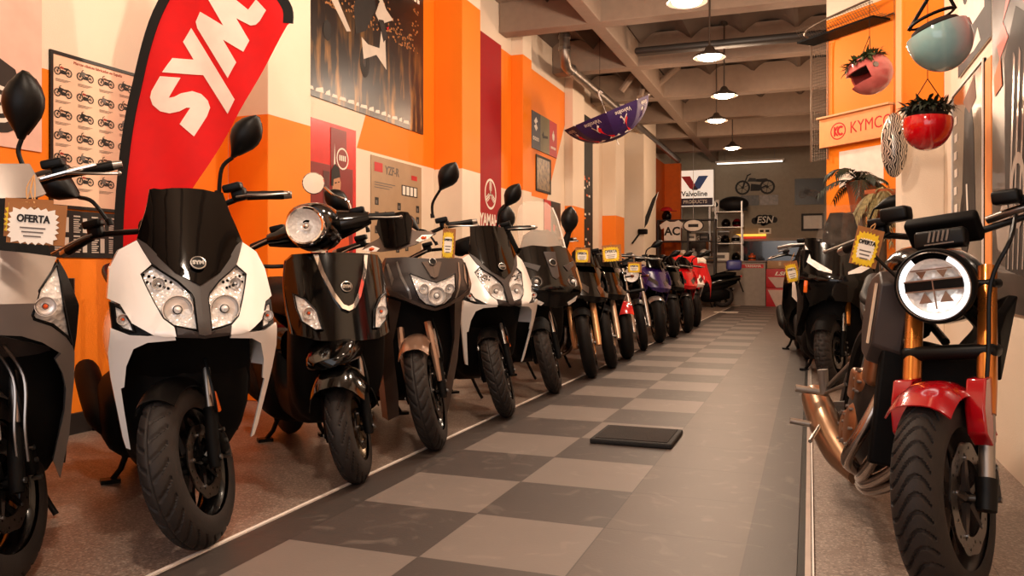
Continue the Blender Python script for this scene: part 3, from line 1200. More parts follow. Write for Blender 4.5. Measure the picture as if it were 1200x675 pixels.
b.v = [UM.inverted() @ v for v in b.v]
b.build('string', um)

# ------------------------------------------------------------ motorcycle library
TYRE = mat('tyre_rubber', '#282321', 0.6, bump=0.12, bscale=220, var=0.12, spec=0.28)
TYRE_D = mat('tyre_rubber_dark', '#161312', 0.66, bump=0.1, bscale=200, spec=0.2)
RIMK = mat('rim_black', '#060505', 0.25, coat=0.15, spec=.3)
DISC = mat('brake_disc_steel', '#7d7671', 0.28, metal=1.0, var=0.12, vscale=40)
WHITEP = mat('white_bodywork', '#f3eeea', 0.22, coat=0.8, var=0.01)
GREYM = mat('grey_bodywork', '#8e8580', 0.30, metal=0.45, coat=0.6, var=0.03)
BRONZE = mat('bronze_bodywork', '#54463f', 0.30, metal=0.5, coat=0.7, var=0.03)
DKGREY = mat('dark_grey_plastic', '#332b29', 0.42, bump=0.06, bscale=300, spec=.45)
MATTK = mat('matt_black_plastic', '#080707', 0.6, bump=0.08, bscale=260, spec=.12)
SEATM = mat('seat_vinyl', '#0a0808', 0.55, bump=0.25, bscale=180, spec=.14)
SMOKE = mat('smoked_screen', '#030202', 0.05, coat=0.1, var=0.0, spec=.3)
LENS = mat('clear_lens', '#1a1a1a', 0.03, alpha=0.06, var=0.0)
SCREEN = mat('clear_screen', '#e9dccd', 0.04, alpha=0.22, var=0.0)
AMBER = mat('amber_reflector', '#ee6a10', 0.25, coat=0.6, var=0.1, vscale=60)
BULB_O = mat('amber_bulb', '#e8571a', 0.3)
GOLD = mat('gold_fork', '#c2762f', 0.28, metal=0.75, coat=0.4, var=0.05)
ALU = mat('cast_aluminium', '#a59d95', 0.35, metal=0.9, var=0.12, bump=0.08)
TAN = mat('tan_panel', '#a8825a', 0.5)
MIRR = mat('mirror_glass', '#f2eeea', 0.02, metal=1.0, var=0.0)


def reflector_material():
    nb = NB('headlamp_reflector')
    tc = nb.n('ShaderNodeTexCoord')
    v = nb.n('ShaderNodeTexVoronoi')
    v.inputs['Scale'].default_value = 60
    nb.l(tc.outputs['Object'], v.inputs['Vector'])
    nb.b.inputs['Base Color'].default_value = rgb('#faf7f4') + (1,)
    nb.b.inputs['Metallic'].default_value = 0.12
    nb.b.inputs['Roughness'].default_value = 0.16
    nb.bump(v.outputs['Distance'], 0.5, 0.012)
    return nb.m


REFL = reflector_material()


def steer_matrix(gx, rake, delta):
    a = Vector((-math.sin(R(rake)), 0, math.cos(R(rake))))
    return Matrix.Translation((gx, 0, 0)) @ Matrix.Rotation(R(delta), 4, a) @ Matrix.Translation((-gx, 0, 0))


def tyre_mesh(M, Rr, w, n=72, m=14, tread=None, N=26, depth=0.006, mt=TYRE):
    """rounded tyre about local z with cut tread"""
    b = MB(mt, X=M)
    vs = []
    hh = 0.62 * w
    for i in range(n):
        th = 2 * PI * i / n
        for j in range(m + 1):
            ph = R(-112 + 224 * j / m)
            s = ph / R(62)
            d = 0.0
            if tread and abs(s) < 1:
                a = abs(s)
                k = N * th / (2 * PI)
                if tread == 'arc':
                    q = (k + (0.0 if s > 0 else 0.5) + 1.1 * a ** 1.6) % 1.0
                    if abs(q - 0.5) < 0.12 and 0.14 < a < 0.92:
                        d = depth
                    if a < 0.05:
                        d = depth * 0.7
                elif tread == 'wave':
                    q = (k + 0.85 * math.sin(2.9 * s + 0.5)) % 1.0
                    if abs(q - 0.5) < 0.11 and a < 0.88:
                        d = depth
                elif tread == 'slash':
                    q = (k + (0 if s > 0 else 0.5) + 2.0 * a) % 1.0
                    if abs(q - 0.5) < 0.10 and 0.2 < a < 0.85:
                        d = depth
                elif tread == 'knob':
                    q = (k + 0.5 * (int((s + 1) * 2.5) % 2)) % 1.0
                    e = ((s + 1) * 2.5) % 1.0
                    if q < 0.16 or e < 0.10:
                        d = depth * 1.6
            r = Rr - hh * (1 - math.cos(ph)) - d
            vs.append((r * math.cos(th), r * math.sin(th), (w / 2 - d * 0.3) * math.sin(ph)))
    fs = []
    for i in range(n):
        k = (i + 1) % n
        for j in range(m):
            fs.append((i * (m + 1) + j, k * (m + 1) + j, k * (m + 1) + j + 1, i * (m + 1) + j + 1))
    b.add(vs, fs)
    return b


def wheel(root, name, M, Rr, w, rim, rimmat=RIMK, spokes=5, tread=None, n=72, m=14, N=26, discs=(), disc_r=0.11, tmat=TYRE, wire=False, depth=0.006, twin=True):
    """M maps local z to the axle"""
    b = MB(rimmat, X=M)
    q = w * 0.36
    b.lathe([(rim + 0.012, -q), (rim - 0.002, -q), (rim - 0.014, -q * .7), (rim - 0.024, 0), (rim - 0.014, q * .7), (rim - 0.002, q), (rim + 0.012, q), (rim, 0)], 40, closed=True)
    hub = 0.04
    b.lathe([(0.0, -q * 1.05), (hub, -q * 1.05), (hub * 1.15, 0), (hub, q * 1.05), (0.0, q * 1.05)], 20)
    for k in range(spokes):
        a = 2 * PI * k / spokes
        for da in ((-0.13, 0.13) if twin and not wire else (0,)):
            p0 = Vector((hub * .9 * math.cos(a), hub * .9 * math.sin(a), 0))
            p1 = Vector(((rim - .012) * math.cos(a + da), (rim - .012) * math.sin(a + da), 0))
            if wire:
                b.tube([p0 + Vector((0, 0, q * (1 if k % 2 else -1))), p1], 0.0025, 4)
            else:
                b.tube([p0, p0.lerp(p1, .5), p1], [0.020, 0.014, 0.017], 6, flat=1.0)
    rw = b.build(name, root)
    tyre_mesh(M, Rr, w, n, m, tread, N, depth, tmat).build('tyre', rw, smooth=50)
    for z in discs:
        d = MB(DISC, X=M)
        nn = 60
        vs = []
        for zz in (z - 0.0025, z + 0.0025):
            for i in range(nn):
                a = 2 * PI * i / nn
                ro = disc_r * (1 + 0.022 * math.sin(10 * a))
                vs += [(ro * math.cos(a), ro * math.sin(a), zz), (disc_r * .68 * math.cos(a), disc_r * .68 * math.sin(a), zz)]
        fs = []
        o2 = 2 * nn
        for i in range(nn):
            k = (i + 1) % nn
            fs += [(2 * i, 2 * k, 2 * k + 1, 2 * i + 1), (o2 + 2 * i + 1, o2 + 2 * k + 1, o2 + 2 * k, o2 + 2 * i),
                   (2 * k, 2 * i, o2 + 2 * i, o2 + 2 * k), (2 * i + 1, 2 * k + 1, o2 + 2 * k + 1, o2 + 2 * i + 1)]
        d.add(vs, fs)
        sg = 1 if z > 0 else -1
        d.use(BLACK)
        for i in range(20):
            a = 2 * PI * i / 20
            rr = disc_r * (0.78 + 0.12 * (i % 2))
            d.lathe([(0, sg * 0.0032), (0.0045, sg * 0.0032), (0.0045, sg * 0.0024)], 6, M=Matrix.Translation((rr * math.cos(a), rr * math.sin(a), z)))
        d.use(rimmat)
        for i in range(5):
            a = 2 * PI * i / 5
            c, s_ = math.cos(a), math.sin(a)
            d.tube([(0.02 * c, 0.02 * s_, z - sg * 0.008), (disc_r * .72 * c, disc_r * .72 * s_, z)], [0.014, 0.008], 6)
            d.use(STEEL)
            d.lathe([(0, sg * 0.008), (0.006, sg * 0.008), (0.006, -sg * 0.002)], 8, M=Matrix.Translation((disc_r * .72 * c, disc_r * .72 * s_, z)))
            d.use(rimmat)
        d.build('brake_disc', rw)
    return rw


def sring(x, hw, z0, z1, n=20, e=0.62, yc=0.0):
    zc, hz = (z0 + z1) / 2, (z1 - z0) / 2
    o = []
    for k in range(n):
        a = 2 * PI * k / n
        c, s_ = math.cos(a), math.sin(a)
        o.append((x, yc + hw * math.copysign(abs(c) ** e, c), zc + hz * math.copysign(abs(s_) ** e, s_)))
    return o


def body(root, name, secs, m, e=0.62, smooth=60, yc=0.0, n=20, X=None):
    """loft through (x, half width, z low, z high)"""
    P = spline([(s[0], s[1], s[2], s[3])[:3] for s in secs], 3)
    Q = spline([(s[0], s[3], 0) for s in secs], 3)
    b = MB(m, X=X)
    b.loft([sring(p.x, max(p.y, 0.002), p.z, max(q.y, p.z + .004), n, e, yc) for p, q in zip(P, Q)][::-1])
    return b.build(name, root, smooth=smooth)


def fender(root, S, Rf, w, a0, a1, m, gap=0.022, drop=0.05, Ra=None, name='front_fender', th=0.004):
    """mudguard around the axle from angle a0 to a1 (0 = straight ahead, 90 = up)"""
    rr = Rf + gap
    M = S @ Matrix.Translation((0, 0, Ra if Ra else Rf)) @ axis_matrix((0, 0, 0), (0, -1, 0), (0, 0, 1))
    # local x of axis_matrix is horizontal: find forward direction
    T = Matrix(((1, 0, 0, 0), (0, 0, -1, 0), (0, 1, 0, 0), (0, 0, 0, 1)))
    M = S @ Matrix.Translation((0, 0, Ra if Ra else Rf)) @ T
    prof = []
    k = 9
    for j in range(k):
        t = -1 + 2 * j / (k - 1)
        prof.append((rr - drop * abs(t) ** 3, t * w / 2))
    inner = [(r - th, z * 0.96) for r, z in prof[::-1]]
    b = MB(m)
    b.X = M
    b.lathe(prof + inner, 26, a0=a0, a1=a1, closed=True)
    return b.build(name, root)


def mirror(root, S, side, base, mid, hb, tip, W=0.12, D=0.045, m=None, face=(-1, 0, 0), rnd=False):
    """points given for the left side (y positive)"""
    f = lambda p: Vector((p[0], p[1] * side, p[2]))
    m = m or BLACK
    P = [f(base), f(mid), f(hb)]
    b = MB(m, X=S)
    H0, H1 = f(hb), f(tip)
    ax = (H1 - H0)
    L = ax.length
    ax.normalize()
    fc = Vector(face)
    fc = (fc - ax * fc.dot(ax)).normalized()
    wd = ax.cross(fc)
    prof = [(0.0, 0.10), (0.08, 0.24), (0.2, 0.52), (0.35, 0.85), (0.5, 1.0), (0.65, 0.97), (0.8, 0.75), (0.92, 0.42), (1.0, 0.10)]
    rings = []
    for t, s_ in prof:
        c = H0 + ax * (L * t)
        ring = []
        for k in range(16):
            a = 2 * PI * k / 16
            dpt = math.sin(a)
            q = D * (0.35 + 0.65 * s_) if dpt < 0 else D * 0.25
            ring.append(c + wd * (W / 2 * s_ * math.cos(a)) + fc * (q * dpt))
        rings.append(ring)
    b.loft(rings)
    o = b.build('mirror', root, smooth=50)
    b = MB(m, X=S)
    b.tube(spline(P, 5), [0.008] * 11, 8)
    b.cyl(f(base), Vector(f(base)) + Vector((0, 0, 0.025)), 0.013, 0.010)
    b.build('mirror_stalk', o)
    b = MB(MIRR, X=S)
    vs = []
    for t, s_ in prof[1:-1]:
        c = H0 + ax * (L * t) + fc * (D * 0.27)
        vs += [c + wd * (W / 2 * s_ * 0.9), c - wd * (W / 2 * s_ * 0.9)]
    b.add(vs, [(2 * i, 2 * i + 1, 2 * i + 3, 2 * i + 2) for i in range(len(vs) // 2 - 1)])
    b.build('mirror_glass', o)
    return o


def handlebar(root, S, x, z, half, drop=0.02, sweep=0.07, m=BLACK, levers=True, gripm=None, chrome_ends=True, hmax=None):
    """tube bar with grips, levers, master cylinders"""
    b = MB(m, X=S)
    yb = half - 0.13
    b.tube(spline([(x - sweep, half, z - drop), (x - sweep * .5, yb, z), (x, 0.06, z - 0.04), (x, -0.06, z - 0.04), (x - sweep * .5, -yb, z), (x - sweep, -half, z - drop)], 6), 0.011, 10)
    o = b.build('handlebar', root)
    for sd in (1, -1):
        b = MB(gripm or BLACK, X=S)
        p0, p1 = Vector((x - sweep, sd * half, z - drop)), Vector((x - sweep * .5, sd * yb, z))
        b.tube([p0, p0.lerp(p1, .05), p0.lerp(p1, .5), p1], [0.017, 0.018, 0.0165, 0.018], 14)
        d = (p0 - p1).normalized()
        if chrome_ends:
            b.use(STEEL)
            b.tube([p0, p0 + d * 0.03], [0.017, 0.014], 14)
        b.build('grip', o)
        b = MB(BLACK, X=S)
        q = p1.lerp(p0, -0.18)
        b.rbox((q.x + 0.005, q.y, q.z + 0.005), (0.05, 0.055, 0.05), 0.012)
        b.rbox((q.x + 0.03, q.y - sd * 0.01, q.z + 0.035), (0.05, 0.07, 0.03), 0.008)
        b.build('switch_block', o)
        if levers:
            b = MB(STEEL, X=S)
            L = [q + Vector((0.045, 0, -0.005)), q + Vector((0.06, sd * 0.05, -0.012)), q + Vector((0.055, sd * 0.13, -0.03)), q + Vector((0.035, sd * 0.19, -0.04))]
            b.tube(spline(L, 4), [0.008] * 13, 8, flat=0.6)
            b.ball(L[-1], 0.009, 8, 6)
            b.build('lever', o)
    return o


def lamp_unit(root, name, out, f, rec=0.035, bowl=None, lens=LENS, mirror_=False, inner=REFL, bulb=None, off=0.0):
    """glazed lamp: recessed reflector panel with bowls and a lens over it"""
    for sd in ((1, -1) if mirror_ else (1,)):
        oo = [(y * sd, z) for y, z in out]
        cy = sum(p[0] for p in oo) / len(oo)
        cz = sum(p[1] for p in oo) / len(oo)
        b = MB(inner)
        b.panel(oo, lambda y, z: f(y, z) - rec * 0.35 + off, t=rec * 0.5, step=0.04)
        o = b.build(name, root)
        if bowl:
            for (y, z, r) in bowl:
                b = MB(mat('reflector_bowl', '#f6f2ee', .22, metal=.45, var=.02))
                xx = f(y * sd, z) - rec * 0.35 + off
                M = axis_matrix((xx + 0.001, y * sd, z), (1, 0, 0))
                b.lathe([(r * .98, 0.020), (r * 1.04, 0.020), (r * 1.04, 0.0), (r * .96, 0.0), (r * .90, 0.014), (r * .78, 0.005), (r * .5, 0.003), (r * .3, 0.006)], 28, M=M)
                b.use(BLACK)
                b.lathe([(r * .27, 0.012), (r * .32, 0.012), (r * .32, 0.004)], 20, M=M)
                b.use(bulb or REFL)
                b.ball((xx + 0.012, y * sd, z), (0.014, r * .26, r * .26), 12, 8)
                b.build('reflector', o)
        b = MB(BLACK)
        b.panel([(cy + (y - cy) * 1.06, cz + (z - cz) * 1.06) for y, z in oo], lambda y, z: f(y, z) - rec + off, t=.01, step=0.06)
        ln = len(oo)
        for i in range(ln):
            (ya, za), (yb, zb) = oo[i], oo[(i + 1) % ln]
            b.tube([(f(ya, za) + off, ya, za), (f(yb, zb) + off, yb, zb)], .0035, 5)
        b.build('gasket', o)
        b = MB(lens)
        b.panel(oo, lambda y, z: f(y, z) + 0.002 + off, t=0.003, step=0.04)
        b.build('lens', o)
    return


def both(l):
    """close a left-half outline over the centre line"""
    L = [(min(y, 0.0), z) for y, z in l]
    return L + [(-y, z) for y, z in L[::-1] if y < -1e-4]


def scooter_core(root, S, Rf, wf, rim, wheelbase=1.35, Rr=0.27, wr=0.13, tread='arc', n=150, m=20, N=26, side_m=MATTK, disc_side=1, fork_z=0.66, seatm=SEATM, rimmat=RIMK, low=0.0, legw=0.20):
    T = Matrix(((1, 0, 0, 0), (0, 0, 1, 0), (0, -1, 0, 0), (0, 0, 0, 1)))   # local z -> +y
    TT = Matrix(((1, 0, 0, 0), (0, 0, -1, 0), (0, 1, 0, 0), (0, 0, 0, 1)))
    ax = Matrix(((1, 0, 0, 0), (0, 0, 1, 0), (0, 1, 0, 0), (0, 0, 0, 1)))
    ax = Matrix(((0, 1, 0, 0), (0, 0, 1, 0), (1, 0, 0, 0), (0, 0, 0, 1)))   # z->y, x->z, y->x
    wheel(root, 'front_wheel', S @ Matrix.Translation((0, 0, Rf)) @ ax, Rf, wf, rim, tread=tread, n=n, m=m, N=N, discs=(0.052 * disc_side,), disc_r=rim * 0.68, rimmat=rimmat)
    wheel(root, 'rear_wheel', Matrix.Translation((-wheelbase, 0, Rr)) @ ax, Rr, wr, Rr * .68, n=48, m=12)
    rk = math.tan(R(26))
    for sd in (1, -1):
        b = MB(MATTK, X=S)
        y = 0.088 * sd
        top = (-rk * (fork_z - Rf) - 0.0, y, fork_z)
        mid = (-rk * 0.16, y, Rf + 0.16)
        b.tube([(0.012, y, Rf - 0.03), (0.0, y, Rf), mid], [0.018, 0.023, 0.022], 12)
        b.cyl((0, y * .6, Rf), (0, y * 1.25, Rf), 0.013)
        b.use(STEEL)
        b.tube([mid, top], 0.0145, 12)
        b.build('fork_leg', root)
    b = MB(STEEL, X=S)
    b.cyl((0, -0.115, Rf), (0, 0.115, Rf), 0.009)
    b.build('axle', root)
    b = MB(MATTK, X=S)
    y = 0.072 * disc_side
    b.rbox((-rim * .62, y, Rf + 0.03), (0.05, 0.045, 0.085), 0.012)
    b.use(STEEL)
    for dz in (-0.025, 0.03, 0.07):
        b.cyl((-rim * .62, y, Rf + dz), (-rim * .62, y + 0.03 * disc_side, Rf + dz), 0.008, n=8)
    b.build('brake_caliper', root)
    b = MB(BLACK, X=S)
    b.tube(spline([(-rim * .62, y + .01, Rf + .08), (-.06, y + .05 * disc_side, Rf + .2), (-.16, y + 0.02, Rf + .4), (-.25, y, Rf + .55)], 6), 0.005, 6)
    b.build('brake_hose', root)
    body(root, 'inner_body', [(-0.10, .03, .55, .66), (-0.16, legw, .34 - low, .86), (-0.26, legw + .02, .24, .98), (-0.34, legw + .01, .22, .95), (-0.42, legw - .01, .2, .55), (-0.5, .16, .19, .38),
                              (-.75, .16, .19, .40), (-.82, .17, .2, .62), (-1.0, .17, .24, .70), (-1.35, .15, .45, .74), (-1.7, .07, .62, .78)], MATTK)
    body(root, 'seat', [(-.64, .06, .70, .76), (-.70, .13, .69, .80), (-.95, .165, .70, .81), (-1.1, .16, .72, .83), (-1.2, .155, .75, .88), (-1.5, .13, .78, .91), (-1.68, .06, .82, .9)], seatm, e=.7)
    body(root, 'tail_panel', [(-.78, .15, .45, .66), (-.9, .185, .45, .70), (-1.2, .19, .5, .76), (-1.55, .15, .6, .8), (-1.78, .07, .7, .82)], side_m, e=.8)
    body(root, 'engine_unit', [(-.80, .08, .18, .34), (-.88, .20, .13, .44), (-1.1, .22, .13, .50), (-1.35, .20, .18, .50), (-1.52, .10, .24, .42)], MATTK, e=.7)
    b = MB(BLACK)
    b.tube(spline([(-1.2, .14, .86), (-1.45, .16, .93), (-1.7, .12, .97), (-1.76, 0, .97), (-1.7, -.12, .97), (-1.45, -.16, .93), (-1.2, -.14, .86)], 5), 0.013, 8)
    b.build('grab_rail', root)
    b = MB(BLACK)
    for sd in (1, -1):
        b.tube([(-.98, .07 * sd, .27), (-1.06, .13 * sd, .06), (-1.08, .16 * sd, .015)], 0.013, 8)
        b.box((-1.08, .17 * sd, .009), (.06, .08, .018))
    b.cyl((-1.03, -.13, .13), (-1.03, .13, .13), .012)
    b.build('center_stand', root)
    b = MB(BLACK)
    b.tube([(-.72, .12, .22), (-.70, .2, .05), (-.69, .22, .012)], 0.011, 8)
    b.build('side_stand', root)
    b = MB(MATTK)
    b.tube(spline([(-.9, -.14, .2), (-1.05, -.2, .28), (-1.3, -.22, .36), (-1.6, -.23, .46)], 4), [.03, .03, .03, .04, .05, .058, .06, .06, .06, .06, .06, .058, .05], 14)
    b.use(STEEL)
    b.cyl((-1.6, -.23, .46), (-1.64, -.232, .475), .03, .028)
    b.build('exhaust', root)


def badge(root, M, r, ring=STEEL, txt=None, disc=BLACK):
    b = MB(disc, X=M)
    b.lathe([(0, 0.004), (r * .86, 0.004), (r * .86, 0.0)], 24)
    b.use(ring)
    b.lathe([(r * .86, 0.0), (r * .86, 0.006), (r, 0.005), (r, 0.0)], 24)
    o = b.build('badge', root)
    if txt:
        lettering(txt, r * .78, ring, o, M @ Matrix.Translation((0, 0, 0.0055)), bold=0.0012)
    return o


def face_matrix(f, y, z, off=0.0):
    """on the surface x=f(y,z): local x to the image right (+y), local y up, z outward"""
    e = 0.005
    ty = Vector((f(y + e, z) - f(y - e, z), 2 * e, 0)).normalized()
    tz = Vector((f(y, z + e) - f(y, z - e), 0, 2 * e)).normalized()
    n = ty.cross(tz).normalized()
    tz = n.cross(ty)
    p = Vector((f(y, z), y, z)) + n * off
    return Matrix(((ty.x, tz.x, n.x, p.x), (ty.y, tz.y, n.y, p.y), (ty.z, tz.z, n.z, p.z), (0, 0, 0, 1)))


STARS = mat('tag_yellow', '#f0c928', 0.6, var=0.12, vscale=25)
TAGW = mat('tag_white', '#f6efe2', 0.6)
TAGT = mat('tag_text_black', '#17130f', 0.6)
CARD = mat('tag_card_brown', '#a06a3c', 0.8)
TWINE = mat('twine', '#b98a58', 0.9)


def price_tag(M, w, h, label, hang, white=False, text='OFERTA', card=True, group='starburst price tags'):
    """starburst card; M local x right, y up, z towards the viewer; hang = world point the string goes to"""
    t = thing('price_tag', label, 'price tag', M=M, group=group)
    pts = []
    k = 22
    for i in range(2 * k):
        a = 2 * PI * i / (2 * k)
        c, s_ = math.cos(a), math.sin(a)
        q = max(abs(c), abs(s_))
        rr = (1.0 if i % 2 == 0 else 0.86) / q ** 0.75
        pts.append((w / 2 * c * rr * .92, h / 2 * s_ * rr * .92))
    b = MB(TAGW if white else STARS)
    b.prism(pts, 0, 0.002)
    b.build('starburst', t, smooth=0)
    if not white:
        b = MB(TAGW)
        b.prism([(x * .72, y * .62) for x, y in pts], 0.002, 0.0028)
        b.build('inner_star', t, smooth=0)
    if card:
        b = MB(CARD)
        b.box((w * .05, h * .06, -0.003), (w * 1.02, h * 1.0, 0.003))
        b.build('backing_card', t, smooth=0)
    lettering(text, min(h * .25, w * .21), TAGT, t, Matrix.Translation((0, h * .17, 0.0033)), sx=0.85, bold=0.001)
    b = MB(GREYP)
    for i in range(3):
        b.box((0, -h * (0.05 + .1 * i), 0.0033), (w * (.45 - .07 * i), h * .035, 0.0006))
    b.build('small_print', t, smooth=0)
    b = MB(TWINE)
    Mi = M.inverted()
    hp = Mi @ Vector(hang)
    b.tube(spline([(0, h * .46, 0.003), (hp.x * .5 + .004, (h * .46 + hp.y) / 2, hp.z * .5 + .004), hp], 4), 0.0018, 5)
    b.tube(spline([(0.004, h * .46, 0.003), (hp.x * .5 - .008, (h * .46 + hp.y) / 2, hp.z * .5 + .006), hp], 4), 0.0018, 5)
    b.build('string', t)
    return t


def bike_root(name, label, cat, x, y, head, group=None, lean=0.0):
    M = Matrix.Translation((x, y, 0)) @ Matrix.Rotation(R(head), 4, 'Z') @ Matrix.Rotation(R(lean), 4, 'X')
    return thing(name, label, cat, M=M, group=group), M

GS = 'scooters parked along the left wall'
# ------------------------------------------------------------ white scooter with black screen
def white_scooter():
    root, W = bike_root('scooter', 'nearest white scooter with black windscreen, in front of the red feather flag', 'scooter', -1.967, 2.221, -38, GS)
    S = steer_matrix(.09, 26, -35)

    def f(y, z):
        return (.12 - .62 * (z - .74) if z > .74 else .12 - .35 * (.74 - z)) - 1.6 * y * y
    scooter_core(root, S, .285, .118, .185, tread='arc', n=450, m=48, N=28, side_m=WHITEP)
    fender(root, S, .285, .135, 60, 150, BLACK, gap=.02, drop=.045)
    scr = both([(0.007, 1.243), (-0.054, 1.241), (-0.091, 1.235), (-0.112, 1.238), (-0.126, 1.234), (-0.135, 1.19), (-0.146, 1.149), (-0.160, 1.109), (-0.176, 1.055), (-0.15, 1.03), (-0.112, 0.982), (-0.074, 0.939), (-0.017, 0.906), (0.0, 0.896)])
    b = MB(SMOKE)
    b.panel(scr, lambda y, z: f(y, z) + .016 - .4 * y * y, t=.006, step=.03)
    b.build('windscreen', root)
    bz = [(-0.176, 1.055), (-0.165, 1.025), (-0.144, 0.977), (-0.115, 0.947), (-0.067, 0.912), (-0.028, 0.870), (-0.021, 0.852), (-0.020, 0.735), (0.0, 0.730), (0.0, 0.900), (-0.017, 0.912), (-0.074, 0.945), (-0.112, 0.988), (-0.15, 1.036)]
    b = MB(DKGREY)
    b.panel(bz, lambda y, z: f(y, z) + .010, t=.03, step=.03, mirror=True)
    b.panel([(-0.084, 0.76), (-0.051, 0.751), (-0.006, 0.738), (0.0, 0.734), (0.0, 0.719), (-0.017, 0.722), (-0.084, 0.726)], lambda y, z: f(y, z) + .006, t=.03, mirror=True)
    b.build('nose_bezel', root, bevel=.003)
    head = [(-0.173, 0.935), (-0.138, 0.963), (-0.115, 0.945), (-0.067, 0.908), (-0.031, 0.868), (-0.023, 0.850), (-0.022, 0.749), (-0.05, 0.754), (-0.091, 0.764), (-0.12, 0.789), (-0.144, 0.843), (-0.164, 0.898)]
    lamp_unit(root, 'headlight', head, f, rec=.04, bowl=[(-0.075, .815, .047), (-0.125, .90, .02)], mirror_=True)
    b = MB(BLACK)
    for sd in (1, -1):
        for (p, q) in (((-.165, .93), (-.085, .905)), ((-.155, .905), (-.095, .885))):
            for k in range(6):
                y = (p[0] + (q[0] - p[0]) * k / 5) * sd
                z = p[1] + (q[1] - p[1]) * k / 5
                b.ball((f(y, z) - .012, y, z), .0055, 6, 4)
    b.build('led_strip', root)
    side = [(-0.177, 1.049), (-0.232, 1.015), (-0.261, 0.953), (-0.272, 0.852), (-0.238, 0.834), (-0.211, 0.774), (-0.152, 0.735), (-0.116, 0.727), (-0.086, 0.729), (-0.091, 0.76), (-0.121, 0.787), (-0.144, 0.841), (-0.164, 0.896), (-0.175, 0.933), (-0.14, 0.966), (-0.163, 1.015)]
    for sd in (1, -1):
        b = MB(WHITEP)
        b.panel([(y * sd, z) for y, z in side], lambda y, z: f(y, z) + .004 - .012 * max(0, abs(y) - .2) / .07, t=.05, step=.025)
        b.build('side_panel', root, bevel=.004)
        b = MB(WHITEP)
        leg = [(-0.269, 0.758), (-0.275, 0.676), (-0.265, 0.592), (-0.224, 0.382), (-0.213, 0.344), (-0.2, 0.338), (-0.222, 0.47), (-0.235, 0.554), (-0.226, 0.559), (-0.223, 0.629), (-0.205, 0.689), (-0.167, 0.71), (-0.086, 0.717), (-0.092, 0.738), (-0.168, 0.732), (-0.217, 0.735)]
        b.panel([(y * sd, z) for y, z in leg], f, t=.014, step=.03)
        b.build('leg_shield', root, bevel=.004)
        # white flank behind the shield
        b = MB(WHITEP)
        b.loft([[(f(-.26, z) - .02, sd * .262, z), (f(-.26, z) - .02 - .10 - .12 * (z > .6), sd * (.262 - .03), z), (f(-.26, z) - .03 - .10 - .12 * (z > .6), sd * (.25 - .03), z), (f(-.26, z) - .03, sd * .250, z)] for z in (.60, .68, .78, .88, .96)])
        b.build('flank_panel', root)
    sig = [(-0.266, 0.842), (-0.24, 0.83), (-0.213, 0.774), (-0.155, 0.737), (-0.198, 0.733), (-0.262, 0.752), (-0.265, 0.807)]
    b = MB(BLACK)
    b.panel(sig, lambda y, z: f(y, z) - .012, t=.03, mirror=True)
    b.build('signal_bezel', root)
    lamp_unit(root, 'turn_signal', [(-0.255, 0.83), (-0.236, 0.82), (-0.212, 0.774), (-0.205, 0.745), (-0.235, .755), (-0.252, .775)], f, rec=.02, bowl=[(-.234, .785, .018)], mirror_=True, bulb=BULB_O)
    badge(root, face_matrix(f, 0.0, .958, .022), .026, txt='SYM')
    b = MB(BLACK)
    b.use(MATTK)
    b.panel(both([(0, .74), (-.2, .70), (-.23, .5), (-.2, .33), (0, .33)]), lambda y, z: f(y, z) - .14 - .15 * (.74 - z), t=.03, step=.06)
    b.build('splash_panel', root)
    b = MB(AMBER, X=S)
    b.rbox((-.085, .115, .46), (.02, .012, .075), .005)
    b.build('side_reflector', root)
    handlebar(root, S, -.40, 1.16, .44, drop=.03)
    body(root, 'handlebar_cover', [(-.33, .06, 1.08, 1.16), (-.38, .11, 1.06, 1.18), (-.44, .12, 1.06, 1.18), (-.5, .06, 1.08, 1.16)], MATTK, X=S)
    for sd in (1, -1):
        mirror(root, S, sd, (-.40, .215, 1.18), (-.40, .255, 1.28), (-.41, .305, 1.312), (-.42, .438, 1.44), W=.115, D=.06)
    return root, S, W


ws, S_w, W_w = white_scooter()

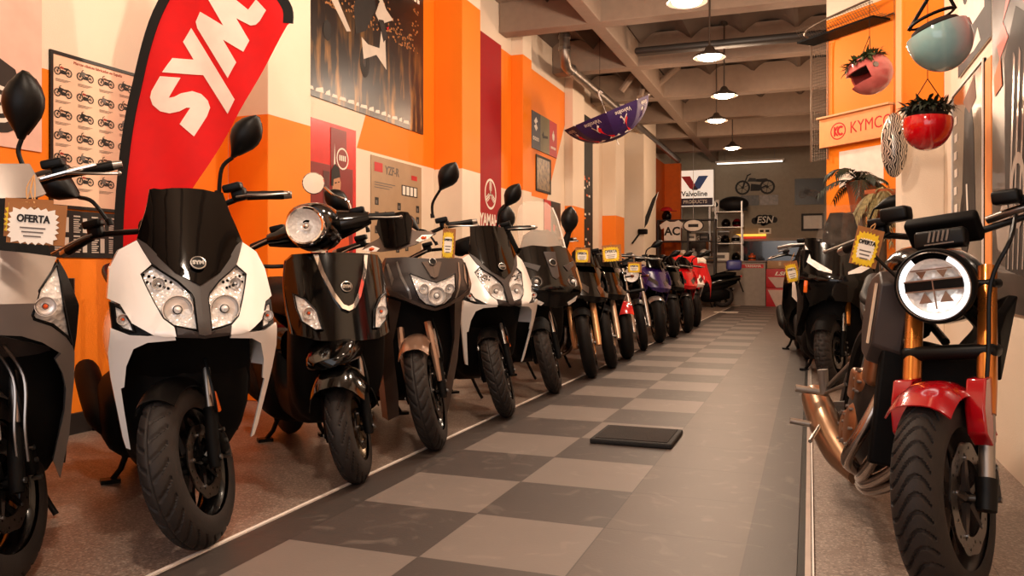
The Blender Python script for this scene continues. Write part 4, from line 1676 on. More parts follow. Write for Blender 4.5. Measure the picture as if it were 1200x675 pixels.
# ------------------------------------------------------------ grey scooter at the left edge
def grey_scooter():
    root, W = bike_root('scooter', 'metallic grey scooter cut off by the left edge, two white starburst tags hanging on it', 'scooter', -2.266, 1.716, -35, GS)
    S = steer_matrix(.09, 26, -30)

    def f(y, z):
        return (.15 - .5 * abs(z - .85)) - 1.8 * y * y
    scooter_core(root, S, .30, .115, .205, tread='arc', n=360, m=40, N=28, side_m=GREYM)
    fender(root, S, .30, .13, 62, 150, GREYM, gap=.02, drop=.05)
    up = both([(0, 1.004), (-0.074, 0.997), (-0.155, 0.986), (-0.131, 0.93), (-0.104, 0.888), (-0.082, 0.815), (-0.088, 0.799), (-0.137, 0.778), (-0.176, 0.744), (-0.199, 0.714), (-0.168, 0.690), (-0.115, 0.730), (-0.059, 0.754), (0, 0.76)])
    b = MB(GREYM)
    b.panel(up, f, t=.03, step=.025)
    b.build('front_shield', root, bevel=.004)
    tr_ = [(-0.159, 0.98), (-0.179, 0.938), (-0.213, 0.837), (-0.211, 0.74), (-0.207, 0.689), (-0.19, 0.734), (-0.168, 0.827)]
    b = MB(BLACK)
    b.panel(tr_, lambda y, z: f(y, z) - .006, t=.06, mirror=True)
    b.build('shield_trim', root, bevel=.003)
    lamp_unit(root, 'turn_signal', [(-0.154, 0.966), (-0.134, 0.934), (-0.104, 0.888), (-0.086, 0.815), (-0.092, 0.804), (-0.141, 0.784), (-0.184, 0.743), (-0.199, 0.716), (-0.187, 0.76), (-0.17, 0.835), (-0.161, 0.914)], f, rec=.03, bowl=[(-.118, .84, .028)], mirror_=True, bulb=BULB_O, off=.002)
    leg = [(-.168, .690), (-0.199, 0.714), (-0.208, 0.689), (-0.212, 0.60), (-0.210, 0.528), (-0.208, 0.408), (-0.195, 0.309), (-0.188, 0.254), (-0.163, 0.328), (-0.176, 0.416), (-0.189, 0.494), (-.190, .569), (-.177, .624), (-.153, .672)]
    for sd in (1, -1):
        b = MB(GREYM)
        b.panel([(y * sd, z) for y, z in leg], lambda y, z: f(y, z) - .003, t=.05, step=.03)
        b.build('leg_shield', root, bevel=.005)
        b = MB(DKGREY)
        b.loft([[(f(.2, z) - .04, sd * .205, z), (f(.2, z) - .20, sd * .225, z), (f(.2, z) - .21, sd * .2, z), (f(.2, z) - .05, sd * .19, z)] for z in (.3, .45, .6, .75, .92)])
        b.build('flank_panel', root)
    b = MB(DKGREY)
    b.panel(both([(0, .75), (-.15, .70), (-.19, .5), (-.17, .33), (0, .33)]), lambda y, z: f(y, z) - .16 - .1 * (.74 - z), t=.03, step=.06)
    b.build('splash_panel', root)
    b = MB(GREYM, X=S)
    b.panel([(.02, .42), (.10, .44), (.085, .60), (.01, .62)], lambda y, z: .02 - .5 * (z - .5), t=.01)
    b.build('fork_cover', root, bevel=.003)
    for (y0, m_) in ((.095, STEEL), (.125, STEEL)):
        b = MB(m_, X=S)
        b.tube(spline([(-.12, y0 - .04, .72), (-.06, y0 + .03, .6), (-.02, y0 + .015, .45), (-.02, y0, .35)], 6), .005, 6)
        b.build('brake_cable', root)
    handlebar(root, S, -.40, 1.22, .43, drop=.0)
    b = MB(CHROME, X=S)
    b.tube([(-.36, .19, 1.205), (-.37, .30, 1.215), (-.40, .40, 1.225)], [.012, .013, .012], 10, flat=.7)
    b.build('lever_guard', root)
    b = MB(GREYM)
    dash = both([(0, 1.29), (-0.105, 1.30), (-0.149, 1.199), (-0.119, 1.184), (0, 1.161)])
    b.panel(dash, lambda y, z: -.20 - .6 * (z - 1.2) - 1.2 * y * y, t=.10, step=.04)
    b.build('dash_cover', root, bevel=.006)
    b = MB(MATTK)
    b.panel(both([(0, 1.17), (-.12, 1.18), (-.15, .99), (0, 1.0)]), lambda y, z: -.06 - .5 * (z - 1.0) - 1.2 * y * y, t=.10, step=.05)
    b.build('dash_lower', root)
    for sd in (1, -1):
        mirror(root, S, sd, (-.42, .165, 1.25), (-.43, .155, 1.32), (-.43, .175, 1.36), (-.43, .245, 1.58), W=.135, D=.065)
    return root, S, W


gs, S_g, W_g = grey_scooter()

# ------------------------------------------------------------ black retro scooter
def retro_scooter():
    root, W = bike_root('scooter', 'glossy black retro scooter with a round headlight and chrome V on its apron', 'scooter', -1.91, 3.118, -42, GS)
    S = steer_matrix(.09, 26, -30)

    def f(y, z):
        return .05 - .4 * (z - .5) - 2.0 * y * y
    scooter_core(root, S, .235, .11, .135, wheelbase=1.25, Rr=.235, tread='slash', n=330, m=40, N=20, side_m=GLOSSK, rimmat=mat('rim_grey', '#6a5a48', .3, metal=.8), fork_z=.6)
    ap = both([(0, 1.03), (-0.143, 1.025), (-0.200, 1.020), (-0.228, 0.99), (-0.236, 0.93), (-0.241, 0.871), (-0.238, 0.753), (-0.228, 0.66), (-0.137, 0.635), (0, 0.63)])
    b = MB(GLOSSK)
    b.panel(ap, lambda y, z: f(y, z) - 6 * max(0, abs(y) - .17) ** 2, t=.05, step=.025)
    b.build('apron', root, bevel=.008)
    b = MB(GLOSSK)
    b.panel(both([(0, 1.02), (-.11, 1.02), (-.098, .943), (-.06, .84), (-.025, .79), (0, .782)]), lambda y, z: f(y, z) + .014, t=.02, step=.03)
    b.build('apron_tie', root, bevel=.006)
    ch = [(-0.128, 1.018), (-0.106, 0.931), (-0.065, 0.828), (-0.03, 0.776), (0, 0.764), (0, 0.785), (-0.022, 0.794), (-0.055, 0.847), (-0.092, 0.943), (-0.108, 1.018)]
    b = MB(CHROME)
    b.panel(ch, lambda y, z: f(y, z) + .020, t=.02, step=.03, mirror=True)
    b.build('chrome_trim', root, bevel=.002)
    lamp_unit(root, 'turn_signal', [(-0.216, 0.838), (-0.178, 0.818), (-0.136, 0.765), (-0.12, 0.684), (-0.148, 0.682), (-0.196, 0.718), (-0.211, 0.776)], lambda y, z: f(y, z) + .012, rec=.022, bowl=[(-.168, .755, .026)], mirror_=True, bulb=BULB_O)
    badge(root, face_matrix(f, 0, .865, .017), .026, txt='SYM')
    fender(root, S, .235, .245, 50, 165, GLOSSK, gap=.075, drop=.13)
    b = MB(GLOSSK, X=S)
    b.loft([sring(x, hw, z0, z1, 18, .8) for x, hw, z0, z1 in ((-.30, .12, .50, .66), (-.15, .125, .50, .68), (.0, .115, .52, .64), (.08, .095, .53, .60), (.12, .06, .54, .58))][::-1])
    b.build('fender_nose', root, smooth=60)
    # headlight nacelle turns with the bars
    b = MB(GLOSSK, X=S)
    b.loft([sring(x, hw, z0, z1, 22, .85) for x, hw, z0, z1 in ((-.13, .088, 1.085, 1.255), (-.16, .102, 1.07, 1.27), (-.25, .115, 1.05, 1.275), (-.34, .12, 1.04, 1.27), (-.44, .10, 1.06, 1.25), (-.52, .05, 1.10, 1.2))][::-1])
    for sd in (1, -1):
        b.loft([[(-.36 + r * math.cos(2 * PI * k / 12), sd * y, z + rz * math.sin(2 * PI * k / 12)) for k in range(12)][::sd] for y, r, rz, z in ((.06, .07, .08, 1.15), (.12, .062, .066, 1.15), (.2, .045, .045, 1.15), (.25, .03, .03, 1.15))])
    b.build('nacelle', root, smooth=60)
    M = S @ Matrix.Translation((-.082, 0, 1.168)) @ Matrix.Rotation(R(-8), 4, 'Y') @ axis_matrix((0, 0, 0), (1, 0, 0))
    b = MB(CHROME, X=M)
    b.lathe([(.076, 0.0), (.084, 0.004), (.088, -.004), (.088, -.052), (.076, -.052)], 36, closed=True)
    hl = b.build('headlight', root)
    b = MB(REFL, X=M)
    b.lathe([(.077, -.004), (.06, -.03), (.03, -.045), (0, -.048)], 30)
    b.build('reflector', hl)
    b = MB(CHROME, X=M)
    b.ball((0, 0, -.03), (.02, .02, .02), 12, 8)
    b.build('bulb', hl)
    b = MB(LENS, X=M)
    b.lathe([(.077, .001), (.05, .009), (.025, .013), (0, .0145)], 30)
    b.build('lens', hl)
    handlebar(root, S, -.37, 1.16, .36, drop=.02, chrome_ends=False)
    o = None
    for sd in (1, -1):
        b = MB(CHROME, X=S)
        e0 = (-.38, .165 * sd, 1.20)
        hc = Vector((-.40, .015 if sd > 0 else -.30, 1.375))
        if sd > 0:
            pth = spline([e0, (-.38, .16, 1.255), (-.39, .10, 1.30), (-.405, .065, 1.345)], 5)
        else:
            pth = spline([e0, (-.38, -.17, 1.255), (-.39, -.22, 1.30), (-.405, -.26, 1.345)], 5)
            continue
        b.tube(pth, .006, 8)
        mo = b.build('mirror', root)
        MM = S @ axis_matrix(hc, (-1, 0.25, 0.05))
        MM = S @ axis_matrix(hc, (1, 0.35, 0.0))
        b = MB(CHROME, X=MM)
        b.lathe([(.0, -.02), (.035, -.016), (.052, -.004), (.054, .004), (.050, .006)], 28)
        b.build('mirror_shell', mo)
        b = MB(MIRR, X=MM)
        b.lathe([(.050, .004), (0, .005)], 28)
        b.build('mirror_glass', mo)
    return root, S, W


rs, S_r, W_r = retro_scooter()

# ------------------------------------------------------------ dark bronze scooter
def bronze_scooter():
    root, W = bike_root('scooter', 'dark bronze scooter with one wide headlight, right of the black retro scooter', 'scooter', -1.872, 3.842, -45, GS)
    S = steer_matrix(.09, 26, -29)

    def f(y, z):
        return (.08 - .5 * (z - .85) if z > .85 else .08 - .25 * (.85 - z)) - 2.0 * y * y
    scooter_core(root, S, .295, .115, .205, tread='arc', n=330, m=36, N=28, side_m=BRONZE)
    sh = both([(0, 1.006), (-0.129, 1.016), (-0.211, 1.011), (-0.231, 0.975), (-0.246, 0.873), (-0.221, 0.816), (-0.146, 0.787), (-0.064, 0.751), (0, 0.735)])
    b = MB(DKGREY)
    b.panel(sh, f, t=.05, step=.03)
    b.build('front_shield', root, bevel=.006)
    b = MB(BRONZE)
    b.panel([(-.246, .873), (-.221, .816), (-.146, .787), (-.064, .751), (0, .735), (0, .75), (-.07, .772), (-.15, .806), (-.215, .845), (-.235, .93), (-.225, .99), (-.236, .95)], lambda y, z: f(y, z) + .012, t=.04, step=.03, mirror=True)
    b.panel([(-.055, .99), (0, .995), (0, .905), (-.02, .915)], lambda y, z: f(y, z) + .010, t=.02, step=.03, mirror=True)
    b.build('shield_trim', root, bevel=.004)
    lamp_unit(root, 'headlight', both([(0, 0.882), (-0.061, 0.902), (-0.125, 0.93), (-0.113, 0.859), (-0.089, 0.802), (-0.052, 0.77), (0, 0.757)]), lambda y, z: f(y, z) + .016, rec=.03, bowl=[(0, .815, .045), (-.07, .85, .025), (.07, .85, .025)])
    b = MB(STEEL)
    for s_ in ([(-0.221, 0.975), (-0.212, 0.982), (-0.197, 0.902), (-0.21, 0.866)], [(-0.177, 0.989), (-0.169, 0.992), (-0.157, 0.917), (-0.118, 0.80), (-0.128, 0.794), (-0.168, 0.909)]):
        b.panel(s_, lambda y, z: f(y, z) + .004, t=.006, mirror=True)
    b.build('shield_decal', root)
    badge(root, face_matrix(f, 0, .985, .013), .02)
    for sd in (1, -1):
        b = MB(BRONZE)
        b.panel([(y * sd, z) for y, z in [(-.21, .80), (-0.215, 0.536), (-0.215, 0.441), (-0.186, 0.234), (-0.169, 0.13), (-0.12, 0.16), (-0.131, 0.284), (-0.158, 0.443), (-0.174, 0.569), (-.15, .78)]], lambda y, z: f(y, z) - .06, t=.12, step=.04)
        b.build('leg_shield', root, bevel=.006)
    fender(root, S, .295, .16, 56, 150, mat('fender_bronze', '#9a7a66', .28, metal=.5, coat=.7), gap=.03, drop=.06)
    for sd in (1, -1):
        b = MB(mat('fender_bronze', '#9a7a66'), X=S)
        b.tube([(-.0, .085 * sd, .35), (-.03, .083 * sd, .5), (-.09, .075 * sd, .66)], [.012, .02, .02], 8)
        b.build('fender_stay', root)
    fh = lambda y, z: -.10 - .5 * (z - 1.0) - 1.0 * y * y

    def hp(out, m, nm, off=0.0, t=.03, mir=True, par=None):
        bb = MB(m, X=S)
        bb.panel(out, lambda y, z: fh(y, z) + off, t=t, step=.03, mirror=mir)
        return bb.build(nm, par or root, bevel=.003)
    c = hp(both([(0, 1.07), (-.10, 1.08), (-.205, 1.115), (-.175, 1.135), (-.10, 1.155), (-.055, 1.20), (0, 1.21)]), BRONZE, 'handlebar_cover', 0, .10, False)
    hp(both([(0, 1.274), (-.05, 1.274), (-.085, 1.262), (-.105, 1.21), (-.07, 1.10), (0, 1.085)]), SMOKE, 'visor', .02, .008, False)
    for sd in (1, -1):
        bb = MB(REFL, X=S)
        bb.panel([(y * sd, z) for y, z in [(-.197, 1.113), (-.138, 1.123), (-.10, 1.10), (-.12, 1.088), (-.17, 1.096)]], lambda y, z: fh(y, z) + .006, t=.01)
        sg = bb.build('turn_signal', root)
        bb = MB(BULB_O, X=S)
        bb.ball((fh(.14, 1.105) + .008, .145 * sd, 1.106), (.006, .016, .009), 8, 6)
        bb.build('bulb', sg)
    handlebar(root, S, -.40, 1.15, .40, drop=.01)
    for sd in (1, -1):
        mirror(root, S, sd, (-.41, .19, 1.21), (-.42, .205, 1.29), (-.42, .262, 1.355), (-.43, .385, 1.49), W=.12, D=.06)
    return root, S, W


bs_, S_b, W_b = bronze_scooter()

# ------------------------------------------------------------ second white scooter further back
ws2 = dup(ws)
ws2.matrix_world = Matrix.Translation((-1.858, 4.848, 0)) @ Matrix.Rotation(R(-40), 4, 'Z')
tag(ws2, 'smaller white scooter with black windscreen, below the tall dark red banner', 'scooter', GS)

# ------------------------------------------------------------ black scooter with a tall clear screen
def touring_scooter():
    root, W = bike_root('scooter', 'all-black touring scooter with a tall clear windscreen, right of the second white scooter', 'scooter', -1.869, 5.921, -45, GS)
    S = steer_matrix(.09, 26, -33)

    def f(y, z):
        return (.14 - .55 * (z - .80) if z > .80 else .14 - .4 * (.80 - z)) - 1.5 * y * y
    scooter_core(root, S, .285, .12, .185, tread='arc', n=240, m=28, N=24, side_m=GLOSSK)
    fender(root, S, .285, .16, 52, 150, MATTK, gap=.03, drop=.07)
    b = MB(GLOSSK)
    b.panel(both([(0, 1.13), (-.12, 1.14), (-.20, 1.12), (-.26, 1.0), (-.27, .86), (-.24, .74), (-.12, .68), (0, .66)]), f, t=.06, step=.03)
    b.build('front_fairing', root, bevel=.008)
    b = MB(DKGREY)
    b.panel([(-.10, .98), (-.235, 1.02), (-.225, .985), (-.13, .94)], lambda y, z: f(y, z) + .008, t=.02, mirror=True)
    b.panel([(0, 1.09), (-.05, 1.09), (-.03, .9), (0, .88)], lambda y, z: f(y, z) + .008, t=.02, mirror=True)
    b.build('fairing_trim', root, bevel=.003)
    for sd in (1, -1):
        M = face_matrix(f, -.155 * sd, .86, -.004)
        b = MB(STEEL, X=M)
        b.lathe([(.04, .0), (.046, .012), (.050, 0)], 24)
        hl = b.build('headlight', root)
        b = MB(REFL, X=M)
        b.lathe([(.041, .004), (.03, -.004), (.0, -.008 + .012)], 20)
        b.ball((0, 0, .008), .016, 10, 6)
        b.build('reflector', hl)
        b = MB(LENS, X=M)
        b.lathe([(.041, .01), (.02, .016), (0, .017)], 20)
        b.build('lens', hl)
        b = MB(TAN)
        b.panel([(sd * -y, z) for y, z in [(.235, .95), (.262, .97), (.262, .82), (.24, .78)]], lambda y, z: f(y, z) + .006, t=.02)
        b.build('side_trim', root, bevel=.003)
        b = MB(REFL)
        b.panel([(sd * -y, z) for y, z in [(.10, .70), (.20, .75), (.19, .71), (.12, .68)]], lambda y, z: f(y, z) + .006, t=.01)
        b.build('position_light', root)
    badge(root, face_matrix(f, 0, 1.0, .012), .03)
    fs_ = lambda y, z: -.06 - .45 * (z - 1.1) - 1.6 * y * y
    b = MB(SCREEN)
    b.panel(both([(0, 1.50), (-.10, 1.49), (-.15, 1.45), (-.19, 1.30), (-.20, 1.10), (-.10, 1.07), (0, 1.06)]), fs_, t=.004, step=.04)
    b.build('windscreen', root)
    b = MB(DKGREY)
    b.panel(both([(0, 1.26), (-.06, 1.27), (-.14, 1.22), (-.19, 1.10), (-.10, 1.07), (0, 1.04)]), lambda y, z: fs_(y, z) - .02, t=.03, step=.04)
    b.build('dash_cowl', root, bevel=.004)
    b = MB(WHITE)
    b.tube([(fs_(y, z) + .002, y, z) for y, z in ((.15, 1.45), (.18, 1.36), (.195, 1.24), (.205, 1.1))], .006, 6)
    b.build('screen_edge', root)
    handlebar(root, S, -.40, 1.12, .40, drop=.02)
    I = Matrix()
    for sd in (1, -1):
        mirror(root, I, sd, (-.20, .20, 1.11), (-.20, .25, 1.18), (-.20, .27, 1.23), (-.22, .29, 1.46), W=.15, D=.07)
        b = MB(MATTK)
        b.tube([(-.19, .20 * sd, 1.08), (-.2, .24 * sd, 1.17), (-.2, .27 * sd, 1.25)], [.035, .032, .022], 10)
        b.build('mirror_arm', root)
    return root, S, W


ts, S_t, W_t = touring_scooter()

# ------------------------------------------------------------ naked and sports motorcycles
AX = Matrix(((0, 1, 0, 0), (0, 0, 1, 0), (1, 0, 0, 0), (0, 0, 0, 1)))
REDP = mat('red_paint', '#c40a14', 0.2, coat=0.9, var=0.03)
DREDP = mat('deep_red_paint', '#9c0612', 0.18, coat=0.9, var=0.03)
PURP = mat('purple_paint', '#2a1352', 0.25, coat=0.8)
ENGB = mat('bronze_engine_cover', '#8a5a3a', 0.38, metal=0.7, var=0.15)
ENGK = mat('engine_black', '#161313', 0.45, metal=0.3, bump=0.1)
PIPE = mat('exhaust_steel', '#9a8f88', 0.22, metal=1.0, var=0.2, vscale=12)


def motorcycle(name, label, x, y, head, steer, lean=-5, Rf=.30, wf=.115, rim=.215, tread='slash', n=64, m=12, Nt=24, fork=BLACK, stanch=STEEL, usd=False,
               fend=BLACK, tank=GLOSSK, side=GLOSSK, lamp='round', rimmat=RIMK, wire=False, wb=1.42, Rr=.305, wr=.17, group=None, eng=ENGK, bars=True, mirr=True, bar_z=1.06, bar_half=.37,
               fairing=None, wscreen=None, discs=(.06, -.06), fa0=58, fw=.05, detail=1, fgap=.018, mirtip=.30, tmat=TYRE_D):
    root, W = bike_root(name, label, 'motorcycle', x, y, head, group, lean)
    S = steer_matrix(.095, 25, steer)
    rk = math.tan(R(25))
    wheel(root, 'front_wheel', S @ Matrix.Translation((0, 0, Rf)) @ AX, Rf, wf, rim, rimmat=rimmat, spokes=18 if wire else 5, wire=wire, tread=tread, n=n, m=m, N=Nt, discs=discs, disc_r=rim * .72, tmat=tmat, depth=.007)
    wheel(root, 'rear_wheel', Matrix.Translation((-wb, 0, Rr)) @ AX, Rr, wr, Rr * .70, rimmat=rimmat, n=40, m=10, tmat=tmat)
    for sd in (1, -1):
        yy = .105 * sd
        P = lambda z: (-rk * (z - Rf), yy, z)
        b = MB(S and fork, X=S)
        if usd:
            b.tube([P(Rf + .22), P(.60), P(.95)], [.024, .027, .027], 16)
            b.use(BLACK)
            b.tube([P(Rf - .03), P(Rf + .05)], [.026, .03], 14)
            b.use(stanch)
            b.tube([P(Rf), P(Rf + .24)], .021, 14)
        else:
            b.tube([P(Rf - .03), P(Rf + .05), P(Rf + .33)], [.022, .029, .027], 14)
            b.use(stanch)
            b.tube([P(Rf + .3), P(.95)], .0205, 14)
        b.build('fork_leg', root)
    b = MB(STEEL, X=S)
    b.cyl((0, -.12, Rf), (0, .12, Rf), .011)
    b.build('axle', root)
    b = MB(BLACK, X=S)
    for z, hh in ((.70, .045), (.90, .03)):
        b.rbox((-rk * (z - Rf) - .012, 0, z), (.085, .275, hh), .02)
    b.build('triple_clamp', root)
    for sd in (1, -1):
        if not any(d * sd > 0 for d in discs):
            continue
        b = MB(BLACK, X=S)
        b.rbox((-rim * .66, .075 * sd, Rf + .02), (.06, .05, .11), .014)
        b.use(STEEL)
        for dz in (-.03, .02, .06):
            b.cyl((-rim * .66, .07 * sd, Rf + dz), (-rim * .66, .105 * sd, Rf + dz), .009, n=8)
        b.build('brake_caliper', root)
    fender(root, S, Rf, wf + fw, fa0, 150, fend, gap=fgap, drop=.045)
    # engine, frame, radiator
    body(root, 'engine', [(-.42, .10, .30, .50), (-.50, .19, .22, .66), (-.62, .20, .18, .70), (-.78, .19, .20, .58), (-.95, .14, .24, .5)], eng, e=.7, smooth=45)
    b = MB(BLACK)
    for sd in (1, -1):
        b.tube(spline([(-.33, .04 * sd, .84), (-.45, .13 * sd, .78), (-.75, .17 * sd, .68), (-.93, .16 * sd, .48), (-.95, .14 * sd, .32)], 5), .024, 8)
        b.tube(spline([(-.80, .12 * sd, .70), (-1.1, .12 * sd, .76), (-1.45, .08 * sd, .84)], 4), .016, 8)
        b.tube([(-.93, .12 * sd, .38), (-wb, .125 * sd, Rr)], [.035, .026], 8)
    b.build('frame', root)
    b = MB(BLACK)
    b.box((-.36, 0, .56), (.03, .30, .26), Matrix.Rotation(R(-12), 4, 'Y'))
    b.use(ENGK)
    for k in range(12):
        b.box((-.343 - .02 * ((k - 6) / 12), 0, .45 + k * .02), (.012, .27, .004))
    b.build('radiator', root)
    b = MB(PIPE)
    for k in range(2 if detail < 2 else 0):
        yy = -.05 + .1 * k
        b.tube(spline([(-.42, yy, .50), (-.37, yy, .40), (-.40, yy * .8, .24), (-.55, yy * .6, .16), (-.9, -.05, .16)], 5), .019, 8)
    if detail < 2:
        b.tube(spline([(-.85, -.06, .16), (-1.05, -.14, .22), (-1.3, -.18, .38), (-1.55, -.19, .52)], 4), [.03, .03, .03, .03, .035, .045, .055, .055, .055, .055, .055, .055, .05], 12)
        b.build('exhaust', root)
    body(root, 'tank', [(-.36, .06, .84, .90), (-.42, .12, .80, .98), (-.55, .165, .77, 1.04), (-.72, .16, .76, 1.03), (-.86, .11, .76, .92), (-.92, .08, .76, .84)], tank, e=.85)
    body(root, 'seat', [(-.84, .08, .77, .84), (-.95, .13, .77, .83), (-1.1, .15, .78, .85), (-1.22, .13, .80, .90), (-1.45, .08, .86, .94), (-1.55, .04, .88, .93)], SEATM, e=.75)
    body(root, 'tail_panel', [(-.95, .10, .68, .78), (-1.1, .13, .68, .79), (-1.4, .10, .76, .88), (-1.62, .04, .86, .92)], side, e=.8)
    b = MB(side)
    for sd in (1, -1):
        b.loft([[(x_, sd * (yy + .02), z0), (x_, sd * (yy + .03), z1), (x_, sd * yy, z1), (x_, sd * yy, z0)][::sd] for x_, yy, z0, z1 in ((-.30, .12, .78, .84), (-.38, .17, .62, .90), (-.52, .18, .66, .88), (-.64, .16, .74, .82))])
    b.build('side_shroud', root, bevel=.006)
    b = MB(BLACK)
    b.tube([(-.78, .13, .22), (-.74, .24, .02)], .012, 8)
    b.box((-.735, .25, .012), (.05, .07, .016))
    b.build('side_stand', root)
    hx = -rk * (bar_z - Rf)
    if bars:
        handlebar(root, S, hx, bar_z, bar_half, drop=.03, sweep=.10)
    if mirr:
        for sd in (1, -1):
            mirror(root, S, sd, (hx - .02, bar_half - .16, bar_z + .02), (hx - .01, bar_half - .13, bar_z + .10), (hx - .01, bar_half - .08, bar_z + .13), (hx - .02, bar_half + .08, bar_z + .18), W=.085, D=.04)
    if lamp == 'round':
        hz = .90
        M = S @ Matrix.Translation((-rk * (hz - Rf) + .13, 0, hz)) @ Matrix.Rotation(R(4), 4, 'Y') @ axis_matrix((0, 0, 0), (1, 0, 0))
        b = MB(BLACK, X=M)
        b.lathe([(0, -.11), (.05, -.105), (.085, -.07), (.098, -.02), (.1, .0), (.092, .004), (.088, -.003)], 32)
        hl = b.build('headlight', root)
        b = MB(REFL, X=M)
        b.lathe([(.088, -.004), (.07, -.02), (.03, -.03), (0, -.03)], 28)
        b.ball((0, 0, -.015), .02, 10, 8)
        b.build('reflector', hl)
        b = MB(LENS, X=M)
        b.lathe([(.088, .0), (.05, .01), (0, .014)], 28)
        b.build('lens', hl)
        b = MB(BLACK, X=S)
        b.rbox((-rk * .72 + .03, 0, 1.04), (.06, .17, .08), .02, M=Matrix.Rotation(R(-30), 4, 'Y'))
        b.build('instrument_cluster', root)
        for sd in (1, -1):
            b = MB(mat('smoky_amber', '#6a3414', .25, coat=.4), X=S)
            b.ball((-rk * .6 + .07, .19 * sd, .86), (.026, .022, .018), 10, 8)
            b.use(BLACK)
            b.cyl((-rk * .6 + .03, .11 * sd, .86), (-rk * .6 + .05, .18 * sd, .86), .009)
            b.build('turn_signal', root)
    if fairing:
        def f(y_, z_):
            return .04 - .75 * (z_ - .72) - 2.2 * y_ * y_ if z_ > .72 else .04 - .45 * (.72 - z_) - 2.2 * y_ * y_
        b = MB(fairing)
        b.panel(both([(0, 1.02), (-.09, 1.01), (-.17, .98), (-.21, .88), (-.2, .76), (-.12, .68), (0, .66)]), f, t=.05, step=.04)
        b.build('front_fairing', root, bevel=.006)
        for sd in (1, -1):
            b = MB(fairing)
            b.loft([[(x_, sd * (yy + .012), z0), (x_, sd * (yy + .03), (z0 + z1) / 2), (x_, sd * (yy + .012), z1), (x_, sd * yy, z1), (x_, sd * (yy + .015), (z0 + z1) / 2), (x_, sd * yy, z0)][::sd] for x_, yy, z0, z1 in ((-.06, .16, .70, .86), (-.22, .21, .50, .96), (-.42, .23, .34, .90), (-.66, .21, .26, .74), (-.84, .17, .30, .52))])
            b.build('side_fairing', root, bevel=.004)
            b = MB(mat('dark_lens', '#3a332f', .08, coat=.4))
            b.panel([(sd * y_, z_) for y_, z_ in [(-.04, .80), (-.15, .87), (-.17, .82), (-.06, .74)]], lambda y_, z_: f(y_, z_) + .004, t=.012)
            b.build('headlight', root)
        fs_ = lambda y_, z_: -.10 - .85 * (z_ - .98) - 2.0 * y_ * y_
        b = MB(SMOKE if wscreen is None else wscreen)
        b.panel(both([(0, 1.16), (-.06, 1.155), (-.12, 1.10), (-.16, .98), (0, .985)]), fs_, t=.004, step=.04)
        b.build('windscreen', root)
    return root, S, W


GM = 'motorcycles parked along the left wall'
m7, S7, W7 = motorcycle('motorcycle', 'black motorcycle with orange-gold fork tubes, just right of the touring scooter', -1.833, 6.878, -45, -36, fork=mat('pale_gold_fork', '#d9a878', .3, metal=.6), fend=MATTK, group=GM, rimmat=mat('rim_gold', '#b08254', .35, metal=.7), lamp=None, fairing=GLOSSK, mirr=False, Rf=.305, rim=.225)
m8, S8, W8 = motorcycle('motorcycle', 'black motorcycle with pale bright fork tubes, left of the red-fendered one', -1.823, 7.604, -45, -36, fork=mat('pale_fork', '#cdb49c', .3, metal=.7), fend=MATTK, group=GM, wire=False, rimmat=mat('rim_pale', '#b79c80', .35, metal=.7), lamp=None, fairing=GLOSSK, mirr=False, Rf=.305, rim=.225)
m9, S9, W9 = motorcycle('motorcycle', 'motorcycle with a bright red front fender in the left row', -1.854, 8.468, -45, -32, fork=ALU, fend=REDP, tank=REDP, group=GM, wf=.15, mirr=False, fa0=38, fw=.09, fgap=.03)
m10, S10, W10 = motorcycle('motorcycle', 'slim black motorcycle with a thin front wheel, between the red-fendered and the purple one', -1.872, 9.435, -45, -32, fork=STEEL, fend=BLACK, group=GM, wf=.10, rimmat=STEEL)
m11, S11, W11 = motorcycle('motorcycle', 'purple sports motorcycle with a grey front fender', -1.862, 10.511, -48, -26, fork=BLACK, fend=GREYM, tank=PURP, side=PURP, fairing=PURP, group=GM, wf=.15, lamp=None, bar_z=.98)
m12, S12, W12 = motorcycle('motorcycle', 'black and beige sports motorcycle right of the purple one', -1.83, 11.45, -50, -24, fork=BLACK, fend=BLACK, tank=mat('beige_paint', '#b79b78', .25, coat=.8), side=mat('beige_paint', '#b79b78'), fairing=GLOSSK, group=GM, wf=.15, lamp=None, bar_z=1.0)
m13, S13, W13 = motorcycle('motorcycle', 'red sports motorcycle behind the black and beige one', -1.76, 12.35, -50, -24, fork=BLACK, fend=BLACK, tank=REDP, side=REDP, fairing=REDP, group=GM, wf=.14, lamp=None, bar_z=1.0)
m14, S14, W14 = motorcycle('motorcycle', 'dark motorcycle half hidden under a draped red cloth', -1.82, 13.75, -50, -24, fork=BLACK, fend=BLACK, tank=BLACK, fairing=WHITEP, group=GM, wf=.14, lamp=None)

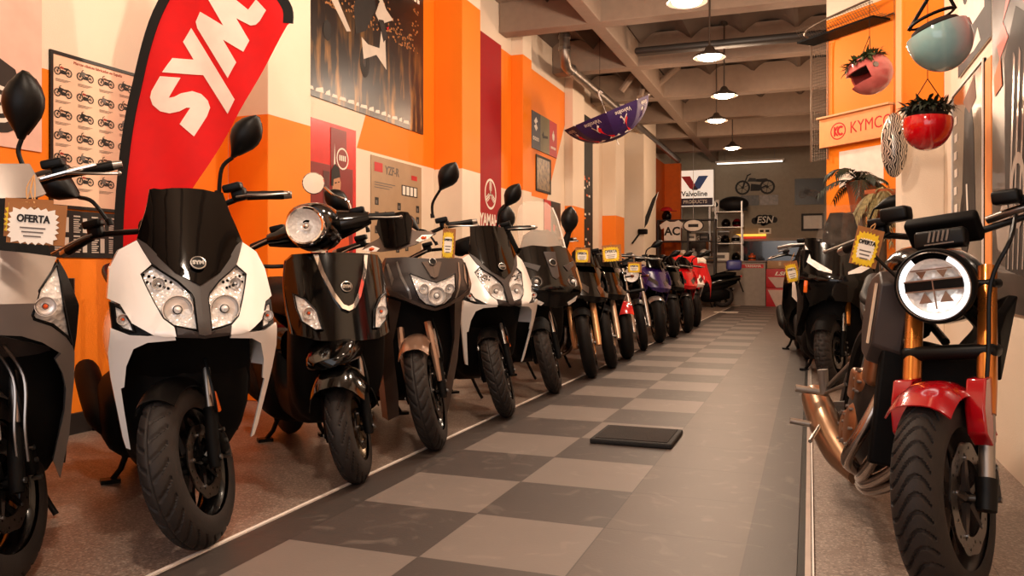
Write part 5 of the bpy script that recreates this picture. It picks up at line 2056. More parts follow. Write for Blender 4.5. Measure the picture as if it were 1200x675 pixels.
# red cloth draped over the nose of that motorcycle
def draped_cloth():
    b = MB(mat('red_cloth', '#cf1414', .8, bump=.25, bscale=200))
    n_, m_ = 36, 30
    vs = []
    for i in range(n_ + 1):
        for j in range(m_ + 1):
            u = -1 + 2 * i / n_
            v = j / m_
            yy = u * .42 * (1 - .25 * v)
            zz = 1.19 - .10 * u * u
            xx = -.42 + v * .55
            if v > .45:
                q = (v - .45) / .55
                xx = -.42 + .45 * .62 + .10 * q + .05 * math.sin(u * 9 + 1) * q
                zz -= (.42 + .16 * math.sin(u * 4.2 + .8)) * q
            zz -= max(0, abs(u) - .62) * .9
            zz += .012 * math.sin(u * 13 + v * 5) + .01 * math.sin(v * 14)
            xx += .012 * math.sin(u * 15)
            vs.append((xx, yy, zz))
    fs = [(i * (m_ + 1) + j, (i + 1) * (m_ + 1) + j, (i + 1) * (m_ + 1) + j + 1, i * (m_ + 1) + j + 1) for i in range(n_) for j in range(m_)]
    b.add(vs, fs)
    b.use(PAPER_W)
    b.v += [Vector(v) + Vector((0.004, 0, .010)) for v in vs]
    off = len(vs)
    for i in range(20, 29):
        for j in range(9, 17):
            b.f.append([off + k for k in (i * (m_ + 1) + j, (i + 1) * (m_ + 1) + j, (i + 1) * (m_ + 1) + j + 1, i * (m_ + 1) + j + 1)])
            b.mi.append(b.cur)
    o = b.build('draped_cloth', M=W14, smooth=80)
    s = o.modifiers.new('thick', 'SOLIDIFY')
    s.thickness = .004
    return tag(o, 'red cloth with a white patch draped over the dark motorcycle in the left row', 'cloth')


draped_cloth()

# dark blue scooter at the far end, seen from behind
def far_scooter():
    root, W = bike_root('scooter', 'small black scooter with a blue top case at the far end of the left row', 'scooter', -3.42, 21.1, 188, None)
    S = steer_matrix(.09, 26, 10)
    scooter_core(root, S, .25, .11, .16, n=40, m=10, tread=None, side_m=GLOSSK)
    handlebar(root, S, -.40, 1.05, .34)
    b = MB(GLOSSK)
    b.panel(both([(0, 1.0), (-.18, .98), (-.22, .8), (-.15, .55), (0, .5)]), lambda y, z: -.02 - .3 * (z - .5) - 1.5 * y * y, t=.05)
    b.build('apron', root)
    b = MB(mat('blue_case', '#3b3f86', .35, coat=.5))
    b.rbox((-1.62, 0, 1.08), (.38, .40, .26), .06)
    b.build('top_case', root)
    b = MB(mat('rear_lamp_red', '#c0141c', .2, coat=.8))
    b.rbox((-1.80, 0, .80), (.04, .20, .06), .015)
    b.build('rear_lamp', root)
    b = MB(MATTK)
    b.box((-1.80, 0, .55), (.02, .20, .32), Matrix.Rotation(R(20), 4, 'Y'))
    b.build('mud_flap', root)


far_scooter()

# ------------------------------------------------------------ naked motorcycle at the right front
def right_naked():
    root, S, W = motorcycle('motorcycle', 'large naked motorcycle with red front fender, copper forks and round headlight at the right front', .348, 2.585, -84, -34, lean=-8, Rf=.302, wf=.125, rim=.215,
                            tread='wave', n=640, m=56, Nt=40, fork=GOLD, usd=True, stanch=STEEL, fend=DREDP, tank=GLOSSK, side=MATTK, lamp=None, eng=ENGK, detail=2,
                            mirr=False, bars=True, bar_z=1.11, bar_half=.395, rimmat=mat('rim_dark_grey', '#4a423e', .3, metal=.6), fgap=.026, tmat=TYRE)
    rk = math.tan(R(25))
    # red fork guard joined to the mudguard
    for sd in (1, -1):
        b = MB(DREDP, X=S)
        b.loft([[(x0, sd * .074, z), (x1, sd * .074, z), (x1 - .005, sd * .122, z), (x0 + .005, sd * .128, z)][::sd] for x0, x1, z in ((-.05, -.09, .44), (-.005, -.11, .48), (-.01, -.13, .55), (-.06, -.15, .63))])
        b.build('fender_side', root, bevel=.006)
    # round headlight
    hz = .905
    M = S @ Matrix.Translation((-rk * (hz - .302) + .155, 0, hz)) @ Matrix.Rotation(R(5), 4, 'Y') @ axis_matrix((0, 0, 0), (1, 0, 0))
    # axis_matrix(+x): local x = +y, local y = +z
    b = MB(MATTK, X=M)
    b.lathe([(0, -.13), (.06, -.125), (.10, -.08), (.114, -.02), (.116, .0), (.112, .012), (.106, .012), (.104, .0)], 48)
    hl = b.build('headlight', root)
    b = MB(mat('headlight_ring_white', '#f4f0ee', .25, emit=1.6, var=0), X=M)
    b.lathe([(.102, .0), (.098, .008), (.088, .008), (.084, .0)], 56, a0=-238, a1=58, closed=True)
    b.build('light_ring', hl)
    b = MB(DISC, X=M)
    b.lathe([(.106, .012), (.104, .0145), (.102, .012)], 56)
    b.build('rim_ring', hl)
    b = MB(REFL, X=M)
    b.lathe([(.084, .0), (.06, -.025), (.02, -.03), (0, -.03)], 36)
    b.build('reflector', hl)
    b = MB(BLACK, X=M)
    b.box((0, .004, -.004), (.166, .028, .02))
    b.use(CHROME)
    b.box((0, .020, .002), (.168, .004, .012))
    b.box((0, -.012, .002), (.168, .004, .012))
    b.box((0, -.04, .0), (.005, .06, .012))
    b.box((.0, .004, .008), (.004, .028, .004))
    b.box((0, .052, .0), (.12, .004, .012))
    for px in (-.03, .03):
        b.prism([(px - .016, .048), (px + .016, .048), (px, .024)], -.01, .004)
        b.prism([(px - .02, -.05), (px + .02, -.05), (px, -.016)], -.012, .0)
    b.use(mat('led_white', '#fbf7f2', .2, emit=1.2, var=0))
    b.prism([(-.03, -.074), (.035, -.074), (.07, -.035), (.05, -.03), (.028, -.045), (-.028, -.052)], -.012, -.004)
    b.build('light_bar', hl)
    b = MB(LENS, X=M)
    b.lathe([(.103, .010), (.07, .017), (.03, .020), (0, .021)], 40)
    b.build('lens', hl)
    # instrument cluster with its cooling slots
    D = S @ Matrix.Translation((-rk * .74 + .06, .0, 1.085)) @ Matrix.Rotation(R(-50), 4, 'Y')
    b = MB(MATTK, X=D)
    b.rbox((0, 0, 0), (.10, .215, .045), .012)
    b.use(DKGREY)
    b.box((-.045, 0, .024), (.012, .20, .006))
    ic = b.build('instrument_cluster', root)
    E_ = S @ Matrix.Translation((-rk * .70 + .11, .01, 1.05)) @ Matrix.Rotation(R(-8), 4, 'Y')
    b = MB(BLACK, X=E_)
    b.rbox((0, 0, 0), (.05, .15, .06), .012)
    b.use(DISC)
    for k in range(5):
        b.box((.026, -.026 + .013 * k, .006), (.004, .006, .034), Matrix.Rotation(R(-14), 4, 'X'))
    b.box((.026, 0, -.018), (.003, .085, .004))
    b.build('vent', ic)
    # mirror stem arcing off to the right, bar mirror on the other side
    b = MB(DISC, X=S)
    b.tube(spline([(-.39, .10, 1.105), (-.38, .20, 1.125), (-.40, .30, 1.135)], 6), .0135, 10)
    b.build('handlebar_clamp', root)
    b = MB(BLACK, X=S)
    b.rbox((-.35, -.16, 1.165), (.07, .09, .05), .012)
    b.rbox((-.36, .17, 1.165), (.06, .08, .045), .012)
    b.tube(spline([(-.3, -.17, 1.10), (-.2, -.2, 1.05), (-.16, -.12, .95), (-.2, -.05, .85)], 5), .006, 6)
    b.tube(spline([(-.3, .2, 1.10), (-.2, .2, 1.02), (-.18, .14, .9), (-.14, .12, .7), (-.05, .1, .45)], 5), .006, 6)
    b.build('brake_reservoir', root)
    # four header pipes sweeping to the bike's right side
    for k in range(4):
        y0 = .09 - .075 * k
        b = MB(PIPE)
        b.tube(spline([(-.42, y0, .60), (-.345, y0 - .02, .55), (-.32, y0 - .06, .43), (-.36, y0 - .10, .29), (-.48, -.12 - .02 * k, .17 + .02 * k), (-.72, -.12, .14 + .012 * k)], 6), .021, 14)
        b.build('header_pipe', root)
    b = MB(mat('muffler_brown', '#9a7a60', .3, metal=.85, var=.1))
    b.tube(spline([(-.70, -.13, .16), (-.85, -.17, .20), (-1.0, -.215, .27), (-1.25, -.25, .36)], 5), [.035, .04, .045, .05, .058, .062, .065, .066, .066, .066, .066, .066, .064, .062, .06, .055], 18)
    b.build('muffler', root)
    # engine covers, footpeg brackets, side radiator shroud
    for (c, r, t) in (((-.60, -.19, .36), .085, .045), ((-.74, -.185, .33), .07, .04), ((-.56, -.19, .53), .05, .035)):
        b = MB(ENGB)
        b.lathe([(0, .0), (r * .5, .0), (r * .8, -.005), (r, -.02), (r, -t)], 26, M=axis_matrix(c, (0, -1, 0)) @ Matrix.Translation((0, 0, t * .6)))
        b.use(STEEL)
        for k in range(6):
            a = 2 * PI * k / 6
            b.lathe([(0, .004), (.006, .004), (.006, -.01)], 8, M=axis_matrix(c, (0, -1, 0)) @ Matrix.Translation((r * .85 * math.cos(a), r * .85 * math.sin(a), t * .55)))
        b.build('engine_cover', root)
    b = MB(ENGB)
    b.rbox((-.48, -.17, .60), (.12, .06, .14), .02)
    b.rbox((-.68, -.18, .50), (.14, .05, .12), .02)
    b.build('cylinder_block', root)
    b = MB(ALU)
    b.tube([(-.92, -.17, .56), (-1.10, -.24, .40)], [.014, .012], 8, flat=.6)
    b.tube([(-.92, -.18, .47), (-1.10, -.24, .39)], [.012, .010], 8, flat=.6)
    b.tube([(-1.09, -.22, .40), (-1.09, -.35, .40)], [.014, .016], 10)
    b.tube([(-1.07, -.235, .40), (-1.05, -.26, .50)], [.018, .022], 8, flat=.4)
    b.build('footpeg_bracket', root)
    b = MB(ALU)
    b.tube([(-.95, -.17, .30), (-1.02, -.26, .27)], .012, 8)
    b.tube([(-1.02, -.22, .27), (-1.02, -.36, .27)], .013, 10)
    b.tube([(-.95, -.25, .285), (-.80, -.30, .24)], .008, 8)
    b.build('footpeg', root)
    b = MB(DKGREY)
    b.loft([[(-.30 - dx, -.13, z0), (-.30 - dx, -.225, z0 + .02), (-.30 - dx, -.225, z1 - .02), (-.30 - dx, -.13, z1)] for dx, z0, z1 in ((0, .66, .90), (.06, .60, .94), (.16, .62, .92), (.22, .7, .88))][::-1])
    b.build('side_shroud', root, bevel=.008)
    b = MB(mat('pale_strip', '#d9c2a8', .3))
    b.box((-.335, -.231, .78), (.02, .006, .20))
    b.build('side_decal', root)
    b = MB(MATTK)
    b.box((-.30, -.02, .50), (.05, .34, .40), Matrix.Rotation(R(-10), 4, 'Y'))
    b.build('radiator_guard', root, bevel=.01)
    b = MB(TAN)
    return root, S, W


cb, S_c, W_c = right_naked()

# black adventure scooter behind it, screen wrapped in clear film
def adventure_scooter():
    root, W = bike_root('scooter', 'black adventure scooter with knobby tyre and film-wrapped screen, behind the naked motorcycle', 'scooter', .16, 6.95, -88, None, -4)
    S = steer_matrix(.09, 26, -22)

    def f(y, z):
        return (.10 - .5 * (z - .86) if z > .86 else .10 - .5 * (.86 - z)) - 1.5 * y * y
    scooter_core(root, S, .285, .13, .19, wheelbase=1.5, tread='knob', n=220, m=22, N=22, side_m=GLOSSK)
    for sd in (1, -1):
        b = MB(GOLD, X=S)
        b.tube([(-.10, .12 * sd, .50), (-.22, .12 * sd, .76)], .024, 12)
        b.build('fork_tube', root)
    fender(root, S, .285, .16, 40, 140, MATTK, gap=.03, drop=.05)
    b = MB(GLOSSK)
    b.panel(both([(0, 1.10), (-.10, 1.16), (-.26, 1.20), (-.30, 1.05), (-.30, .80), (-.22, .62), (-.10, .70), (0, .70)]), f, t=.10, step=.04)
    b.build('front_fairing', root, bevel=.008)
    for sd in (1, -1):
        b = MB(MATTK)
        b.loft([[(f(.25, .8) - .02 - dx, sd * (.25 + w), z0), (f(.25, .8) - .02 - dx, sd * (.27 + w), z1), (f(.25, .8) - .08 - dx, sd * (.2 + w), z1), (f(.25, .8) - .08 - dx, sd * (.2 + w), z0)][::sd] for dx, w, z0, z1 in ((0, 0, .62, 1.1), (.15, .03, .46, 1.1), (.4, .03, .36, .9), (.6, .0, .4, .6))])
        b.build('side_fairing', root, bevel=.006)
        b = MB(REFL)
        b.panel([(sd * y, z) for y, z in [(-.27, 1.14), (-.24, 1.10), (-.22, 1.03), (-.06, .94), (-.06, .92), (-.16, .94), (-.25, 1.0)]], lambda y, z: f(y, z) + .008, t=.012)
        b.build('headlight', root)
    b = MB(SMOKE)
    fs_ = lambda y, z: -.08 - .5 * (z - 1.1) - 1.2 * y * y
    b.panel(both([(0, 1.43), (-.09, 1.42), (-.13, 1.3), (-.15, 1.1), (0, 1.08)]), fs_, t=.005, step=.05)
    b.build('windscreen', root)
    fm = mat('wrap_film', '#8a8078', .08, alpha=.16, var=.5, vscale=16)
    b = MB(fm)
    rn_ = random.Random(2)
    vs = []
    n_, m_ = 22, 20
    for i in range(n_ + 1):
        for j in range(m_ + 1):
            y = -.19 + .38 * i / n_
            z = 1.05 + .44 * j / m_
            y2 = y * (1 - .35 * max(0, z - 1.2) / .3)
            vs.append((fs_(y2, z) + .03 + .022 * noise.noise(Vector((y * 14, z * 12, 3))), y2, z + .02 * noise.noise(Vector((y * 10, 1, z * 9)))))
    b.add(vs, [(i * (m_ + 1) + j, (i + 1) * (m_ + 1) + j, (i + 1) * (m_ + 1) + j + 1, i * (m_ + 1) + j + 1) for i in range(n_) for j in range(m_)])
    b.build('wrap_film', root, smooth=25)
    handlebar(root, S, -.36, 1.20, .42, drop=0, sweep=.05)
    for sd in (1, -1):
        b = MB(STEEL, X=S)
        b.tube([(-.34, .20 * sd, 1.2), (-.30, .34 * sd, 1.20), (-.34, .46 * sd, 1.19)], [.012, .014, .016], 10)
        b.build('hand_guard', root)
        b = MB(AMBER)
        b.rbox((f(.24, .82) + .01, .245 * sd, .80), (.02, .03, .10), .008)
        b.build('turn_signal', root)
    for sd in (1,):
        mirror(root, S, sd, (-.38, .26, 1.22), (-.40, .30, 1.34), (-.40, .34, 1.42), (-.42, .60, 1.50), W=.10, D=.05)
    return root, S, W


av, S_a, W_a = adventure_scooter()

# black scooter further back on the right
def back_scooter():
    root, W = bike_root('scooter', 'black scooter with pale side lights and yellow tag, last on the right', 'scooter', -.02, 9.05, -86, None, -3)
    S = steer_matrix(.09, 26, -15)

    def f(y, z):
        return (.10 - .5 * (z - .8) if z > .8 else .10 - .3 * (.8 - z)) - 1.5 * y * y
    scooter_core(root, S, .27, .12, .18, n=60, m=12, side_m=GLOSSK)
    b = MB(GLOSSK)
    b.panel(both([(0, 1.05), (-.15, 1.08), (-.25, 1.0), (-.28, .8), (-.28, .55), (-.22, .34), (-.18, .5), (-.1, .62), (0, .64)]), f, t=.08, step=.04)
    b.build('front_fairing', root, bevel=.008)
    for sd in (1, -1):
        b = MB(mat('pale_light', '#efe0d0', .25, coat=.5))
        b.panel([(sd * y, z) for y, z in [(-.20, .90), (-.16, .78), (-.13, .60), (-.19, .66)]], lambda y, z: f(y, z) + .012, t=.02)
        b.build('side_light', root)
        b = MB(AMBER)
        b.panel([(sd * y, z) for y, z in [(-.10, .66), (-.06, .5), (-.10, .38), (-.13, .5)]], lambda y, z: f(y, z) + .012, t=.03)
        b.build('turn_signal', root)
    b = MB(SMOKE)
    b.panel(both([(0, 1.3), (-.1, 1.29), (-.18, 1.05), (0, 1.03)]), lambda y, z: -.05 - .5 * (z - 1.0) - 1.2 * y * y, t=.005)
    b.build('windscreen', root)
    handlebar(root, S, -.38, 1.14, .40)
    return root, S, W


bk, S_k, W_k = back_scooter()

# ------------------------------------------------------------ price tags
def view_matrix(p, yaw_extra=0.0, roll=0.0):
    """upright card at p turned to face along -heading (degrees)"""
    return Matrix.Translation(p) @ Matrix.Rotation(R(yaw_extra), 4, 'Z') @ Matrix.Rotation(PI / 2, 4, 'X') @ Matrix.Rotation(R(roll), 4, 'Z')


def at(px, py, D):
    """point at depth D along the optical axis for a place in the 1200x675 frame"""
    u = (px - 600) / 945.0
    c, s_ = math.cos(YAW), math.sin(YAW)
    return Vector((D * (u * c - s_), D * (u * s_ + c), EYE + (317 - py) * D / 945.0))


for (px, py, D, w_, h_, ang, roll, white, lab, hang) in (
        (30, 258, 2.31, .130, .110, 24, -3, False, 'yellow starburst tag half hidden behind the white front tag at far left', (40, 205)),
        (39, 265, 2.27, .155, .115, 24, -4, True, 'white starburst tag in front, hanging by twine on the grey scooter at far left', (40, 205)),
        (525, 287, 3.95, .062, .145, 20, -3, False, 'narrow yellow tag hanging on the dark bronze scooter', (521, 262)),
        (682, 300, 6.62, .12, .12, 20, 0, False, 'yellow starburst tag on the first black motorcycle, nearest of the three in a row', (682, 290)),
        (716, 298, 7.3, .17, .15, 20, 4, False, 'largest yellow starburst tag, middle of the three in the left row', (716, 284)),
        (743, 314, 8.1, .135, .105, 20, 0, False, 'yellow starburst tag above the red front fender', (743, 300)),
        (1014, 292, 2.62, .085, .125, 18, -14, False, 'yellow starburst tag on a brown card hanging beside the round headlight at right', (1026, 262)),
        (928, 320, 7.9, .13, .20, 20, 12, False, 'pale yellow tag on the last black scooter at right, by the aisle', (931, 296))):
    p = at(px, py, D)
    price_tag(view_matrix(p, ang, roll), w_, h_, lab, at(hang[0], hang[1], D + (.30 if px < 60 else -.01)), white=white)

# ------------------------------------------------------------ right wall posters
def onright(y, z, x=RWX - .004):
    return frame((x, y, z), (0, -1, 0), (0, 0, 1))


PHOTO = mat('poster_photo_dark', '#3a3230', 0.22, var=0.6, vscale=3.0, coat=.3)
PHOTO2 = mat('poster_photo_grey', '#3d3734', 0.3, var=0.8, vscale=3.5, coat=.3)
OLIVEK = mat('poster_smoky', '#29241f', 0.2, var=0.7, vscale=4.0, coat=.3)
po = board('framed_poster', 'narrow dark motorcycle poster behind glass with a white-edged frame, right wall', 'poster', onright(5.86, .95), 1.0, 1.12, OLIVEK, t=.012, rim=WHITE, rw=.014)
b = MB(INK)
flat(b, [(.35, .35), (.45, .95), (.62, 1.02), (.72, .8), (.78, .3), (.6, .2)], z=.0125)
ring2(b, .45, .28, .12, .2, z=.0135, sx=.8)
b.use(mat('print_brown', '#6b4027'))
flat(b, [(.4, 1.0), (.75, 1.09), (.8, .95), (.6, .9)], z=.0128)
b.use(PAPER_W)
for k in range(7):
    rect(b, .08 + .02 * (k % 2), .25 + .11 * k, .1, .05, z=.0135)
flat(b, [(.5, .5), (.54, .5), (.6, .22), (.55, .22)], z=.0145)
imprint(po, b)
po = board('wall_strip', 'plain orange vertical strip between the two right-hand posters', 'strip', onright(4.84, .9), .15, 1.14, mat('strip_orange', '#f0954a', .6), t=.01)
po = board('poster', 'large poster with a rider in a red suit, at the right edge', 'poster', onright(4.67, .75), 2.1, 2.2, PHOTO2, t=.008)
b = MB(mat('print_suit_red', '#c8483c', .4))
flat(b, [(.25, 1.38), (.42, 1.62), (.36, 1.95), (.62, 2.15), (1.1, 2.15), (1.25, 1.8), (1.05, 1.2), (.95, .75), (.75, .8), (.7, 1.3), (.5, 1.5)], z=.009)
flat(b, [(.1, 1.32), (.25, 1.38), (.36, 1.28), (.18, 1.22)], z=.009)
b.use(INK)
flat(b, [(.3, .2), (.28, 1.2), (.5, 1.38), (.68, 1.3), (.72, .7), (1.3, .5), (1.3, .1)], z=.0085)
b.use(mat('print_chrome', '#c9c0b8', .25, metal=.5))
for k in range(6):
    flat(b, [(.35 + .09 * k, .2), (.37 + .09 * k, .2), (.50 + .10 * k, 1.15), (.47 + .10 * k, 1.18)], z=.0105)
ring2(b, .55, .55, .12, .17, z=.0115, sx=.8)
flat(b, [(.1, .42), (.3, .55), (.42, .42), (.32, .26), (.15, .3)], z=.0112)
b.use(mat('print_orange', '#e2681c'))
flat(b, [(.06, 1.16), (.2, 1.22), (.24, 1.08), (.08, 1.06)], z=.0112)
imprint(po, b)
po = board('poster', 'white poster of a motorcycle above a black logo band, behind the pale blue helmet', 'poster', onright(5.66, 2.14), .98, .9, mat('poster_white', '#e6d9cc', .4), t=.008)
b = MB(INK)
rect(b, 0, 0, .98, .2, z=.0085)
rect(b, .80, .2, .18, .7, z=.0085)
mini_bike(b, .42, .48, .5, INK, mat('print_brown', '#6b4027'), 1, z=.009)
b.use(PAPER_W)
flat(b, [(.3, .06), (.42, .14), (.5, .08), (.62, .14), (.7, .05), (.5, .04)], z=.0095)
imprint(po, b)


# ------------------------------------------------------------ helmets
def helmet_shell(b, R0, M, full=True, open_top=True):
    """egg-shaped shell; local +z is the crown, +x the face, opening at the bottom"""
    nu, nv = 40, 22
    def P(i, j, k):
        a = 2 * PI * i / nu
        t = PI * (0.02 + (0.74 if full else 0.56) * j / nv)
        rx = R0 * (1.16 if full else 1.08)
        ry = R0 * .95
        rz = R0 * 1.08
        x = k * rx * math.sin(t) * math.cos(a)
        y = k * ry * math.sin(t) * math.sin(a)
        z = k * rz * math.cos(t)
        return (x, y, z)
    vs = [P(i, j, 1.0) for j in range(nv + 1) for i in range(nu)]
    vi = [P(i, j, .90) for j in range(nv + 1) for i in range(nu)]
    n0 = len(vs)
    fs = []

    def hole(i, j):
        a = (2 * PI * (i + .5) / nu + PI) % (2 * PI) - PI
        return abs(a) < R(62) and (11 <= j <= 16 if full else j >= 15)
    F = {}
    for j in range(nv):
        for i in range(nu):
            k = (i + 1) % nu
            if hole(i, j):
                continue
            q = (j * nu + i, (j + 1) * nu + i, (j + 1) * nu + k, j * nu + k)
            fs.append(q)
            F[(i, j)] = 1
    inner = [tuple(n0 + v for v in q[::-1]) for q in fs]
    ed = {}
    for q in fs:
        for u in range(4):
            ed[(q[u], q[(u + 1) % 4])] = 1
    rim = [(bb, a, a + n0, bb + n0) for (a, bb) in ed if (bb, a) not in ed]
    fs.append(tuple(range(nu)))
    inner.append(tuple(n0 + k for k in range(nu))[::-1])
    b.add(vs + vi, fs + inner + rim, M)


def leaf(b, p, d, L, w, droop, n=6, M=None):
    """one strap leaf from p towards d"""
    d = Vector(d).normalized()
    sd = d.cross(Vector((0, 0, 1)))
    sd = sd.normalized() if sd.length > 1e-3 else Vector((1, 0, 0))
    L_, R_ = [], []
    for i in range(n + 1):
        t = i / n
        c = Vector(p) + d * (L * t) + Vector((0, 0, -droop * t * t))
        ww = w * (math.sin(PI * (0.12 + .88 * t)) if t < 1 else 0.02)
        L_.append(c + sd * ww)
        R_.append(c - sd * ww + Vector((0, 0, .001)))
    vs = L_ + R_
    fs = [(i, i + 1, n + 2 + i, n + 1 + i) for i in range(n)]
    b.add(vs, fs, M)


GREEN = mat('leaf_green', '#3d4a26', .6, var=.3, vscale=30)
GREEN_D = mat('leaf_dark', '#1f2616', .6, var=.3, vscale=30)
PALE_LEAF = mat('leaf_pale_stripe', '#8a7d55', .6, var=.4, vscale=40)
SOIL = mat('soil', '#20160f', .95)
HG = 'helmets turned into hanging planters'


def planter(pos, R0, col, label, rot, full, leaves, rng, group=HG, straps=False):
    M = Matrix.Translation(pos) @ rot
    t = thing('helmet_planter', label, 'helmet planter', M=M, group=group)
    b = MB(col)
    helmet_shell(b, R0, Matrix.Rotation(PI, 4, 'X'), full)     # upside down: crown at the bottom
    b.build('shell', t, smooth=60)
    b = MB(MATTK)
    b.lathe([(R0 * .62, R0 * .70), (R0 * .70, R0 * .74), (R0 * .74, R0 * .68), (R0 * .66, R0 * .64)], 28, closed=True)
    b.build('rim_trim', t)
    b = MB(SOIL)
    b.ball((0, 0, R0 * .35), (R0 * .82, R0 * .76, R0 * .26), 20, 8)
    b.build('soil', t)
    b = MB(STEEL)
    for sd in (1, -1):
        b.lathe([(0, .006), (R0 * .13, .005), (R0 * .16, -.004)], 16, M=axis_matrix((R0 * .10, sd * R0 * .93, R0 * .12), (0, sd, 0)))
    b.build('visor_button', t)
    if leaves:
        b = MB(GREEN_D if leaves == 'dark' else GREEN)
        for k in range(330):
            a = rng.random() * 2 * PI
            el = .2 + rng.random() * 1.1
            d = (math.cos(a) * math.cos(el), math.sin(a) * math.cos(el), math.sin(el))
            r0 = R0 * .85 * rng.random() ** .5
            leaf(b, (r0 * math.cos(a), r0 * math.sin(a), R0 * (.5 + .45 * rng.random() * (1 - r0 / R0) + .1)), d, R0 * (.2 + .45 * rng.random()), R0 * .085, R0 * (.05 + .5 * rng.random()))
        tag(b.build('foliage', t, smooth=0), kind='stuff')
    b = MB(MATTK)
    hook = Vector((0, 0, R0 * 2.0))
    up = rot.inverted() @ Vector((0, 0, 1))
    hook = Vector(up) * (R0 * 1.9)
    for sd in (1, -1):
        b.tube([(0, sd * R0 * .72, R0 * .66), hook], .008 if straps else .0025, 6)
    top = Matrix(M).inverted() @ Vector((pos[0], pos[1], top_z(pos[0], pos[1])))
    b.tube([hook, top], .006 if straps else .002, 6)
    b.build('strap', t)
    return t


rg = random.Random(11)
planter(at(1101, 45, 3.5), .135, mat('helmet_pale_blue', '#8fb8b8', .18, coat=.9), 'pale blue open helmet planter hanging by black straps, highest at right', Matrix.Rotation(R(-20), 4, 'Y') @ Matrix.Rotation(R(75), 4, 'Z'), False, None, rg, straps=True)
planter(at(1019, 86, 5.2), .128, mat('helmet_pink', '#d9706a', .25, coat=.8, var=.1, vscale=20), 'pink full-face helmet planter with green plants, leftmost of the hanging helmets', Matrix.Rotation(R(-24), 4, 'Y') @ Matrix.Rotation(R(205), 4, 'Z'), True, 'green', rg)
planter(at(1087, 146, 4.3), .128, mat('helmet_red', '#c40612', .14, coat=.9), 'glossy red helmet planter with dark drooping plants', Matrix.Rotation(R(90), 4, 'Z') @ Matrix.Rotation(R(3), 4, 'X'), False, 'dark', rg)

# silver striped oval ornament
def stripes():
    nb = NB('silver_stripes')
    tc = nb.n('ShaderNodeTexCoord')
    w_ = nb.n('ShaderNodeTexWave')
    w_.inputs['Scale'].default_value = 22
    w_.inputs['Distortion'].default_value = 9
    w_.inputs['Detail'].default_value = 1
    nb.l(tc.outputs['Object'], w_.inputs['Vector'])
    c = nb.mix(nb.math('GREATER_THAN', w_.outputs['Fac'], .45), rgb('#2b2622'), rgb('#cfc4b8'))
    nb.l(c, nb.b.inputs['Base Color'])
    nb.b.inputs['Metallic'].default_value = .5
    nb.b.inputs['Roughness'].default_value = .3
    return nb.m


p = at(1048, 170, 5.6)
t = thing('ornament', 'tall silver striped oval ornament hanging just left of the red helmet planter', 'ornament', p)
b = MB(stripes())
b.ball((0, 0, 0), (.085, .085, .225), 24, 18)
b.build('shell', t)
b = MB(BLACK)
b.cyl((0, 0, .22), (0, 0, top_z(p.x, p.y) - p.z), .002)
b.build('cord', t)

# brand panel on the slanted pillar
KD = Vector((-.697, .717, 0))
K0 = Vector((.9, 9.5, 0))
KM = Matrix(((.697, 0, -.717, 0), (-.717, 0, -.697, 0), (0, 1, 0, 0), (0, 0, 0, 1)))


def onslant(s, z, off=0.0):
    """origin at distance s from the near end; local x runs back towards the near (right) end"""
    p_ = K0 + KD * s + Vector((-.717, -.697, 0)) * off
    u = -KD
    return frame((p_.x, p_.y, z), u, (0, 0, 1))


po = board('wall_sign', 'pale orange sign panel with red ringed logo and red letters on the slanted orange pillar', 'sign', onslant(1.04, 2.385, .05), 1.0, .335, mat('sign_peach', '#f2a468', .5), t=.04)
b = MB(RED)
ring2(b, .285, .16, .085, .098, z=.0405, sx=1.15, n=36)
b.prism([(.222, .105), (.246, .105), (.246, .215), (.222, .215)], .0405, .042)
b.prism([(.246, .16), (.292, .215), (.264, .215), (.235, .17)], .0405, .042)
b.prism([(.246, .16), (.292, .105), (.264, .105), (.235, .15)], .0405, .042)
M_ = Matrix.Translation((.325, .16, .0405))
b.lathe([(.030, 0), (.056, 0), (.056, .0015), (.030, .0015)], 22, M=M_, a0=50, a1=310, closed=True)
imprint(po, b)
lettering('KYMCO', .185, RED, po, Matrix.Translation((.745, .165, .0408)), bold=.0, sx=.88)
b = MB(mat('ledge_pale', '#d9a878', .5))
b.box((.5, .345, .03), (1.02, .02, .10))
b.build('ledge', po)
po = board('poster', 'small plain cream poster below the pale orange sign, behind the palm', 'poster', onslant(.82, 1.9, .0), .62, .42, PAPER_W)

# wire rack along the top of the slanted pillar
WIRE = mat('rack_wire', '#7a6a5c', .35, metal=.8)
t = thing('wire_rack', 'long wire mesh rack fixed high on the slanted orange pillar', 'rack', M=onslant(1.22, 2.25, .02))
b = MB(WIRE)
b.tube(spline([(0, 0, .02), (0, 1.3, .02), (0, 1.46, .06), (.08, 1.50, .2), (.4, 1.52, .32), (1.2, 1.56, .34)], 6), .012, 8)
b.tube(spline([(.26, 0, .02), (.26, 1.25, .02), (.30, 1.36, .06)], 5), .008, 8)
b.tube([(0, 1.40, .04), (1.2, 1.44, .04)], .010, 8)
b.build('frame', t)
b = MB(WIRE)
for k in range(36):
    b.tube([(0, .02 + k * .038, .02), (.26, .02 + k * .038, .02)], .0028, 4)
for k in range(7):
    b.tube([(.037 * k + .02, 0, .022), (.037 * k + .02, 1.36, .022)], .0028, 4)
for k in range(32):
    x_ = .05 + k * .036
    b.tube([(x_, 1.41, .04), (x_, 1.42, .20), (x_, 1.54, .33)], .0028, 4)
for k in range(6):
    z_ = .07 + k * .05
    b.tube([(.05, 1.415 + max(0, k - 2) * .035, z_), (1.18, 1.43 + max(0, k - 2) * .035, z_)], .0028, 4)
b.build('wire_mesh', t)
b = MB(MATTK)
b.box((.6, 1.39, .16), (1.1, .02, .26))
b.build('shelf', t)

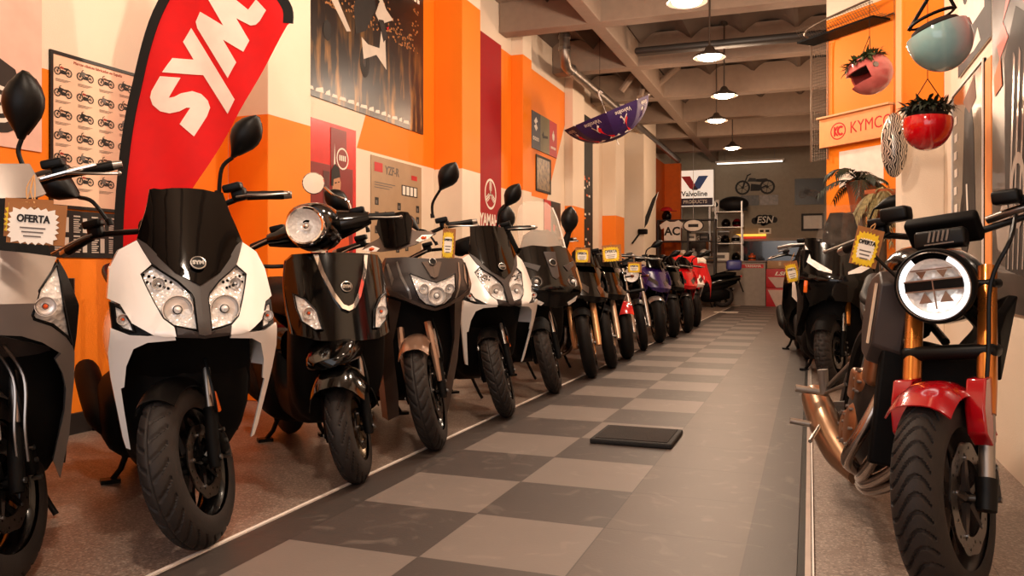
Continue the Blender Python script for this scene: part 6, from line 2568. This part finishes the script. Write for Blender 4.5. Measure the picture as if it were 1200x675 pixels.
# palms on pedestals beside the slanted pillar
def palm(name, label, x, y, z, n, L, seed, m, spread=.9, w=.014, droop=.35):
    t_ = thing(name, label, 'plant', (x, y, 0), group='palms by the slanted pillar')
    b_ = MB(mat('pedestal_wood', '#5a4230', .6))
    b_.lathe([(0, 0), (.16, 0), (.15, .03), (.05, .06), (.045, z - .40), (.14, z - .37), (.14, z - .35), (0, z - .35)], 20)
    b_.build('pedestal', t_)
    b_ = MB(mat('pot_terracotta', '#a0522c', .7))
    b_.lathe([(0, z - .35), (.10, z - .35), (.14, z - .07), (.15, z - .07), (.15, z - .03), (.13, z - .03), (.12, z - .08), (0, z - .08)], 24)
    b_.build('pot', t_)
    rn__ = random.Random(seed)
    for k in range(n):
        a = 2 * PI * k / n + rn__.random() * .5
        el = .35 + rn__.random() * .8
        d = Vector((math.cos(a) * math.cos(el), math.sin(a) * math.cos(el), math.sin(el)))
        LL = L * (.75 + .4 * rn__.random())
        LL = min(LL, (RWX - .12 - x) / max(d.x, 1e-3) if d.x > 0 else LL)
        b_ = MB(m)
        # frond: a stem with paired leaflets
        pts = [Vector((0, 0, z - .06)) + d * (LL * t__) + Vector((0, 0, -droop * LL * 2.0 * t__ * t__)) for t__ in [q / 8 for q in range(9)]]
        b_.tube(pts, [.006 - .0005 * q for q in range(9)], 5)
        for q in range(1, 9):
            tg = (pts[q] - pts[q - 1]).normalized()
            sd_ = tg.cross(Vector((0, 0, 1)))
            sd_ = sd_.normalized() if sd_.length > .01 else Vector((1, 0, 0))
            for e in (.0, .5):
                pp = pts[q - 1].lerp(pts[q], e)
                for sg in (1, -1):
                    leaf(b_, pp, tg * .8 + sd_ * sg * spread, LL * .34 * (1.1 - q / 10), w, LL * .12, n=3)
        b_.build('frond', t_, smooth=0)
    return t_


pp = at(1005, 222, 8.3)
palm('palm', 'dark green palm under the pale orange sign, taller of the two palms', pp.x + .04, pp.y + .1, pp.z + .12, 12, .62, 4, GREEN_D, spread=.7, w=.011)
pp = at(1020, 232, 7.9)
palm('palm', 'drooping pale-striped palm in front of the dark one', pp.x + .08, pp.y - .25, pp.z + .08, 20, .46, 9, PALE_LEAF, spread=.5, droop=.8)

# ------------------------------------------------------------ far end of the shop
t = thing('counter', 'long pale grey service counter across the back of the shop', 'counter', (-2.15, 22.75, 0))
b = MB(mat('counter_grey', '#a3968a', .55, bump=.1))
b.box((0, 0, .58), (2.12, .70, 1.16))
b.build('counter_body', t, bevel=.01)
b = MB(mat('counter_top', '#6d5a52', .35))
b.box((0, 0, 1.185), (2.18, .78, .05))
b.build('counter_top', t, bevel=.008)
b = MB(RED)
b.box((.70, -.352, 1.06), (.62, .006, .10))
o = b.build('brand_sticker', t)
lettering('YAMAHA', .10, PAPER_W, o, Matrix.Translation((.74, -.3565, 1.06)) @ Matrix.Rotation(PI / 2, 4, 'X'), bold=.002)
b = MB(PAPER_W)
b.box((-.62, -.352, 1.07), (.24, .006, .09))
b.build('brand_sticker', t)

# illuminated sign
SIGN_L = mat('lightbox_white', '#f6e6d2', .4, emit=.55, var=.01)
t = thing('light_box_sign', 'square white illuminated sign with red and blue V and a purple band', 'sign', M=frame((-3.58, 23.4, 2.76), (1, 0, 0), (0, 0, 1)))
b = MB(SIGN_L)
b.rbox((.52, .53, -.07), (1.02, 1.04, .14), .01)
b.build('light_box', t)
b = MB(STEEL)
for (c, d) in (((.52, .008), (1.06, .02)), ((.52, 1.052), (1.06, .02)), ((0, .53), (.02, 1.06)), ((1.04, .53), (.02, 1.06))):
    b.box((c[0], c[1], -.06), (d[0], d[1], .17))
b.build('frame', t)
b = MB(mat('sign_red2', '#c2202a', .4))
b.prism([(.13, .88), (.38, .88), (.52, .62), (.43, .50), (.37, .53)], .001, .004)
b.use(mat('sign_blue', '#3b62b0', .4))
b.prism([(.62, .88), (.89, .88), (.66, .52), (.58, .50), (.50, .66)], .001, .004)
b.use(mat('sign_purple', '#2a1138', .4))
b.prism([(.43, .50), (.52, .62), (.60, .50), (.58, .48), (.45, .48)], .0015, .0045)
b.prism([(.03, .04), (1.01, .04), (1.01, .25), (.03, .25)], .001, .004)
imprint([c_ for c_ in t.children if c_.name.startswith('light_box')][0], b)
lettering('Valvoline', .21, INK, t, Matrix.Translation((.50, .37, .003)), bold=.005, sx=.95)
lettering('PRODUCTS', .13, PAPER_W, t, Matrix.Translation((.52, .145, .006)), bold=.004)
# posts carrying the sign
b = MB(STEEL)
for x_ in (.12, .92):
    b.box((x_, -1.38, -.07), (.05, 2.76, .05))
b.build('post', t)


def small_helmet(x, y, z, r, m, label, rz=0, visor=True, group='helmets at the back of the shop'):
    t_ = thing('helmet', label, 'helmet', (x, y, z), R(rz), group)
    b_ = MB(m)
    helmet_shell(b_, r, Matrix.Translation((0, 0, r * .72)), True)
    b_.build('shell', t_, smooth=60)
    b_ = MB(SMOKE)
    vs = []
    for j in range(7):
        for i in range(13):
            a = R(-64 + 128 * i / 12)
            tt = PI * (.375 + .22 * j / 6)
            k = 1.02
            vs.append((k * r * 1.16 * math.sin(tt) * math.cos(a), k * r * .95 * math.sin(tt) * math.sin(a), r * .72 + k * r * 1.08 * math.cos(tt)))
    b_.add(vs, [(j * 13 + i, (j + 1) * 13 + i, (j + 1) * 13 + i + 1, j * 13 + i + 1) for j in range(6) for i in range(12)])
    b_.build('visor', t_)
    return t_


# helmet shelf
sx_, sy_ = -2.15, 23.75
t = thing('shelf', 'grey metal shelf of helmets right of the square illuminated sign', 'shelf', (sx_, sy_, 0))
b = MB(STEEL)
for dx in (-.36, .36):
    for dy in (-.2, .2):
        b.box((dx, dy, 1.45), (.035, .035, 2.9))
b.build('upright', t)
LV = (1.22, 1.72, 2.18, 2.62)
for z in LV:
    b = MB(ALU)
    b.box((0, 0, z - .012), (.78, .46, .024))
    b.build('shelf_board', t)
HW = mat('helmet_white', '#e3ddd6', .2, coat=.8)
HK = mat('helmet_black', '#0f0e0e', .2, coat=.8)
HR = mat('helmet_maroon', '#6e1016', .2, coat=.8)
for (dx, z, m, lab) in ((-.12, LV[0], HW, 'white helmet on the lowest shelf board of the metal rack'), (.2, LV[0], HK, 'black helmet on the lowest shelf board of the metal rack'),
                        (-.1, LV[1], HK, 'black helmet left on the second shelf board of the metal rack'), (.2, LV[1], HW, 'white helmet right on the second shelf board of the metal rack'),
                        (-.08, LV[2], HK, 'black helmet left on the third shelf board of the metal rack'), (.22, LV[2], HR, 'dark red helmet right on the third shelf board of the metal rack')):
    small_helmet(sx_ + dx, sy_ - .05, z, .135, m, lab, -100)
b = MB(mat('bag_black', '#141112', .6, bump=.2))
b.ball((0, 0, .22), (.42, .22, .22), 20, 12)
b.box((.28, 0, .12), (.2, .2, .2), top=.6)
o = tag(b.build('bag', loc=(sx_ + .12, sy_, LV[3])), 'large black bag lying on top of the metal helmet rack', 'bag')
t = thing('speaker', 'small white loudspeaker at the left end of the top shelf board', 'speaker', (sx_ - .36, sy_ - .1, LV[3]))
b = MB(WHITE)
b.rbox((0, 0, .17), (.2, .2, .34), .01)
b.build('cabinet', t)
b = MB(MATTK)
b.lathe([(0, .0), (.07, .004), (.075, 0)], 18, M=axis_matrix((0, -.101, .2), (0, -1, 0)))
b.build('cone', t)

# shelves and clutter left of the sign
t = thing('shelf', 'dark shelf unit loaded with clothing and parts under the square sign', 'shelf', (-3.08, 21.8, 0))
b = MB(mat('shelf_dark', '#2b2320', .5))
for dx in (-.74, .05, .74):
    b.box((dx, .1, 1.15), (.05, .4, 2.3))
b.build('upright', t)
for z in (.55, 1.25, 1.72, 2.29):
    b = MB(mat('shelf_dark', '#2b2320'))
    b.box((0, .1, z), (1.53, .46, .03))
    b.build('shelf_board', t)
small_helmet(-3.62, 21.9, 2.306, .14, HK, 'black helmet with a red cap on it, on top of the dark shelf unit', -80)
t = thing('cap', 'red cap lying on the black helmet over the dark shelf unit', 'cap', (-3.62, 21.88, 2.545))
b = MB(mat('cap_red', '#b8141c', .7))
b.ball((0, 0, .02), (.16, .13, .10), 16, 8, t0=0, t1=95)
b.build('crown', t)
b = MB(mat('cap_red', '#b8141c'))
b.prism([(.10, -.1), (.26, -.07), (.28, 0), (.26, .07), (.10, .1)], .0, .012)
b.build('peak', t)
small_helmet(-2.62, 21.9, 1.266, .14, HW, 'white helmet with a red crown, in the middle of the dark shelf unit', -60)
t = thing('jersey', 'white jersey with black lettering hanging from the dark shelf unit', 'jersey', M=frame((-3.72, 21.62, 1.74), (1, 0, 0), (0, 0, 1)))
b = MB(PAPER_W)
b.prism([(.08, 0), (.52, 0), (.52, .34), (.60, .30), (.64, .42), (.46, .54), (.36, .50), (.24, .50), (.14, .54), (-.04, .42), (0, .30), (.08, .34)], 0, .03)
b.build('cloth', t, bevel=.008)
lettering('AC', .30, INK, t, Matrix.Translation((.30, .24, .032)), bold=.01)
for (x_, w_, h_, m_, lab) in ((-2.95, .22, .20, PAPER_W, 'small white box on the top of the dark shelf unit'), (-2.62, .24, .18, INK, 'small black box beside the white one on the dark shelf unit')):
    b = MB(m_)
    b.rbox((0, 0, h_ / 2), (w_, .18, h_), .006)
    b.use(GREYP)
    b.box((0, -.091, h_ * .5), (w_ * .7, .003, h_ * .3))
    tag(b.build('carton', loc=(x_, 21.9, 1.736)), lab, 'box', 'cartons on the dark shelf unit')
t = thing('oval_sign', 'small white oval sign with a dark mark hanging left of the grey board', 'sign', M=frame((-2.85, 21.45, 2.12), (1, 0, 0), (0, 0, 1)))
b = MB(PAPER_W)
b.lathe([(0, .02), (.2, .02), (.21, .0), (0, 0)], 32, M=Matrix.Diagonal((1.2, .7, 1, 1)))
b.build('plate', t)
b = MB(INK)
ring2(b, 0, 0, .15, .17, z=.02, sx=1.6, n=32)
rect(b, -.13, -.04, .26, .08, z=.02)
imprint(t, b) if t.type == 'MESH' else imprint([c_ for c_ in t.children if c_.name.split('.')[0] in ('panel', 'plate')][0], b)
b = MB(STEEL)
b.cyl((0, .14, .01), (0, ceil_z(-2.85) - 2.12, .01), .006)
b.build('hanger', t)
t = thing('tool_board', 'grey notice board with three round icons behind the counter', 'board', M=frame((-3.3, 24.2, .9), (1, 0, 0), (0, 0, 1)))
b = MB(mat('board_grey', '#6e6359', .6))
b.box((.55, .55, -.02), (1.1, 1.2, .04))
b.build('panel', t)
b = MB(PAPER_W)
for k in range(3):
    ring2(b, .25 + .28 * k, .98, .06, .085, z=.001)
    ring2(b, .25 + .28 * k, .98, .0, .03, z=.001)
imprint(t, b) if t.type == 'MESH' else imprint([c_ for c_ in t.children if c_.name.split('.')[0] in ('panel', 'plate')][0], b)
b = MB(STEEL)
b.box((.55, 1.18, .0), (1.14, .03, .06))
b.box((.3, -.45, -.02), (.05, .9, .04))
b.box((.9, -.45, -.02), (.05, .9, .04))
b.build('stand', t)
b = MB(mat('wood_post', '#b06a2a', .5, var=.2, vscale=4))
b.box((0, 0, .95), (.14, .10, 1.9))
tag(b.build('wooden_post', loc=(-2.72, 23.75, 0), bevel=.006), 'orange-brown wooden post beside the metal helmet rack', 'post')
t = thing('racing_suit', 'white and tan racing suit torso on a stand in the clutter under the square sign', 'suit', (-3.0, 20.6, 0))
b = MB(mat('suit_white', '#d8cabc', .5))
b.loft([sring(x, a, b0, b1, 18, .9) for x, a, b0, b1 in ((0, .05, -.05, .05),)] + []) if False else None
b.X = Matrix.Rotation(-PI / 2, 4, 'Y')
b.loft([sring(x, a, -d, d, 18, .9) for x, a, d in ((.95, .15, .10), (1.05, .17, .11), (1.2, .20, .12), (1.35, .20, .11), (1.42, .09, .08), (1.46, .07, .06))])
b.build('torso', t, smooth=60)
b = MB(mat('suit_tan', '#9a7450', .5))
for sd in (1, -1):
    b.tube(spline([(0, .18 * sd, 1.36), (-.05, .26 * sd, 1.2), (-.02, .24 * sd, 1.02), (.02, .16 * sd, .95)], 5), [.06, .06, .058, .056, .055, .054, .052, .05, .05, .05, .048, .046, .044, .04, .04, .04], 10)
b.build('sleeve', t)
b = MB(STEEL)
b.cyl((0, 0, 0), (0, 0, 1.0), .02)
b.lathe([(0, 0), (.2, 0), (.18, .02), (0, .03)], 20)
b.build('stand', t)
t = thing('pennant', 'dark pointed pennant with a pale edge on a wall bracket, left of the square sign', 'pennant', M=frame((-3.46, 18.05, 2.0), (1, 0, 0), (0, 0, 1)))
b = MB(INK)
b.prism([(-.02, -.1), (.05, .0), (.30, .72), (.16, .55), (.0, .15)], 0, .012)
b.build('cloth', t, smooth=0)
b = MB(PAPER_W)
b.prism([(.06, -.0), (.08, .02), (.30, .70), (.285, .69)], .0, .016)
b.build('edge', t, smooth=0)
b = MB(BLACK)
b.rbox((-.06, -.18, .0), (.22, .12, .12), .03)
b.cyl((-.12, -.2, -.02), (-.3, -.45, .02), .02)
b.build('bracket', t)

# decals and pictures on the back wall
def onback(x, z, y=25.0):
    return frame((x, y, z), (1, 0, 0), (0, 0, 1))


BWL = 24.995
t = board('wall_decal', 'dark vintage motorcycle silhouette on the back wall', 'decal', onback(-2.1, 3.2, BWL), 1.15, .62, BACKW, t=.004)
b = MB(INK)
mini_bike(b, .58, .22, 1.1, INK, mat('print_dark_grey', '#2a2624'), 0, z=.005)
imprint(t, b) if t.type == 'MESH' else imprint([c_ for c_ in t.children if c_.name.split('.')[0] in ('panel', 'plate')][0], b)
t = board('wall_picture', 'dark grey picture on the back wall, left of a lighter one, under the motorcycle silhouette', 'picture', onback(-1.92, 2.88, BWL), .52, .30, mat('picture_dark', '#4a443f', .4, var=.5, vscale=12), t=.02)
t = board('wall_picture', 'lighter grey picture on the back wall, right beside the dark grey one', 'picture', onback(-1.38, 2.88, BWL), .52, .30, mat('picture_grey', '#8c8078', .4, var=.4, vscale=10), t=.02)
t = board('wall_decal', 'black lettered logo sticker in the middle of the back wall', 'decal', onback(-1.62, 2.26, BWL), .74, .34, BACKW, t=.004)
b = MB(INK)
for (x_, y_, r_) in ((.1, .16, .1), (.24, .2, .14), (.38, .18, .16), (.52, .2, .13), (.65, .18, .09), (.34, .08, .08)):
    ring2(b, x_, y_, 0.001, r_, z=.0045, n=20)
imprint(t, b) if t.type == 'MESH' else imprint([c_ for c_ in t.children if c_.name.split('.')[0] in ('panel', 'plate')][0], b)
lettering('ESN', .27, PAPER_W, t, Matrix.Translation((.38, .18, .0065)), bold=.004, shear=.2)
t = board('wall_sign', 'tiny pale plate under the lettered logo sticker on the back wall', 'sign', onback(-1.42, 2.03, BWL), .36, .17, PAPER_W, t=.01)
b = MB(INK)
rect(b, .04, .05, .11, .07, z=.011)
rect(b, .20, .05, .11, .07, z=.011)
imprint(t, b) if t.type == 'MESH' else imprint([c_ for c_ in t.children if c_.name.split('.')[0] in ('panel', 'plate')][0], b)
t = board('wall_picture', 'big dark picture of a motorcycle at the right of the back wall', 'picture', onback(-.40, 2.86, BWL), .80, .76, mat('picture_black', '#1c1918', .35), t=.02)
b = MB(GREYP)
mini_bike(b, .4, .3, .55, GREYP, mat('print_dark_grey', '#2a2624'), 1, z=.021)
imprint(t, b) if t.type == 'MESH' else imprint([c_ for c_ in t.children if c_.name.split('.')[0] in ('panel', 'plate')][0], b)
t = board('wall_picture', 'small framed picture below the big dark one on the back wall', 'picture', onback(-.22, 2.10, BWL), .62, .5, PAPER_W, t=.02, rim=INK, rw=.06)
t = thing('strip_light', 'long thin strip light at the top of the back wall', 'lamp', (-1.65, 24.6, 4.13))
b = MB(WHITE)
b.rbox((0, 0, .03), (1.95, .12, .06), .01)
b.build('housing', t)
b = MB(mat('tube_glow', (1.0, .88, .72), .4, emit=2.5, var=0))
b.cyl((-.92, 0, -.015), (.92, 0, -.015), .022)
b.build('tube', t)
b = MB(STEEL)
for x_ in (-.7, .7):
    b.cyl((x_, 0, .05), (x_, 0, .6), .008)
b.build('hanger', t)

# hatch to the workshop
b = MB(mat('hatch_frame', '#b39a84', .5))
for (c, d) in (((-.98, 24.95, 1.86), (1.95, .12, .08)), ((-1.92, 24.95, 1.5), (.10, .12, .8)), ((-.02, 24.95, 1.5), (.10, .12, .8)), ((-.98, 24.95, 1.12), (1.95, .16, .06))):
    b.box(c, d)
b.use(mat('hatch_dark_interior', '#191614', .12, coat=.6))  # glossy dark sheet stands in for the unlit room behind the hatch
b.box((-.98, 24.985, 1.49), (1.8, .02, .72))
struct('window_1', b)
t = thing('light_bar', 'short amber and red glowing sign bar above the dark hatch', 'sign', (-1.62, 24.84, 1.96))
b = MB(mat('bar_amber', '#f0b040', .4, emit=1.2, var=.05))
b.rbox((0, 0, .03), (.85, .06, .07), .01)
b.build('amber_tube', t)
b = MB(mat('bar_red', '#d0281c', .4, emit=.6, var=.05))
b.rbox((0, 0, -.045), (.85, .06, .06), .01)
b.build('red_tube', t)
for (x_, r_, h_, m_, lab) in ((-3.0, .09, .34, PAPER_W, 'white bottle at the left end of the counter'), (-2.55, .12, .12, TAN, 'low tan carton on the middle of the counter'), (-2.25, .06, .22, PAPER_W, 'small white bottle right of the tan carton'), (-1.45, .10, .2, mat('can_orange', '#c0501c', .4), 'orange and white can at the right end of the counter')):
    b = MB(m_)
    if 'carton' in lab:
        b.rbox((0, 0, h_ / 2), (.42, .22, h_), .008)
        b.use(GREYP)
        b.box((0, -.111, h_ / 2), (.2, .003, h_ * .4))
    else:
        b.lathe([(0, 0), (r_, 0), (r_, h_ * .7), (r_ * .4, h_ * .82), (r_ * .4, h_), (0, h_)], 18)
        b.use(INK)
        b.lathe([(r_ * 1.01, h_ * .2), (r_ * 1.01, h_ * .4)], 18)
    tag(b.build('carton' if 'carton' in lab else 'bottle', loc=(x_, 22.6, 1.211)), lab, 'box' if 'carton' in lab else 'bottle', 'things on the counter')
# red boxes with a pale diagonal band
for k, lab in enumerate(('lower of the two red parts boxes with a pale slanted band, right of the counter', 'upper of the two red parts boxes with a pale slanted band and white letters')):
    t = thing('parts_box', lab, 'box', (-.70, 22.3, .50 * k), group='red parts boxes')
    b = MB(mat('box_red', '#b5121c', .45))
    b.rbox((0, 0, .245), (.72, .55, .49), .01)
    b.build('carton', t)
    b = MB(mat('box_band', '#c9b0a4', .5))
    b.X = frame((-.36, -.2765, 0), (1, 0, 0), (0, 0, 1))
    b.prism([(.04, .27 if k else .44), (.44, .27 if k else .44), (.68, .0), (.25, .0)], 0, .002)
    b.build('band', t, smooth=0)
    if k:
        lettering('LSP', .13, PAPER_W, t, frame((.0, -.277, .36), (1, 0, 0), (0, 0, 1)), shear=.3, bold=.004, sx=1.6)
t = thing('parts_box', 'plain tan carton standing on the upper red parts box', 'box', (-.72, 22.3, 1.0))
b = MB(TAN)
b.rbox((0, 0, .10), (.62, .5, .20), .008)
b.build('carton', t)
b = MB(mat('tape_pale', '#c9b28a', .4))
b.box((0, 0, .2005), (.06, .5, .002))
b.box((0, -.2505, .12), (.06, .002, .1))
b.build('tape', t)
t = thing('parts_box', 'second stack of red parts cartons half hidden behind the last scooter at right', 'box', (.08, 22.0, 0))
b = MB(mat('box_red', '#b5121c'))
b.rbox((0, 0, .45), (.6, .55, .9), .01)
b.build('carton', t)
b = MB(mat('box_band', '#c9b0a4'))
b.box((0, -.277, .4), (.2, .004, .8))
b.build('band', t)
# paper strips on the floor at the far end
for (x_, y_, w_, d_, lab) in ((-1.75, 18.6, .52, .26, 'white paper strip lying on the far aisle tiles'), (-2.2, 21.95, 1.0, .35, 'larger pale cardboard sheet on the floor at the foot of the counter')):
    b = MB(PAPER_W if w_ < .8 else mat('card_pale', '#cbb8a6', .7))
    b.box((0, 0, .003), (w_, d_, .005))
    tag(b.build('paper_sheet', loc=(x_, y_, .009 if y_ < 20 else .009)), lab, 'paper')

# dark motorcycle beyond the last scooter on the right
motorcycle('motorcycle', 'dark motorcycle far back at right, between the last scooter and the red parts boxes', .02, 16.6, -96, -10, group=None, lamp='round', fork=STEEL, bar_z=1.25, mirr=False)

# rubber mat on the aisle
t = thing('floor_mat', 'small black rubber mat lying on the checkered aisle', 'mat', (-.897, 4.45, .009))
b = MB(mat('mat_rubber', '#171413', .7, bump=.4, bscale=120))
b.rbox((0, 0, .014), (.44, .42, .028), .008)
b.build('mat_base', t)
b = MB(mat('mat_pile', '#241d1a', .85, bump=.6, bscale=160, var=.4, vscale=14))
b.rbox((0, 0, .029), (.39, .37, .006), .002)
b.build('mat_top', t)

# ------------------------------------------------------------ one mesh per piece: mirrored pairs become separate parts
def islands(me):
    par = list(range(len(me.vertices)))

    def find(a):
        while par[a] != a:
            par[a] = par[par[a]]
            a = par[a]
        return a
    for e in me.edges:
        a, b_ = find(e.vertices[0]), find(e.vertices[1])
        if a != b_:
            par[a] = b_
    g = {}
    for p_ in me.polygons:
        g.setdefault(find(p_.vertices[0]), []).append(p_.index)
    return list(g.values())


SPLIT = {'shield_trim', 'signal_bezel', 'shield_decal', 'fairing_trim', 'side_shroud', 'triple_clamp', 'nose_bezel', 'visor_button', 'brake_reservoir', 'cylinder_block', 'turn_signal_pair', 'footpeg', 'ceiling_strut'}
cache = {}
for o in list(bpy.data.objects):
    if o.type != 'MESH' or o.name.split('.')[0] not in SPLIT or o.children:
        continue
    me = o.data
    if me not in cache:
        L = islands(me)
        out_ = []
        if len(L) > 1:
            for ix in L:
                vm = {}
                fs = []
                for i in ix:
                    fs.append([vm.setdefault(v, len(vm)) for v in me.polygons[i].vertices])
                nm_ = bpy.data.meshes.new(me.name)
                nm_.from_pydata([me.vertices[v].co[:] for v in vm], [], fs)
                for m in me.materials:
                    nm_.materials.append(m)
                nm_.polygons.foreach_set('material_index', [me.polygons[i].material_index for i in ix])
                nm_.polygons.foreach_set('use_smooth', [True] * len(ix))
                nm_.set_sharp_from_angle(angle=R(38))
                out_.append(nm_)
        cache[me] = out_
    if cache[me]:
        for q in cache[me][1:]:
            c = o.copy()
            c.data = q
            COL.objects.link(c)
        o.data = cache[me][0]
